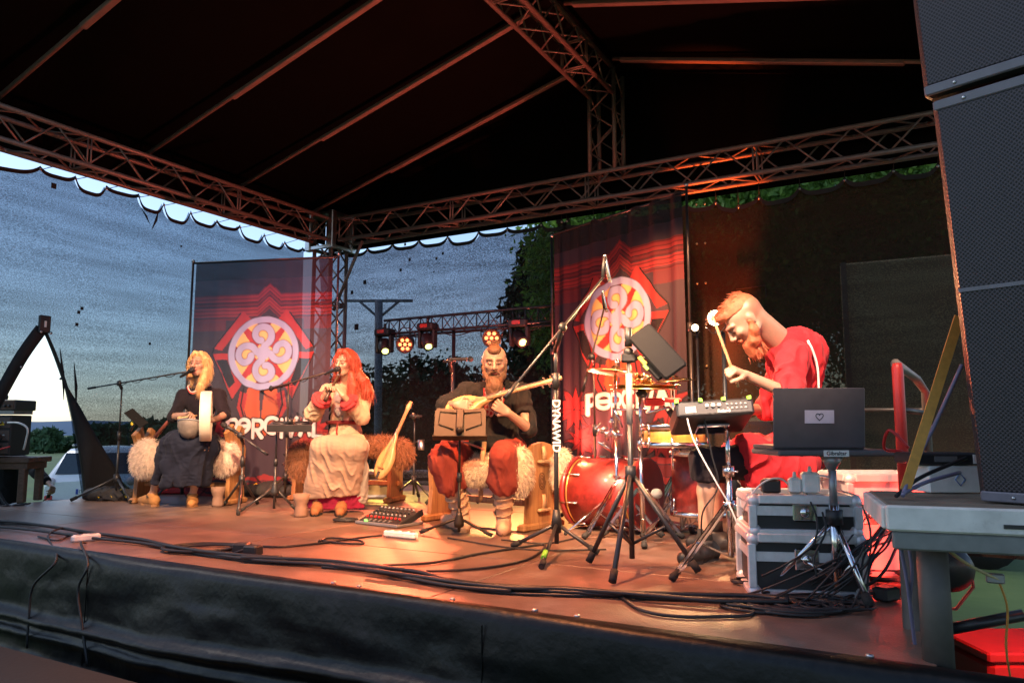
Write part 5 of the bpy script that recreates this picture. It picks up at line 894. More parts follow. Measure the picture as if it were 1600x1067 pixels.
t = mic_stand('short black stand with a metal cup holder right of the bowed lute', B, zt, feet3(B, .25, 2.), (J(640, 650, D), J(656, 650, D)), None, zhub=.2); MB().lathe(J(658, 703, D), ZZ, [(.03, 0), (.032, .01), (.034, .10), (.03, .10), (.028, .012), (1e-5, .012)], 16).build('cup', M_ALU, t); MB().cyl(J(646, 690, D), J(656, 690, D), .006, n=6).build('cup_arm', M_BLKM, t)
def music_stand(label, B, tray_c, D, w_, h_, tilt, feet, m, zhub, yaw=0.):
    t = thing('music_stand', label, 'music stand', B, 'music stands'); c = V(*tray_c); X = nrm(RGT*math.cos(yaw)+_fh*math.sin(yaw)); Yb = np.cross(ZZ, X); U = nrm(ZZ*math.cos(tilt)+Yb*math.sin(tilt)); N = np.cross(X, U)
    for sx in (-1, 1):
        MB().prism([(0, -h_/2), (sx*w_/2, -h_/2), (sx*w_*.5, h_*.38), (sx*w_*.46, h_/2), (0, h_*.44)], c, X, U, .006).build('tray_wing', m, t)
        MB().tube([c+X*sx*w_*.08+U*h_*.3+N*.007, c+X*sx*w_*.40+U*h_*.36+N*.007, c+X*sx*w_*.42-U*h_*.1+N*.007, c+X*sx*w_*.12-U*h_*.3+N*.007], .005, 5).build('tray_rib', m, t)
    MB().box(c-U*(h_/2+.004)-N*.02, (w_*1.05, .06, .008), (X, N, U), bev=.002).build('tray_lip', m, t); MB().box(c+N*.02, (.05, .03, h_*.8), (X, N, U), bev=.006).build('spine', m, t); MB().ball(c-U*h_*.38+N*.035, .022, 10).build('knob', m, t)
    x, y = B[0], B[1]; q = c-U*h_*.35+N*.03; MB().cyl((x, y, .03), (x, y, q[2]*.55), .0105, n=10).cyl((x, y, q[2]*.55), (x, y, q[2]-.02), .008, n=10).build('pole', m, t); MB().cyl((x, y, q[2]*.55-.03), (x, y, q[2]*.55+.03), .016, n=10).build('collar', M_BLK, t); MB().cyl((x, y, q[2]-.03), q, .01, n=8).build('tray_mount', m, t)
    tripod(t, B, zhub, feet, m, .009); MB().lathe((x, y, zhub-.06), ZZ, [(.03, 0), (.034, .03), (.018, .09), (.012, .12)], 14).build('hub_cover', m, t); return t
M_BRZ = mat('bronze_stand', (.028, .018, .011), .5, .4)
B = FL(717, 838); D = DEP(B); music_stand('bronze music stand standing before the lute player', B, J(719, 659, D-.02)+V(0, 0, 0), D, .33, .20, math.radians(28), [FL(656, 835), FL(769, 840), FL(722, 818)], M_BRZ, .12)
B = FL(428, 800); D = DEP(B); music_stand('black music stand with its tray laid flat between the two women', B, J(455, 662, D), D, .34, .2, math.radians(80), [FL(372, 803), FL(462, 798), FL(430, 785)], M_BLKM, .2, .15)
p = J(213, 653, 6.9); t = thing('clip_tablet', 'small black tablet clamped above the left end of the fur bench', 'tablet', p); X = nrm(RGT*.75-ZZ*.65); MB().box(p, (.21, .012, .10), (X, nrm(np.cross(ZZ*.6+_fh*.6, X)), nrm(np.cross(X, np.cross(ZZ*.6+_fh*.6, X)))), bev=.004)  .build('screen_slab', M_MBLK, t); MB().tube([p, p-V(0, 0, .06)-RGT*.02, p-V(0, 0, .12)-RGT*.05], .012, 8).build('clamp_arm', M_BLKM, t); MB().box(p-V(0, 0, .05)-RGT*.03, (.03, .03, .04), bev=.006).build('clamp_grip', M_YEL, t)
a, b = J(243, 682, 6.8), J(270, 650, 6.74); t = tag(MB().tube([a, b], [.018, .015], 8).build('wooden_club', mat('red_brown_wood', (.20, .05, .03), .5)), 'red-brown wooden beater propped beside the blonde woman\'s elbow', 'beater')
def bag(label, c, R, seed):
    t = thing('soft_bag', label, 'bag', c*V(1, 1, 0), 'soft equipment bags'); B = Body(.06); X = RGT
    for k in (-1, 0, 1): B.e(V(c[0], c[1], R[2]*.55)+X*R[0]*.5*k, V(R[0]*.55, R[1]*.7, R[2]*(.8-.12*abs(k))))
    B.half((0, 0, .004), -ZZ); B.build('fabric', mat('bag_fabric', (.022, .02, .02), .8, bump=.3), t, .01, disp=fold(seed, .02, 45, (1, 1, 1)))
    for k in (-1, 0, 1): MB().tube([V(c[0], c[1], R[2]*(1.3-.9*abs(u)))+X*(R[0]*.5*k+.03*u)-_fh*(R[1]*.55*(.3+abs(u)))+RGT*.05*u for u in np.linspace(-.2, 1, 6)], .013, 6, flat=.4).build('yellow_trim', M_YEL, t)
bag('black bag with yellow trim on the floor at the left microphone stand', FL(172, 781), (.26, .16, .09), 91); bag('dark bag with yellow trim behind the flat music stand', FL(424, 776), (.3, .16, .11), 92)
# floor mixer, power strips
p = FL(611, 818); X, Y, Z = ax3(FL(656, 822)-FL(566, 812)); t = thing('floor_mixer', 'small black mixer with knobs and red sliders on the floor before the lute player', 'mixer', p); Ut = nrm(Y*.94+ZZ*.34); Nt = np.cross(X, Ut)
MB().box(p+V(0, 0, .045), (.42, .26, .05), (X, Ut, Nt), bev=.006).build('case', M_BLK, t); MB().box(p+V(0, 0, .012)-Y*.02, (.44, .27, .02), (X, Y, Z), bev=.004).build('base_tray', M_GREY, t)
for i in range(9):
    for k in range(4): c = p+V(0, 0, .045)+X*(-.17+.042*i)+Ut*(-.07+.05*k)+Nt*.026; MB().lathe(c, Nt, [(.009, 0), (.008, .014), (1e-5, .014)], 8).build('knob', (M_REDP, M_GREY, M_BLKM, M_GREY)[k], t)
for i in range(6): MB().box(p+V(0, 0, .045)+X*(-.15+.05*i)-Ut*.11+Nt*.027, (.012, .03, .008), (X, Ut, Nt)).build('slider', M_GREY, t)
MB().box(p+X*-.12-Y*.136+V(0, 0, .03), (.03, .004, .012), (X, Y, Z)).build('green_light', mat('green_led', (.1, .8, .1), .4, emit=(.2, 1, .1), estr=1.5), t)
def strip(label, p, X, m=M_WHT, L=.3, n=4):
    X, Y, Z = ax3(X); t = thing('power_strip', label, 'power strip', p, 'power strips on the stage'); MB().box(p+V(0, 0, .022), (L, .055, .042), (X, Y, Z), bev=.01).build('housing', m, t)
    for k in range(n): MB().lathe(p+X*(-L/2+L*(k+.5)/n)+V(0, 0, .043), ZZ, [(.02, 0), (.02, .002), (.017, .002), (.016, -.004), (1e-5, -.004)], 12).build('socket', M_GREY, t)
    return t
strip('white power strip lying on the floor before the mixer', FL(626, 840), FL(655, 842)-FL(597, 836), L=.26); strip('white power block among cables at the left stage edge', FL(134, 845), V(.3, 1, 0), L=.16, n=2)
M_TRIM = mat('case_aluminium', (.70, .70, .72), .4, .35, var=.12, scale=30)
# cases behind
def case(label, c, X, sz, m, group='equipment cases', trim=M_TRIM, latch=2, cat='case'):
    X, Y, Z = ax3(X); c = V(*c); t = thing('equipment_case', label, cat, c, group); w_, d_, h_ = sz; o = c+ZZ*h_/2; MB().box(o, (w_-.012, d_-.012, h_-.012), (X, Y, Z)).build('panel_body', m, t)
    for i in (-1, 1):
        for k in (-1, 1):
            MB().box(o+Y*i*d_/2+Z*k*h_/2, (w_-.05, .038, .038), (X, Y, Z), bev=.004).box(o+X*i*w_/2+Z*k*h_/2, (.038, d_-.05, .038), (X, Y, Z), bev=.004).box(o+X*i*w_/2+Y*k*d_/2, (.034, .034, h_-.05), (X, Y, Z), bev=.004).build('edge_rail', trim, t)
            for q in (-1, 1): MB().ball(o+X*i*(w_/2-.008)+Y*k*(d_/2-.008)+Z*q*(h_/2-.008), .03, 10).build('corner_cap', trim, t)
    MB().box(o+ZZ*h_*.16, (w_+.006, d_+.006, .04), (X, Y, Z)).build('lid_band', trim, t)
    for k in range(latch):
        lc = o+X*w_*(.28 if k else -.28)*(1 if latch > 1 else 0)-Y*(d_/2+.004)+ZZ*h_*.12; MB().box(lc, (.10, .012, min(.09, h_*.5)), (X, Y, Z), bev=.005).ball(lc-Y*.006, (.022, .008), 10, Y).build('latch', M_CHR, t)
    return t
case('yellow-lit equipment case on the floor behind the red-haired woman', FL(588, 774), RGT, (.34, .25, .24), mat('case_tan', (.30, .22, .10), .6)); case('dark equipment case behind the left banner foot', FL(660, 752), RGT, (.6, .3, .12), M_BLK)
t = thing('red_lit_step', 'low red box on the floor behind the blonde woman\'s bench', 'box', FL(300, 770)); c = FL(300, 770); MB().box(c+V(0, 0, .04), (.9, .3, .07), ax3(RGT), bev=.01).build('box_body', M_REDP, t); MB().box(c+V(0, 0, .083), (.92, .32, .014), ax3(RGT), bev=.004).build('lid', M_REDP, t)  # red light falling on this box is put into its colour
# ---------------------------------------------------------------- light bar behind
def light_bar():
    Yb = BY-.35; z = lambda x, y: AY(x, y, Yb); A, E, A2, E2 = z(590, 523), z(885, 500), z(560, 500), z(885, 480); t = thing('light_bar', 'thin black lattice bar carrying stage lamps along the back', 'light bar', (A+E)/2*V(1, 1, 0)); a, e = A, V(E[0], Yb, A[2]); a2, e2 = a+V(0, .12, .19), e+V(0, .12, .19)
    for p, q in ((a, e), (a2, e2), (a+V(0, .24, 0), e+V(0, .24, 0))): MB().cyl(p, q, .017, n=8).build('chord', M_BLKM, t)
    n = 16
    for i in range(n):
        f0, f1 = i/n, (i+.5)/n
        for o in (V(0, 0, 0), V(0, .24, 0)): MB().cyl(a+o+(e-a)*f0, a2+(e-a)*f1, .006, n=5).cyl(a2+(e-a)*f1, a+o+(e-a)*(i+1)/n, .006, n=5).build('lacing', M_BLKM, t)
    for px in (703, 885):
        q = z(px, 515); MB().cyl(V(q[0], Yb+.08, 0.05), V(q[0], Yb+.08, a[2]), .022, n=10).build('stand_pole', M_BLKM, t)
        for k in range(3): MB().cyl(V(q[0], Yb+.08, .5), V(q[0]+.4*math.cos(k*2.1), Yb+.08+.16*math.sin(k*2.1), .015), .014, n=6).build('stand_leg', M_BLKM, t)
    q = catmull([a+(e-a)*u+V(0, -.02, -.03-.05*abs(math.sin(u*17))) for u in np.linspace(0, 1, 24)], 3); MB().tube(q, .007, 5).build('lamp_cable', M_CAB, t)
    def mover(px, py, lx, ly, lab):
        c = AY(px, py, Yb); s = thing('moving_head', lab, 'stage lamp', c, 'moving head lamps'); MB().box(c+V(0, 0, .16), (.22, .17, .09), bev=.015).build('base', M_BLK, s); MB().box(c+V(0, -.09, .165), (.10, .008, .04), bev=.002).build('display', mat('display_red', (.3, .02, .02), .3, emit=(1, .1, .05), estr=.04), s)
        for i in (-1, 1): MB().box(c+V(.10*i, 0, .02), (.035, .09, .22), bev=.012).build('arm', M_BLK, s)
        L = AY(lx, ly, Yb-.12); d = nrm(L-c); MB().lathe(c-d*.09, d, [(.05, 0), (.075, .03), (.08, .12), (.07, .2), (.06, .21), (1e-5, .20)], 18).build('lamp_head', M_BLK, s); MB().lathe(c+d*.115, d, [(.045, 0), (.03, .01), (1e-5, .012)], 14).build('lens', M_LENS_Y, s); MB().cyl(c+V(0, 0, .2), c+V(0, 0, .27), .018, n=8).build('clamp', M_BLKM, s); return s, c, d
    s, c, d = mover(601, 540, 603, 557, 'moving head lamp with lime lens at the left end of the light bar'); spot('lamp_light', s, c+d*.13, FL(660, 775), 260, (1, .75, .15), 40, .5)
    mover(668, 532, 672, 552, 'moving head lamp with dark lens in the middle of the light bar'); s, c, d = mover(812, 528, 821, 541, 'moving head lamp at the right end of the light bar'); spot('lamp_light', s, c+d*.13, FL(800, 800), 200, (1, .6, .15), 45, .6)
    par('red LED lamp on the light bar between the left moving heads', AY(634, 537, Yb-.05), (-3.2, 2.6, .2), 320, (1, .16, .06), 70, leds=7); par('red LED lamp on the light bar right above the topknot man', AY(768, 527, Yb-.05), (-1.6, 2.7, .2), 320, (1, .16, .06), 70, leds=7)
light_bar()
# ================================================================ the drum kit
M_RED = woodmat('red_shell', (.26, .022, .018), (.12, .010, .009), .42, axis=1, scale=4, coat=.15); M_MAP = woodmat('maple_shell', (.62, .34, .07), (.48, .22, .04), .3, axis=2, coat=.4); M_HD = mat('drum_head', (.42, .36, .30), .5, var=.1); M_CYM = mat('cymbal_bronze', (.62, .38, .14), .25, 1., var=.15, scale=8)
def drum(label, c, ax, R, h, shell, lugs=8, heads=True, cat='drum', hoop=M_CHR):
    u, v, d = frame(ax); t = thing('drum', label, cat, c, 'drums of the kit'); c = V(*c); MB().lathe(c, d, [(R, 0), (R, h*.5), (R, h)], 40).build('shell', shell, t)
    for z in (0, h): s = 1 if z else -1; MB().lathe(c+d*z, d, [(R+.004, -.02), (R+.014, -.02), (R+.016, .0), (R+.012, .014*1), (R-.004, .012)] if s > 0 else [(R-.004, -.012), (R+.012, -.014), (R+.016, 0), (R+.014, .02), (R+.004, .02)], 40).build('hoop', hoop, t); MB().lathe(c+d*(z+s*.004), d*s, [(R, 0), (R*.5, .001), (1e-5, .0015)], 40).build('head', M_HD, t)
    for k in range(lugs):
        a = 2*math.pi*(k+.3)/lugs; o = u*math.cos(a)+v*math.sin(a)
        for z in (h*.2, h*.8): MB().cyl(c+o*(R+.012)+d*(z-.025), c+o*(R+.012)+d*(z+.025), .009, n=8).build('lug', M_CHR, t)
        MB().cyl(c+o*(R+.018)+d*-.015, c+o*(R+.018)+d*(h*.2), .004, n=6).cyl(c+o*(R+.018)+d*h*.8, c+o*(R+.018)+d*(h+.015), .004, n=6).build('tension_rod', M_CHR, t)
    return t
a, b = J(906, 770, 5.30), J(1010, 774, 4.98); a[2] = b[2] = .252; ax = nrm(b-a); L = np.linalg.norm(b-a)
bd_ = drum('red wooden bass drum lying on its side with dull batter head to the right', a, ax, .232, L, M_RED, 8, hoop=mat('red_hoop', (.24, .02, .02), .3, coat=.4))
for z in (.035, L-.035): MB().lathe(a+ax*z, ax, [(.2335, -.006), (.2345, 0), (.2335, .006)], 40).build('gold_inlay', mat('gold_line', (.7, .45, .12), .3, .8), bd_)
sp = a+ax*L*.33; u, v, _ = frame(ax); o = nrm(-_fh*.85+V(0, 0, -.1)); MB().ball(sp+o*.235, .035, 12).build('spur_mount', M_CHR, bd_); q = FL(884, 838); MB().cyl(sp+o*.25, V(q[0], q[1], .02), .008, n=8).build('spur', M_CHR, bd_); MB().ball((q[0], q[1], .02), .014, 8).build('spur_tip', M_RUB, bd_)
for px, py in ((1, 0), (-1, 0)): MB().box(a+ax*L*.5+V(0, 0, .245)+ax*.06*px, (.05, .05, .02), bev=.005).build('top_bracket', M_CHR, bd_)
def pedal():
    p = FL(1032, 828); t = thing('kick_pedal', 'chrome bass drum pedal with round felt beater at the red bass drum', 'drum pedal', p); B = b+ax*.06; c = J(1026, 771, 4.86); MB().ball(c, (.034, .04), 14, ax).build('beater', mat('felt', (.5, .47, .44), .9), t); f_ = V(*p)+V(0, 0, .13); MB().cyl(c, f_, .006, n=8).build('beater_rod', M_CHR, t)
    for s in (-1, 1): MB().box(V(*p)+RGT*.0+_fh*.05*s+V(0, 0, .075), (.03, .02, .15), bev=.005).build('pedal_post', M_BLK, t)
    MB().cyl(f_-_fh*.06, f_+_fh*.06, .011, n=8).build('axle', M_CHR, t); MB().box(V(*p)+ax*.17+V(0, 0, .05), (.29, .075, .012), (nrm(ax+V(0, 0, -.12)), np.cross(ZZ, ax), ZZ), bev=.004).build('foot_board', M_CHR, t); MB().box(V(*p)+ax*.15+V(0, 0, .012), (.34, .08, .012), (ax, np.cross(ZZ, ax), ZZ)).build('base_plate', M_BLK, t); MB().tube([f_, f_+ax*.02-V(0, 0, .06), V(*p)+ax*.05+V(0, 0, .05)], .007, 6).build('chain', M_GREY, t)
pedal()
sn = J(1054, 695, 4.55); snd = drum('natural wood snare drum with chrome hoops behind the sample pad', sn, (0, 0, 1), .185, .115, M_MAP, 8); ft = V(*J(1092, 760, 4.75)); ft[2] = .16
drum('dark red floor tom half hidden by the drummer\'s leg', ft, (0, 0, 1), .17, .38, M_RED, 6)
def hw_stand(label, B, ztop, m, R=.30, a0=.3, zc=.32, double=True, name='drum_stand', r=.0125, cat='drum stand', feet=None, zl=.06):
    t = thing(name, label, cat, B, 'drum hardware stands'); x, y = B[0], B[1]; zm = zc+(ztop-zc)*.45; MB().cyl((x, y, zl), (x, y, zm), r, n=12).build('lower_tube', m, t); MB().cyl((x, y, zm), (x, y, ztop), r*.72, n=10).build('upper_tube', m, t)
    for z in (zc, zm): MB().cyl((x, y, z-.025), (x, y, z+.025), r*1.8, n=12).cyl((x, y, z), (x+.05, y-.02, z), .006, n=6).build('clamp', m, t)
    for f_ in (feet or feet3(B, R, a0)):
        d = nrm(V(f_[0]-x, f_[1]-y, 0)); s = V(-d[1], d[0], 0); top = V(x, y, zc)+d*.025; ft_ = V(f_[0], f_[1], .022)
        for k in ((-1, 1) if double else (0,)): MB().box((top+ft_)/2+s*.011*k, (np.linalg.norm(ft_-top), .006, .016), (nrm(ft_-top), s, np.cross(nrm(ft_-top), s))).build('leg', m, t)
        MB().box((V(x, y, zl)+top*.45+ft_*.55)/2+V(0, 0, 0), (np.linalg.norm(V(x, y, zl)-top*.45-ft_*.55), .014, .006), (nrm(top*.45+ft_*.55-V(x, y, zl)), s, np.cross(nrm(top*.45+ft_*.55-V(x, y, zl)), s))).build('leg_brace', m, t); MB().tube([ft_+V(0, 0, .02)-d*.035, ft_+d*.01, ft_+d*.02-V(0, 0, .012)], [.014, .02, .017], 8).build('rubber_foot', M_RUB, t)
    return t
def cymbal(t, c, R, n, m=M_CYM, name='cymbal'): MB().lathe(c, n, [(.006, .03), (.02, .027), (.04, .012), (.06, .006), (R*.7, -.006), (R, -.02), (R-.002, -.022), (R*.7, -.009), (.05, .002), (.006, .02)], 40).build(name, m, t); MB().cyl(V(*c)+nrm(n)*.01, V(*c)+nrm(n)*.07, .006, n=8).build('cymbal_bolt', M_CHR, t); MB().ball(V(*c)+nrm(n)*.05, .014, 8).build('wing_nut', M_CHR, t)
B = FL(965, 836); D = DEP(B); t = hw_stand('chrome cymbal stand left of the kit with a small upper cymbal', B, J(958, 582, D)[2], M_CHR, .28, 2.2); cymbal(t, J(962, 578, D), .19, V(.1, .08, 1)); MB().cyl(J(960, 640, D), J(972, 668, D), .008, n=8).build('side_arm', M_CHR, t)
B = FL(1004, 846); D = DEP(B); t = hw_stand('chrome hi-hat stand before the bass drum with wide cymbals and jingles', B, J(1003, 606, D)[2], M_CHR, .28, .9); cymbal(t, J(1008, 603, D), .22, V(.02, -.03, 1)); cymbal(t, J(1008, 607, D), .22, V(-.02, .03, -1), name='lower_cymbal'); MB().lathe(J(1003, 622, D), ZZ, [(.012, 0), (.03, .01), (.04, .035), (.02, .05)], 14).build('cymbal_seat', M_BLK, t)
for k in range(26): MB().lathe(J(998+RNG.uniform(-14, 22), 597-RNG.uniform(0, 12), D+RNG.uniform(-.08, .08)), RNG.normal(size=3), [(.018, 0), (.019, .002), (1e-5, .003)], 10).build('jingle', M_CYM, t)
B = FL(1056, 812); D = DEP(B); t = hw_stand('chrome cymbal stand behind the snare drum with bronze cymbal', B, J(1056, 596, D)[2], M_CHR, .28, .1); cymbal(t, J(1052, 592, D), .17, V(-.06, -.05, 1))
B = FL(1066, 842); D = DEP(B); hw_stand('chrome snare drum stand under the natural wood snare', B, sn[2]-.03, M_CHR, .24, 1.6, zc=.28)
def perc():
    c = J(1030, 632, 4.85); t = thing('percussion_cluster', 'red wood blocks and chrome clamps mounted between the cymbal stands', 'percussion', c)
    MB().box(J(1022, 628, 4.85), (.13, .07, .05), ax3(RGT), bev=.01).build('wood_block', M_REDP, t); MB().box(J(1050, 625, 4.9), (.12, .06, .03), ax3(RGT*.9+_fh*.3), bev=.01).build('wood_block', M_REDP, t); MB().tube([J(1012, 645, 4.85), J(1045, 636, 4.85), J(1062, 652, 4.85)], .009, 8).build('arm', M_CHR, t); MB().tube([J(1046, 640, 4.8), J(1058, 658, 4.78)], .026, 12).build('drum_mic', M_BLK, t)
    for k in range(14): q = J(940+RNG.uniform(-6, 18), 676+RNG.uniform(-26, 26), 5.0); MB().cyl(q, q+RNG.normal(size=3)*.03, .008, n=8).build('clamp', M_CHR, t)
    MB().tube([J(934, 690, 5.0), J(958, 706, 5.02)], .011, 8).build('arm', M_CHR, t); MB().tube([J(958, 706, 5.02), J(958, 640, 5.02), J(1010, 640, 4.9)], .009, 8).build('arm', M_CHR, t)
perc()
# throne
B = V(*J(1215, 800, 4.25)); B[2] = 0; t = hw_stand('black drum throne under the drummer', B, .40, M_CHR, .26, .4, zc=.24, name='drum_throne', cat='stool'); MB().lathe((B[0], B[1], .40), ZZ, [(.10, 0), (.17, .01), (.175, .05), (.16, .075), (1e-5, .08)], 24).build('seat', M_BLK, t)
# black stand with tablet
def tablet_stand():
    B = FL(988, 888); D = DEP(B); z = J(984, 556, D)[2]; t = thing('tablet_stand', 'black tripod stand holding a slanted black tablet in front of the drums', 'tablet stand', B); x, y = B[0], B[1]; tripod(t, B, .48, [FL(957, 914), FL(920, 882), FL(1092, 898)], M_BLKM, .0125, zlow=.12)
    MB().cyl((x, y, .05), (x, y, .78), .0135, n=10).build('lower_tube', M_BLKM, t); MB().cyl((x, y, .72), (x, y, .98), .0165, n=10).build('taped_sleeve', mat('grey_tape', (.35, .33, .31), .6), t); MB().cyl((x, y, .78), (x, y, z), .011, n=10).build('upper_tube', M_BLKM, t); MB().cyl((x, y, 1.12), (x, y, 1.22), .02, n=10).build('clutch', M_BLK, t)
    p = V(x, y, z); MB().ball(p+V(0, 0, .03), .028, 12).build('ball_joint', M_BLK, t); MB().box(p, (.08, .05, .05), ax3(RGT), bev=.01).build('clamp', M_BLK, t); MB().tube([p, p+RGT*.12, J(1020, 568, D)], .012, 8).build('arm', M_BLK, t)
    c = J(1027, 549, D+.02); U = nrm(J(1062, 583, D-.05)-J(1004, 520, D+.05)); W_ = nrm(J(1020, 509, D)-J(988, 532, D)); N = np.cross(U, W_); MB().box(c, (.29, .135, .03), (U, W_, N), bev=.008).build('tablet', M_MBLK, t)
    for k in (-.03, .02): MB().box(c+W_*k-N*.017, (.27, .012, .006), (U, W_, N)).build('back_rib', M_BLKM, t)
    MB().box(c+U*.06-W_*.07-N*.03, (.12, .05, .03), (U, W_, N), bev=.006).build('holder', M_MBLK, t); MB().box(c-U*.01-W_*.085-N*.02, (.05, .02, .02), (U, W_, N)).build('yellow_tab', M_YEL, t); MB().box(c+U*.03-W_*.095-N*.02, (.03, .015, .02), (U, W_, N)).build('green_tab', M_GRN, t)
tablet_stand()
# sample pad on double-braced chrome stand
def pad():
    B = FL(1143, 889); D = DEP(B); t = hw_stand('double-braced chrome tripod stand under the sample pad', B, J(1140, 672, D)[2], M_CHR, feet=[FL(1054, 908), FL(1232, 898), FL(1150, 862)], zc=J(1143, 790, D)[2], name='pad_stand', r=.017)
    a, b, c = J(1057, 640, D-.02), J(1178, 633, D-.05), J(1211, 680, D+.32); p = thing('sample_pad', 'black electronic sample pad with green tape marks and rear sockets', 'sample pad', (a+b)/2); X = nrm(b-a); Yd = nrm(nrm(_fh+RGT*.18)-X*0-ZZ*.28); Yd = nrm(Yd-X*(Yd@X)); N = np.cross(X, Yd); w_ = np.linalg.norm(b-a); o = (a+b)/2+Yd*.17
    MB().box(o, (w_, .34, .085), (X, Yd, N), bev=.01).build('housing', M_BLK, p); MB().box(o-Yd*.171-N*.004, (w_*.93, .004, .05), (X, Yd, N)).build('rear_panel', mat('panel_grey', (.045, .045, .05), .5), p)
    text_mesh('Roland', .022, o-Yd*.1745-N*.02+X*.04, X, N, 'lettering', M_WHT, p, .0004, .0004); MB().box(o-Yd*.1745-X*.12-N*.006, (.05, .003, .03), (X, Yd, N)).build('power_socket', M_WHT, p)
    for i in range(5):
        for k in range(2): MB().lathe(o-Yd*.173+X*(.06+.022*i)+N*(.012-.02*k), -Yd, [(.006, 0), (.006, .004), (.003, .004)], 8).build('jack', M_GREY, p)
    for i in range(3): MB().lathe(o-Yd*.173+X*(-.04+.03*i)+N*.01, -Yd, [(.011, 0), (.009, .012), (1e-5, .012)], 10).build('knob', M_WHT, p)
    for k in (-.49, -.18, .12, .45): MB().box(o+X*w_*k-Yd*.165+N*.04, (.018, .03, .018), (X, Yd, N)).build('green_tape', M_GRN, p)
    for i in range(3):
        for k in range(3): MB().box(o+X*w_*.3*(i-1)+Yd*.1*(k-1)+N*.044, (w_*.27, .088, .008), (X, Yd, N), bev=.003).build('pad', M_RUB, p)
    MB().box(o-N*.06, (.16, .14, .02), (X, Yd, N), bev=.005).build('mount_plate', M_CHR, t)
pad()
# laptop table
def laptop():
    B = V(*J(1305, 835, 3.12)); B[2] = 0; D = 3.12; zt = J(1300, 708, D)[2]; t = thing('laptop_table', 'grey utility table on chrome tripod with a white name label', 'table', B); X = nrm(J(1400, 706, D)-J(1210, 708, D)+V(0, 0, 0)); X = nrm(X*V(1, 1, 0)); Yd = np.cross(ZZ, X); c = V(B[0], B[1], zt)+X*.02+Yd*.12; MB().box(c, (.53, .36, .024), (X, Yd, ZZ), bev=.006).build('table_top', mat('table_grey', (.09, .085, .09), .5), t)
    lb = c-Yd*.182-X*.025; MB().box(lb, (.105, .003, .026), (X, Yd, ZZ)).build('name_label', M_WHT, t); text_mesh('Gibraltar', .023, lb-Yd*.0022, X, ZZ, 'lettering', M_BLK, t, .0003, .0004)
    x, y = B[0], B[1]; MB().cyl((x, y, zt-.07), (x, y, zt-.012), .018, .05, 12).build('flange', M_GREY, t); MB().cyl((x, y, .36), (x, y, zt-.05), .016, n=12).build('upper_tube', M_GREY, t); MB().cyl((x, y, .05), (x, y, .38), .021, n=12).build('lower_tube', M_CHR, t); MB().cyl((x, y, .30), (x, y, .36), .034, n=12).build('clamp', M_BLK, t)
    for f_ in (FL(1203, 925), FL(1358, 952), FL(1330, 900)):
        top, e = V(x, y, .32), V(f_[0], f_[1], .025); MB().cyl(top, e, .013, n=8).build('leg', M_CHR, t); MB().cyl(e*.9+top*.1, e-(top-e)*.05, .02, n=8).build('rubber_foot', M_RUB, t); MB().cyl(V(x, y, .07), top*.45+e*.55, .008, n=6).build('leg_brace', M_CHR, t)
    l = thing('laptop', 'open grey laptop seen from behind with a heart sticker on its lid', 'laptop', c); lo = c+V(0, 0, .022); MB().box(lo+Yd*.02-X*.07, (.39, .27, .018), (X, Yd, ZZ), bev=.004).build('base', mat('laptop_grey', (.07, .065, .075), .45), l)
    U = nrm(ZZ-Yd*.10); N = np.cross(X, U); q = lo-Yd*.118-X*.07+U*.127; MB().box(q, (.39, .009, .255), (X, -N, U), bev=.003).build('lid', mat('laptop_grey', (.07, .065, .075), .45), l); sx = q+X*.0+U*.005+N*.0057
    MB().box(sx, (.125, .0012, .056), (X, -N, U)).build('sticker', mat('sticker_lilac', (.42, .42, .55), .6), l); hp = [sx+N*.0012+X*(.016*math.sin(a)**3)*1.0+U*(.0135*(13*math.cos(a)-5*math.cos(2*a)-2*math.cos(3*a)-math.cos(4*a))/13+.001) for a in np.linspace(0, 6.28, 28)]; MB().tube(hp, .0016, 5).build('heart_drawing', M_BLK, l)
laptop()
# flight cases
a, b = FL(1176, 928), FL(1356, 934); X = b-a; Y = ax3(X)[1]; w_ = np.linalg.norm(X); M_CP = mat('case_panel', (.02, .02, .022), .5); case('black and silver flight case at the bottom of the stack under the laptop', (a+b)/2+Y*.2, X, (w_-.01, .36, .235), M_CP, latch=1, group='stacked flight cases')
case('slim black and silver flight case on top of the stack under the laptop', (a+b)/2+Y*.2+V(0, 0, .252), X, (w_-.03, .35, .145), M_CP, latch=1, group='stacked flight cases'); tp = (a+b)/2+V(0, 0, .415)
for dx, sz, lab in ((-.02, (.055, .05, .07), 'small white charger plug on the upper flight case'), (.045, (.075, .06, .095), 'large white charger block on the upper flight case')): p = tp+nrm(X)*dx+Y*.1; t = thing('charger', lab, 'charger', p, 'chargers on the case'); MB().box(p+V(0, 0, sz[2]/2), sz, ax3(X), bev=.01).build('block', M_WHT, t); MB().cyl(p+V(0, 0, sz[2]), p+V(0, 0, sz[2]+.025), .01, .006, 8).build('strain_relief', M_WHT, t)
p = tp-nrm(X)*.12+Y*.12; t = thing('adapter_box', 'small black adapter box on the left of the upper flight case', 'adapter', p); MB().box(p+V(0, 0, .03), (.08, .06, .06), ax3(X), bev=.008).build('block', M_BLK, t); MB().box(p+V(0, -.0, .062), (.05, .03, .004), ax3(X)).build('label_plate', M_GREY, t)
c = V(*J(1372, 830, 3.75)); c[2] = 0; case('pale equipment case glowing in red light behind the flight cases', c, RGT, (.42, .34, .46), mat('pale_case', (.62, .52, .48), .55), trim=mat('pale_trim', (.6, .5, .46), .4, .3)); par('red floor lamp on the deck behind the flight cases', V(*J(1470, 905, 3.05)*V(1, 1, 0))+V(0, 0, .16), c+V(.05, 0, .25), 55, (1, .05, .03), 100, hang=False, lens=M_LENS_R)
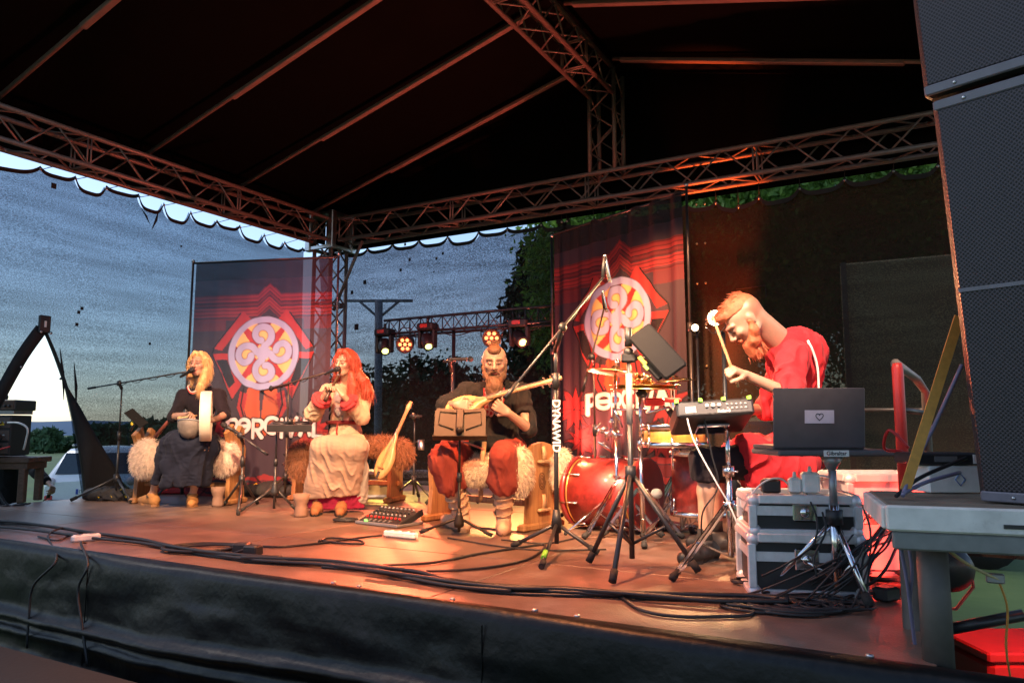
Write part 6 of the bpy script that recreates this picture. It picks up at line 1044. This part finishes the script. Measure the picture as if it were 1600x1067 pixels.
# hot lamp behind the drummer and red up-light on the screen
q = J(1118, 497, 5.6); t = par('blazing lamp on a stand just behind the drummer\'s forehead', q, CC+V(-.3, 0, .2), 120, (1, .5, .2), 120, lens=M_LENS_H, s=.6, hang=False); MB().cyl(V(q[0]+.03, q[1]+.1, .03), V(q[0]+.03, q[1]+.1, q[2]-.1), .016, n=8).build('lamp_stand', M_BLKM, t)
for k in range(3): MB().cyl(V(q[0]+.03, q[1]+.1, .4), V(q[0]+.03+.3*math.cos(k*2.1), q[1]+.1+.3*math.sin(k*2.1), .015), .012, n=6).build('stand_leg', M_BLKM, t)
MB().cyl(q-V(0, 0, .1), V(q[0]+.03, q[1]+.1, q[2]-.1), .01, n=6).build('arm', M_BLKM, t)
q2 = J(1086, 512, 5.9); t = par('small warm lamp beside the right banner pole', q2, CC, 25, (1, .6, .3), 80, s=.3, hang=False); MB().cyl(V(q2[0], q2[1]+.05, .03), V(q2[0], q2[1]+.05, q2[2]), .01, n=8).build('lamp_stand', M_BLKM, t)
p = AY(1135, 640, SY-.28); p[2] = .18; par('red floor lamp shining up the screen behind the drummer', p, AY(1128, 330, SY-.05), 900, (1, .12, .02), 22, hang=False, lens=M_LENS_R)
p = V(-2.9, 6.6, .18); par('red floor lamp shining up into the roof behind the drum kit', p, (-3.3, 5.2, 4.4), 300, (1, .16, .10), 140, hang=False, lens=M_LENS_R)
par('orange front lamp over the stage edge aimed at the right banner', (-1.4, 2.75, 3.8), AY(1030, 520, BY-.9), 2600, (1, .40, .17), 24, blend=.9)
# ================================================================ right wing: loudspeakers on their table
def wing():
    D = 2.28; c0 = J(1388, 788, D); zt = c0[2]; dx = nrm(J(1600, 796, D-.12)*V(1, 1, 0)-c0*V(1, 1, 0)); X = dx; Y = np.cross(ZZ, X); t = thing('speaker_table', 'worn white-edged timber table carrying the loudspeaker stack', 'table', c0*V(1, 1, 0)); W_, Dp = 1.3, .55; M_T = mat('worn_white', (.62, .59, .55), .6, var=.2, scale=10, dirt=((.18, .15, .12), 6, .7), bump=.2)
    for k in range(5): MB().box(c0+X*W_/2+Y*(Dp*(k+.5)/5)+V(0, 0, -.012), (W_, Dp/5-.004, .022), (X, Y, ZZ), bev=.003).build('top_plank', mat('grey_plank', (.20, .16, .12), .8, var=.3, scale=9, bump=.3), t)
    MB().box(c0+X*W_/2-Y*.013-V(0, 0, .038), (W_+.02, .026, .076), (X, Y, ZZ), bev=.006).build('front_board', M_T, t); MB().box(c0+X*W_/2-Y*.006-V(0, 0, .105), (W_-.01, .022, .055), (X, Y, ZZ), bev=.006).build('lower_rail', mat('grey_rail', (.17, .17, .16), .6, var=.2), t); MB().box(c0-X*.006+Y*Dp/2-V(0, 0, .04), (.03, Dp, .07), (X, Y, ZZ), bev=.006).build('side_board', M_T, t)
    MB().box(c0+X*.33-Y*.028-V(0, 0, .05), (.07, .003, .012), (X, Y, ZZ)).build('dark_plate', M_BLK, t)
    for xx, yy in ((.125, .09), (1.1, .09), (.125, .48), (1.1, .48)): p = c0+X*xx+Y*yy; MB().cyl((p[0], p[1], GZ if yy > .3 else -.05), (p[0], p[1], zt-.12), .045, n=14).build('leg', mat('leg_grey', (.075, .065, .055), .6, var=.2), t)
    # loudspeakers
    fd = nrm(_fh*1160-RGT*1006); R_ = -fd; m = bpy.data.materials.new('speaker_grille'); m.use_nodes = True; n = m.node_tree.nodes; L = m.node_tree.links; b = n['Principled BSDF']; b.inputs['Roughness'].default_value = .45; b.inputs['Metallic'].default_value = .3
    tc = n.new('ShaderNodeTexCoord'); vo = n.new('ShaderNodeTexVoronoi'); vo.inputs['Scale'].default_value = 105; vo.inputs['Randomness'].default_value = .0; mp0 = n.new('ShaderNodeMapping'); mp0.inputs['Rotation'].default_value = (0, 0, -math.atan2(R_[1], R_[0])); L.new(tc.outputs['Object'], mp0.inputs[0]); mp1 = n.new('ShaderNodeMapping'); mp1.inputs['Scale'].default_value = (1, .0001, 1); L.new(mp0.outputs[0], mp1.inputs[0]); mp = n.new('ShaderNodeMapping'); mp.inputs['Rotation'].default_value = (0, .785, 0); L.new(mp1.outputs[0], mp.inputs[0]); L.new(mp.outputs[0], vo.inputs['Vector'])
    cr = n.new('ShaderNodeValToRGB'); cr.color_ramp.elements[0].position = .28; cr.color_ramp.elements[0].color = (.012, .011, .013, 1); cr.color_ramp.elements[1].position = .42; cr.color_ramp.elements[1].color = (.058, .048, .058, 1); L.new(vo.outputs['Distance'], cr.inputs[0]); L.new(cr.outputs[0], b.inputs['Base Color'])
    bp = n.new('ShaderNodeBump'); bp.inputs['Strength'].default_value = .5; bp.inputs['Distance'].default_value = .003; L.new(vo.outputs['Distance'], bp.inputs['Height']); L.new(bp.outputs[0], b.inputs['Normal'])
    M_CAB2 = mat('speaker_cabinet', (.018, .017, .02), .55, var=.2, bump=.4, bscale=150)
    o = J(1528, 785, 2.34); up = nrm(J(1449, 140, 2.40)-o); Bk = np.cross(up, R_); Bk = -Bk if Bk@_fh < 0 else Bk; H1 = np.linalg.norm(J(1462, 158, 2.40)-o); w_ = .75
    for k, (z0, h_, lab, off) in enumerate(((0, H1, 'tall lower grey loudspeaker cabinet standing on the table at right', 0), (H1+.012, .95, 'upper grey loudspeaker cabinet stacked at top right', -.02))):
        s = thing('loudspeaker', lab, 'loudspeaker', o+up*z0, 'stacked loudspeakers'); q = o+up*(z0+h_/2)+R_*(w_/2+off)+Bk*.27; MB().box(q, (w_, .5, h_), (R_, Bk, up), bev=.012).build('cabinet', M_CAB2, s); MB().box(q-Bk*.262, (w_-.035, .02, h_-.07), (R_, Bk, up), bev=.006).build('grille', m, s)
        for z in (-1, 1): MB().box(q-Bk*.266+up*z*(h_/2-.022), (w_-.02, .016, .032), (R_, Bk, up), bev=.004).build('edge_strip', mat('strip_grey', (.16, .15, .18), .4), s)
        for z in (-1, 1): MB().lathe(q-Bk*.275+up*z*(h_/2-.022)-R_*(w_/2-.10), -Bk, [(.006, 0), (.004, .003), (1e-5, .003)], 8).build('screw', M_ALU, s)
        if k == 0: MB().box(q-Bk*.274+up*(np.linalg.norm(J(1492, 455, 2.37)-o)-h_/2), (w_-.04, .004, .012), (R_, Bk, up)).build('grille_bar', mat('strip_grey', (.16, .15, .18), .4), s)
    # strap, cables, gear on the table
    M_ST = mat('orange_strap', (.55, .26, .05), .7, var=.15, scale=60); sa, sb = J(1499, 495, 2.52), J(1414, 766, 2.42); tag(MB().box((sa+sb)/2, (np.linalg.norm(sb-sa), .034, .004), (nrm(sb-sa), nrm(np.cross(_fh, sb-sa)), nrm(np.cross(nrm(sb-sa), nrm(np.cross(_fh, sb-sa)))))).build('ratchet_strap', M_ST), 'orange ratchet strap stretched down the side of the loudspeaker stack', 'strap', 'ratchet straps')
    s = thing('ratchet_strap', 'orange strap end hanging under the loudspeaker table', 'strap', J(1560, 900, 2.3), 'ratchet straps'); MB().tube(catmull([J(1470, 850, 2.33), J(1510, 880, 2.31), J(1560, 905, 2.3)], 5), .022, 6, flat=.25).build('buckle_strap', mat('pale_strap', (.5, .42, .22), .7), s); MB().tube(catmull([J(1560, 905, 2.3), J(1574, 950, 2.3), J(1572, 1010, 2.3), J(1580, 1066, 2.3)], 5), .017, 6, flat=.2).build('strap_tail', M_ST, s); MB().box(J(1555, 903, 2.295), (.05, .02, .03), bev=.004).build('buckle', M_GREY, s)
    bx = J(1475, 766, 2.72); bx[2] = zt; s = thing('white_carton', 'white cardboard box with blue emblem on the table behind the loudspeakers', 'box', bx); Xb = ax3(RGT); MB().box(bx+V(0, 0, .05), (.18, .14, .095), Xb, bev=.003).build('carton', M_WHT, s); e = bx+V(0, 0, .05)-_fh*.0715+RGT*.02; MB().tube([e+RGT*.018, e+ZZ*.022, e-RGT*.018, e-ZZ*.022, e+RGT*.018], .0025, 5).build('emblem', mat('emblem_blue', (.2, .3, .55), .5), s)
    s = thing('wireless_receiver', 'black receiver unit lying on the white carton', 'receiver', bx+V(0, 0, .1)); MB().box(bx+V(0, 0, .122)-RGT*.02, (.24, .15, .042), Xb, bev=.006).build('housing', M_BLK, s); MB().box(bx+V(0, 0, .122)-_fh*.077+RGT*.075, (.014, .003, .032), Xb).build('bright_edge', M_WHT, s); MB().box(bx+V(0, 0, .122)-_fh*.077-RGT*.03, (.08, .003, .02), Xb).build('front_panel', M_GREY, s)
    cb = mat('lilac_cable', (.16, .15, .24), .5)
    for i, (pts, mm) in enumerate([([(1503, 570, 2.5), (1462, 660, 2.48), (1425, 735, 2.45), (1410, 775, 2.4)], cb), ([(1412, 770, 2.4), (1450, 752, 2.5), (1500, 738, 2.6)], cb), ([(1400, 775, 2.42), (1440, 745, 2.55), (1510, 715, 2.6)], M_CAB), ([(1405, 845, 2.38), (1416, 900, 2.4), (1424, 960, 2.42), (1432, 1030, 2.45)], cb), ([(1418, 845, 2.42), (1425, 890, 2.4), (1421, 940, 2.42)], cb), ([(1420, 700, 2.9), (1390, 672, 2.95), (1382, 700, 3.0), (1410, 705, 3.)], M_REDP)]):
        tag(MB().tube(catmull([J(*q) for q in pts], 8), .0065, 6).build('cable', mm), ['lilac cable running down beside the orange strap', 'lilac cable lying across the white carton', 'black cable lying over the loudspeaker table corner', 'lilac cable hanging before the table leg', 'short lilac cable hanging left of the table leg', 'red cable loop beside the red-glow post'][i], 'cable', 'cables at the right wing')
    q = V(*J(1410, 690, 3.45)); tp_ = J(1408, 566, 3.45); s = thing('stage_railing', 'tubular stair railing at the right, at the stage edge behind the post coloured as lamp glow', 'railing', (q[0], q[1], 0)); MB().tube([V(q[0], q[1], 0), V(q[0], q[1], tp_[2]-.03), V(q[0], q[1], tp_[2])+_fh*.02, J(1432, 592, 3.9), J(1446, 612, 4.15), V(*J(1448, 700, 4.15)[:2], 0)], .022, 10).build('rail_tube', mat('rail_paint', (.20, .18, .17), .4, .4), s); MB().cyl(J(1408, 640, 3.45), J(1446, 645, 4.15), .014, n=8).build('mid_rail', M_BLKM, s)
    q = V(*J(1409, 690, 3.3)); zt2 = J(1405, 566, 3.3)[2]; rp = thing('red_glow_post', 'near railing post, red lamp glow put into its paint, behind the loudspeaker strap', 'post', (q[0], q[1], 0)); MB().tube([V(q[0], q[1], 0), V(q[0], q[1], zt2-.02), V(q[0], q[1], zt2)], [.024, .024, .018], 12).build('tube', mat('red_glow_paint', (.55, .035, .03), .4), rp); MB().lathe((q[0], q[1], 0), ZZ, [(.12, 0), (.12, .012), (.03, .02), (.03, .06)], 20).build('foot_plate', mat('red_glow_paint', (.55, .035, .03), .4), rp)  # red lamp glow on the near rail post is put into this paint
    MB().cyl(J(1448, 640, 4.15), J(1210, 640, 6.2), .012, n=8).build('back_rail', M_BLKM, s)
    q = V(*J(1600, 1045, 3.1)); q[2] = GZ; s = thing('red_floor_box', 'red-lit box on the ground below the loudspeaker table', 'box', q); hb = J(1600, 1008, 3.1)[2]-GZ; MB().box(q+V(0, 0, hb/2), (.5, .35, hb-.04), ax3(RGT), bev=.02).build('box_body', mat('red_box', (.55, .04, .03), .5), s); MB().box(q+V(0, 0, hb), (.52, .37, .04), ax3(RGT), bev=.008).build('lid', mat('red_box', (.55, .04, .03), .5), s)
    par('red lamp under the loudspeaker table lighting the ground box', V(*J(1720, 860, 2.5)), q+V(0, 0, hb), 14, (1, .08, .05), 80, lens=M_LENS_R, s=.5)
    q = J(1500, 1000, 2.6); MB_ = thing('frame_tube', 'black steel frame under the right wing', 'frame', V(q[0], q[1], GZ)); a, b = J(1470, 985, 2.7), J(1600, 960, 2.6); MB().cyl(a, b, .02, n=10).build('tube', M_BLKM, MB_); MB().cyl(V(a[0], a[1], GZ), V(a[0], a[1], zt-.1), .035, n=10).build('upright', M_BLKM, MB_); MB().ball(a, .04, 10).build('coupler', M_GREY, MB_)
wing()
# ================================================================ left rack, crew member
def rack():
    c = FL(10, 783); c[2] = 0; D = DEP(c); X, Y, Z = ax3(RGT); t = thing('low_table', 'small brown timber table at the left edge carrying the amplifier rack', 'table', c); zt = J(10, 713, D)[2]
    for k in range(3): MB().box(V(c[0], c[1], zt-.03)+Y*(.12*(k-1))+X*-.2, (1.0, .115, .05), (X, Y, Z), bev=.006).build('plank', M_WOODD, t)
    MB().box(V(c[0], c[1], zt-.085)+X*-.2, (.94, .3, .06), (X, Y, Z), bev=.004).build('apron', M_WOODD, t)
    for xx in (.22, -.6):
        for yy in (-.12, .12): p = V(c[0], c[1], 0)+X*xx+Y*yy; MB().box(p+V(0, 0, (zt-.1)/2), (.06, .06, zt-.1), (X, Y, Z), bev=.006).build('leg', M_WOODD, t)
    r = thing('amplifier_rack', 'open black rack full of red and white patch cables on the left table', 'rack', V(c[0], c[1], zt)); o = V(c[0], c[1], zt)-X*.12; MB().box(o+V(0, 0, .20), (.42, .3, .38), (X, Y, Z), bev=.006).build('cabinet', M_BLK, r)
    for k in range(3): MB().box(o+V(0, 0, .08+.12*k)-Y*.152, (.40, .008, .10), (X, Y, Z), bev=.003).build('front_panel', mat('rack_panel', (.10, .07, .06), .5), r)
    for i in range(8):
        for k in range(3): MB().lathe(o-Y*.157+X*(-.16+.045*i)+V(0, 0, .08+.12*k), -Y, [(.010, 0), (.010, .008), (.006, .008)], 8).build('socket', (M_GREY, M_REDP, M_ALU)[(i+k) % 3], r)
    MB().box(o-Y*.158+X*.12+V(0, 0, .31), (.06, .004, .03), (X, Y, Z)).build('yellow_label', M_YEL, r)
    a = o+V(0, 0, .395); m = thing('amplifier', 'dark amplifier with yellow display on top of the left rack', 'amplifier', a); MB().box(a+V(0, 0, .09), (.48, .32, .10), (X, Y, Z), bev=.008).build('case', M_BLKM, m); MB().box(a+V(0, 0, .09)-Y*.162, (.46, .006, .08), (X, Y, Z)).build('front_panel', M_WOODD, m); MB().box(a+V(0, 0, .1)-Y*.167+X*.05, (.08, .004, .03), (X, Y, Z)).build('display', mat('amber_display', (.7, .35, .02), .4, emit=(1, .5, .05), estr=.7), m)
    for k in (-.12, -.06, .15, .19): MB().lathe(a+V(0, 0, .08)-Y*.165+X*k, -Y, [(.013, 0), (.011, .014), (1e-5, .015)], 10).build('knob', M_BLK, m)
    MB().box(a+V(0, 0, .025), (.44, .28, .04), (X, Y, Z)).build('shelf', M_GREY, m)
    hp = a+V(0, 0, .15)-X*.05; h = thing('headphones', 'pale and black headphones lying on the left amplifier', 'headphones', hp); MB().tube([hp-X*.08, hp-X*.05+V(0, 0, .05), hp+X*.03+V(0, 0, .055), hp+X*.07+V(0, 0, .01)], .014, 8).build('headband', M_WHT, h); MB().ball(hp+X*.085+V(0, 0, .02), (.035, .02), 12, X).build('ear_cup', M_BLK, h); MB().ball(hp-X*.085+V(0, 0, .02), (.035, .02), 12, X).build('ear_cup', M_YEL, h)
    rr = random.Random(3); sd = o-Y*.16; labs = {0: ('red patch cable looping from the left rack', M_REDP), 1: ('black patch cable hanging from the left rack to the floor', M_CAB), 2: ('white patch cable hanging from the left rack', M_WHT)}
    for k in range(24):
        kind = 0 if k < 6 else (2 if k in (7, 12, 17) else 1); x0 = -.15+.3*rr.random()+.02; z0 = .08+.24*rr.random(); e = rr.uniform(-.15, .32); zf = (.1 if kind == 0 else -zt+.01)
        pts = [sd+X*x0+V(0, 0, z0), sd+X*(x0+.02)-Y*.08+V(0, 0, z0-.03), sd+X*(x0*.5+e*.3)-Y*.14+V(0, 0, z0*.3), sd+X*e-Y*(.05+.2*rr.random())+V(0, 0, zf)]+([] if kind == 0 else [sd+X*(e+.2*rr.random()+.1)-Y*(.1+.2*rr.random())+V(0, 0, zf)])
        tag(MB().tube(catmull(pts, 6), .0075, 5).build('patch_cable', labs[kind][1]), labs[kind][0], 'cable', ('red', 'black', 'white')[kind]+' patch cables of the left rack')
    pts = [J(12, 660, D-.2), J(30, 661, D-.25), J(43, 670, D-.25), J(40, 690, D-.2), J(37, 702, D-.15)]; tag(MB().tube(catmull(pts, 8), .009, 6).build('patch_cable', M_WHT), 'thick white cable arching out of the left rack front', 'cable')
M_WOODD = woodmat('dark_timber', (.13, .07, .045), (.07, .035, .02), .6, axis=0); rack()
def crew():
    D = 8.3; t = thing('person', 'crouching crew member in black jacket behind the left table, reaching out with a plug', 'person', V(*J(25, 790, D)[:2], GZ)); f = VD(-.8, .4, -.3)
    j = dict(neck0=J(8, 690, D), neck1=J(10, 704, D), shL=J(-10, 722, D), shR=J(34, 722, D-.1), elL=J(-18, 770, D), wrL=J(0, 800, D-.15), elR=J(58, 738, D-.25), wrR=J(76, 754, D-.35), hpL=J(-8, 800, D+.1), hpR=J(20, 800, D+.1), knL=J(-2, 790, D-.4), knR=J(40, 795, D-.35), anL=J(0, 850, D-.1), anR=J(34, 850, D-.1), toL=J(0, 870, D-.35), toR=J(38, 870, D-.35))
    for k in 'LR': j['an'+k][2] = GZ+.12; j['kn'+k][2] = GZ+.62; j['hp'+k][2] = GZ+.55
    B = Body(.02)
    for a, b, ra, rb in (('neck1', 'neck0', .055, .05), ('shL', 'elL', .046, .036), ('elL', 'wrL', .036, .025), ('shR', 'elR', .046, .036), ('elR', 'wrR', .036, .025), ('hpL', 'knL', .075, .05), ('hpR', 'knR', .075, .05), ('knL', 'anL', .05, .035), ('knR', 'anR', .05, .035), ('hpL', 'neck1', .12, .1), ('shL', 'shR', .06, .06)): B.c(j[a], j[b], ra, rb)
    head(B, J(8, 672, D), f, V(0, 0, 1), .95); hand(B, j['wrR'], VD(-.7, .3, -.5), VD(.3, .3, -.9), (.9,)*4, 1.05, thumb=-1); B.build('body', M_SKIN, t, .007, SK)
    S = Body(.03); S.c(j['shR'], j['elR'], .065, .06).c(j['elR'], j['elR']*.2+j['wrR']*.8, .06, .045).c(j['shL'], j['elL'], .065, .06).c(j['elL'], j['wrL'], .06, .045).c(j['hpL'], j['neck1'], .16, .12).c(j['hpR'], j['neck1'], .16, .12).c(j['shL'], j['shR'], .08, .08); S.build('jacket', cloth_mat('black_jacket', (.012, .012, .014)), t, .009, disp=fold(95, .008, 50))
    Z = Body(.03)
    for k in 'LR': Z.c(j['hp'+k], j['kn'+k], .10, .075).c(j['kn'+k], j['an'+k], .075, .06)
    Z.build('trousers', cloth_mat('dark_jeans', (.02, .025, .04)), t, .01)
    for k in 'LR':
        q = Body(.02); q.c(j['an'+k]-V(0, 0, .06), V(*j['to'+k][:2], GZ+.05), .05, .04); q.build('shoe', M_BLK, t, .009)
    H = Body(.02); H.e(J(8, 668, D+.02), V(.09, .1, .09)); H.half(J(8, 674, D), -ZZ+nrm(f)*.5); H.build('hair', mat('dark_hair', (.03, .02, .015), .6), t, .008)
    p = J(80, 763, D-.38); s = thing('cable_plug', 'black plug in the crouching crew member\'s hand', 'plug', p); MB().tube([p, p+VD(.3, 0, -1)*.1], [.016, .02], 8).build('housing', M_BLK, s); MB().tube([p+VD(.3, 0, -1)*.1, p+VD(.6, 0, -1)*.15], .006, 6).build('cord', M_CAB, s)
crew()
# ================================================================ cables on the deck
def cab(label, pts, r=.007, m=M_CAB, z=.008, seed=0, wob=.012, group='cables lying along the stage front'):
    rr = np.random.default_rng(seed+int(abs(pts[0][0]*13+pts[-1][1]*7))); P = []
    for q in pts:
        p = FL(q[0], q[1]); p[2] = z if len(q) < 3 else q[2]; P.append(p+V(rr.normal()*wob, rr.normal()*wob, 0))
    return tag(MB().tube(catmull(P, 7), r, 6).build('floor_cable', m), label, 'cable', group)
base = [(-40, 822), (20, 824), (80, 831), (150, 841), (215, 849), (270, 860), (330, 870), (385, 878), (440, 882), (510, 886), (580, 893), (650, 905), (720, 917), (800, 927), (880, 930), (960, 933), (1040, 938), (1110, 941), (1170, 943), (1230, 945)]
for k in range(9):
    i0, i1 = [(0, 20), (0, 20), (0, 9), (3, 20), (5, 20), (7, 20), (9, 20), (0, 14), (10, 20)][k]; o = (k-4)*1.6
    cab('black cable of the long bundle along the stage front edge', [(x, y+o*(.55+.5*math.sin(x*.011+k))) for x, y in base[i0:i1]], .0065+.002*(k % 3), z=.008+.010*(k % 3), seed=k, wob=.014, group='cable bundle along the stage front')
def coil(label, cx, cy, rx, n, seed, r=.007, group='coiled cables on the deck'):
    rr = np.random.default_rng(seed); c = FL(cx, cy); P = []
    for k in range(n*14+1): a = k/14*6.283; R = rx*(1+.12*math.sin(a*.37+seed)+.05*rr.normal()); P.append(c+RGT*R*math.cos(a)*1.15+_fh*R*.8*math.sin(a)+V(0, 0, .008+.012*abs(math.sin(a*.21+seed))))
    return tag(MB().tube(catmull(P, 2), r, 5).build('coiled_cable', M_CAB), label, 'cable', group)
coil('coil of black cable lying on the front bundle in the middle of the deck', 315, 860, .17, 4, 1); coil('loose coil of black cable beside the mixer on the floor', 540, 815, .07, 3, 2); coil('tangled black cable coil at the foot of the flight cases', 1235, 950, .16, 5, 3); coil('second tangled cable coil before the laptop tripod', 1190, 948, .13, 3, 4); coil('small tangle of cable under the double-braced stand', 1165, 912, .05, 4, 5, .005); coil('red-lit tangle of cable behind the laptop tripod', 1395, 905, .13, 5, 6)
def coilp(label, pts, **k): cab(label, pts, group='loose cables on the deck', **k)
coilp('thin cable crossing from the coil to the mixer', [(400, 856), (440, 856), (500, 850), (560, 842), (600, 838)]); coilp('looped cable on the deck in front of the mixer', [(500, 846), (540, 850), (572, 851), (560, 846), (520, 843), (500, 848)]); coilp('cable curving from the bundle up towards the tall microphone stand', [(600, 886), (680, 880), (740, 868), (800, 858), (850, 852), (830, 872), (790, 884), (730, 892), (660, 896)])
coilp('cable arching from the lute bench to the tall stand', [(780, 846), (830, 850), (868, 850), (900, 842)], r=.005); coilp('wide black cable loop near the right front of the deck', [(960, 935), (1000, 955), (1060, 966), (1120, 968), (1165, 962), (1170, 946)]); coilp('cable running from the flight cases to the red case', [(1260, 955), (1330, 935), (1390, 918), (1420, 895)]); coilp('cable lying behind the tripod of the tablet stand', [(700, 842), (780, 855), (860, 862), (950, 860)], r=.005)
coilp('cable trailing from the white block to the left deck edge', [(134, 840), (110, 838), (90, 846), (60, 840)], r=.006)
# cables hanging over the skirt
for i, pts in enumerate([[(128, 836), (100, 832), (75, 840), (64, 866)], [(134, 851), (126, 858), (122, 872)]]):
    P = [FL(x, y)+V(0, 0, .012+.02*(k == 1)) for k, (x, y) in enumerate(pts)]; e = P[-1]; e[1] = FY-.075; e[2] = -.04; q = [(52, 915), (45, 965), (42, 1012)] if i == 0 else [(122, 920), (128, 975), (137, 1040)]
    P += [AY(x, y, FY-.085) for x, y in q]; tag(MB().tube(catmull(P, 7), .007, 6).build('hanging_cable', M_CAB), ['black cable dropping over the skirt at the far left', 'grey cable dropping over the skirt from the white block'][i], 'cable', 'cables hanging over the skirt')
# cables along flight cases and tripod
for i, pts in enumerate([[(1240, 765, 3.3), (1220, 748, 3.28), (1195, 752, 3.26), (1172, 775, 3.25), (1160, 800, 3.4)], [(1274, 762, 3.28), (1272, 745, 3.25), (1295, 745, 3.2), (1302, 762, 3.18)], [(1260, 770, 3.25), (1276, 810, 3.06), (1270, 850, 3.02), (1230, 880, 3.02), (1190, 900, 3.05)], [(1285, 800, 3.1), (1290, 830, 3.04), (1272, 870, 3.0), (1276, 900, 2.98)], [(1348, 790, 3.05), (1360, 830, 3.0), (1354, 880, 2.98), (1310, 915, 3.0), (1280, 935, 3.02)], [(1352, 850, 2.98), (1330, 890, 2.96), (1300, 915, 2.98), (1270, 935, 3.0)], [(1070, 640, 3.7), (1085, 690, 3.65), (1120, 755, 3.6), (1140, 790, 3.6), (1165, 850, 3.55), (1180, 890, 3.4)], [(1400, 790, 3.2), (1375, 840, 3.15), (1350, 870, 3.05), (1345, 930, 3.0)], [(1405, 800, 3.2), (1388, 850, 3.15), (1362, 880, 3.05), (1352, 940, 3.0)], [(1100, 652, 3.72), (1112, 710, 3.7), (1122, 760, 3.7), (1098, 800, 3.75), (1096, 850, 3.8)]]):
    m = M_WHT if i in (0, 1, 6) else M_CAB
    tag(MB().tube(catmull([J(*q) for q in pts], 7), .0045, 5).build('device_cable', m), ['white charger cable arching left off the flight case', 'white charger cable looping up beside the table pole', 'black cable drooping down the front of the flight cases', 'short black cable hanging over the case latch', 'black cable draped over the right corner of the cases', 'black cable slung across the laptop tripod legs', 'white cable hanging from the sample pad to the deck', 'cable strung from the red case to the laptop tripod', 'second cable strung from the red case to the laptop tripod', 'black cable hanging from the sample pad past the drummer\'s knee'][i], 'cable', 'device cables around the flight cases')
for px, py, lab in ((378, 864, 'black plug block in the cable bundle at mid deck'), (395, 868, 'second black plug block in the cable bundle at mid deck'), (1235, 915, 'black adapter block leaning on the lower flight case'), (1385, 938, 'black junction box at the right of the laptop tripod')):
    p = FL(px, py); t = thing('plug_block', lab, 'plug', p, 'plug blocks on the deck'); MB().box(p+V(0, 0, .03), (.09, .07, .055), ax3(RGT+_fh*random.uniform(-.5, .5)), bev=.008).build('block', M_BLK, t); MB().tube([p+V(0, 0, .03), p-RGT*.06+V(0, 0, .03), p-RGT*.12+V(0, 0, .01)], .007, 6).build('cord', M_CAB, t)

rr = random.Random(21)
for k in range(12):
    x0, x1 = rr.uniform(1185, 1340), rr.uniform(1360, 1425); y0 = rr.uniform(905, 945); D0 = rr.uniform(2.98, 3.1); p = [J(x1, rr.uniform(790, 850), 3.3+rr.uniform(-.1, .2)), J((x0+x1)/2+rr.uniform(-20, 30), rr.uniform(845, 900), 3.05)]; q = FL(x0, y0+8); p += [q+V(0, 0, .02), FL(x0-rr.uniform(20, 60), y0+rr.uniform(2, 18))+V(0, 0, .012)]
    tag(MB().tube(catmull(p, 8), rr.choice((.004, .005, .0065)), 5).build('device_cable', M_CAB), 'black cable in the tangle strung from the red case past the laptop tripod', 'cable', 'tangled cables at the laptop tripod')
for k in range(5): coil('black cable loop in the tangle on the deck by the flight cases', rr.uniform(1190, 1330), rr.uniform(938, 955), rr.uniform(.07, .15), 2, 30+k, .005, group='cable tangle by the flight cases')
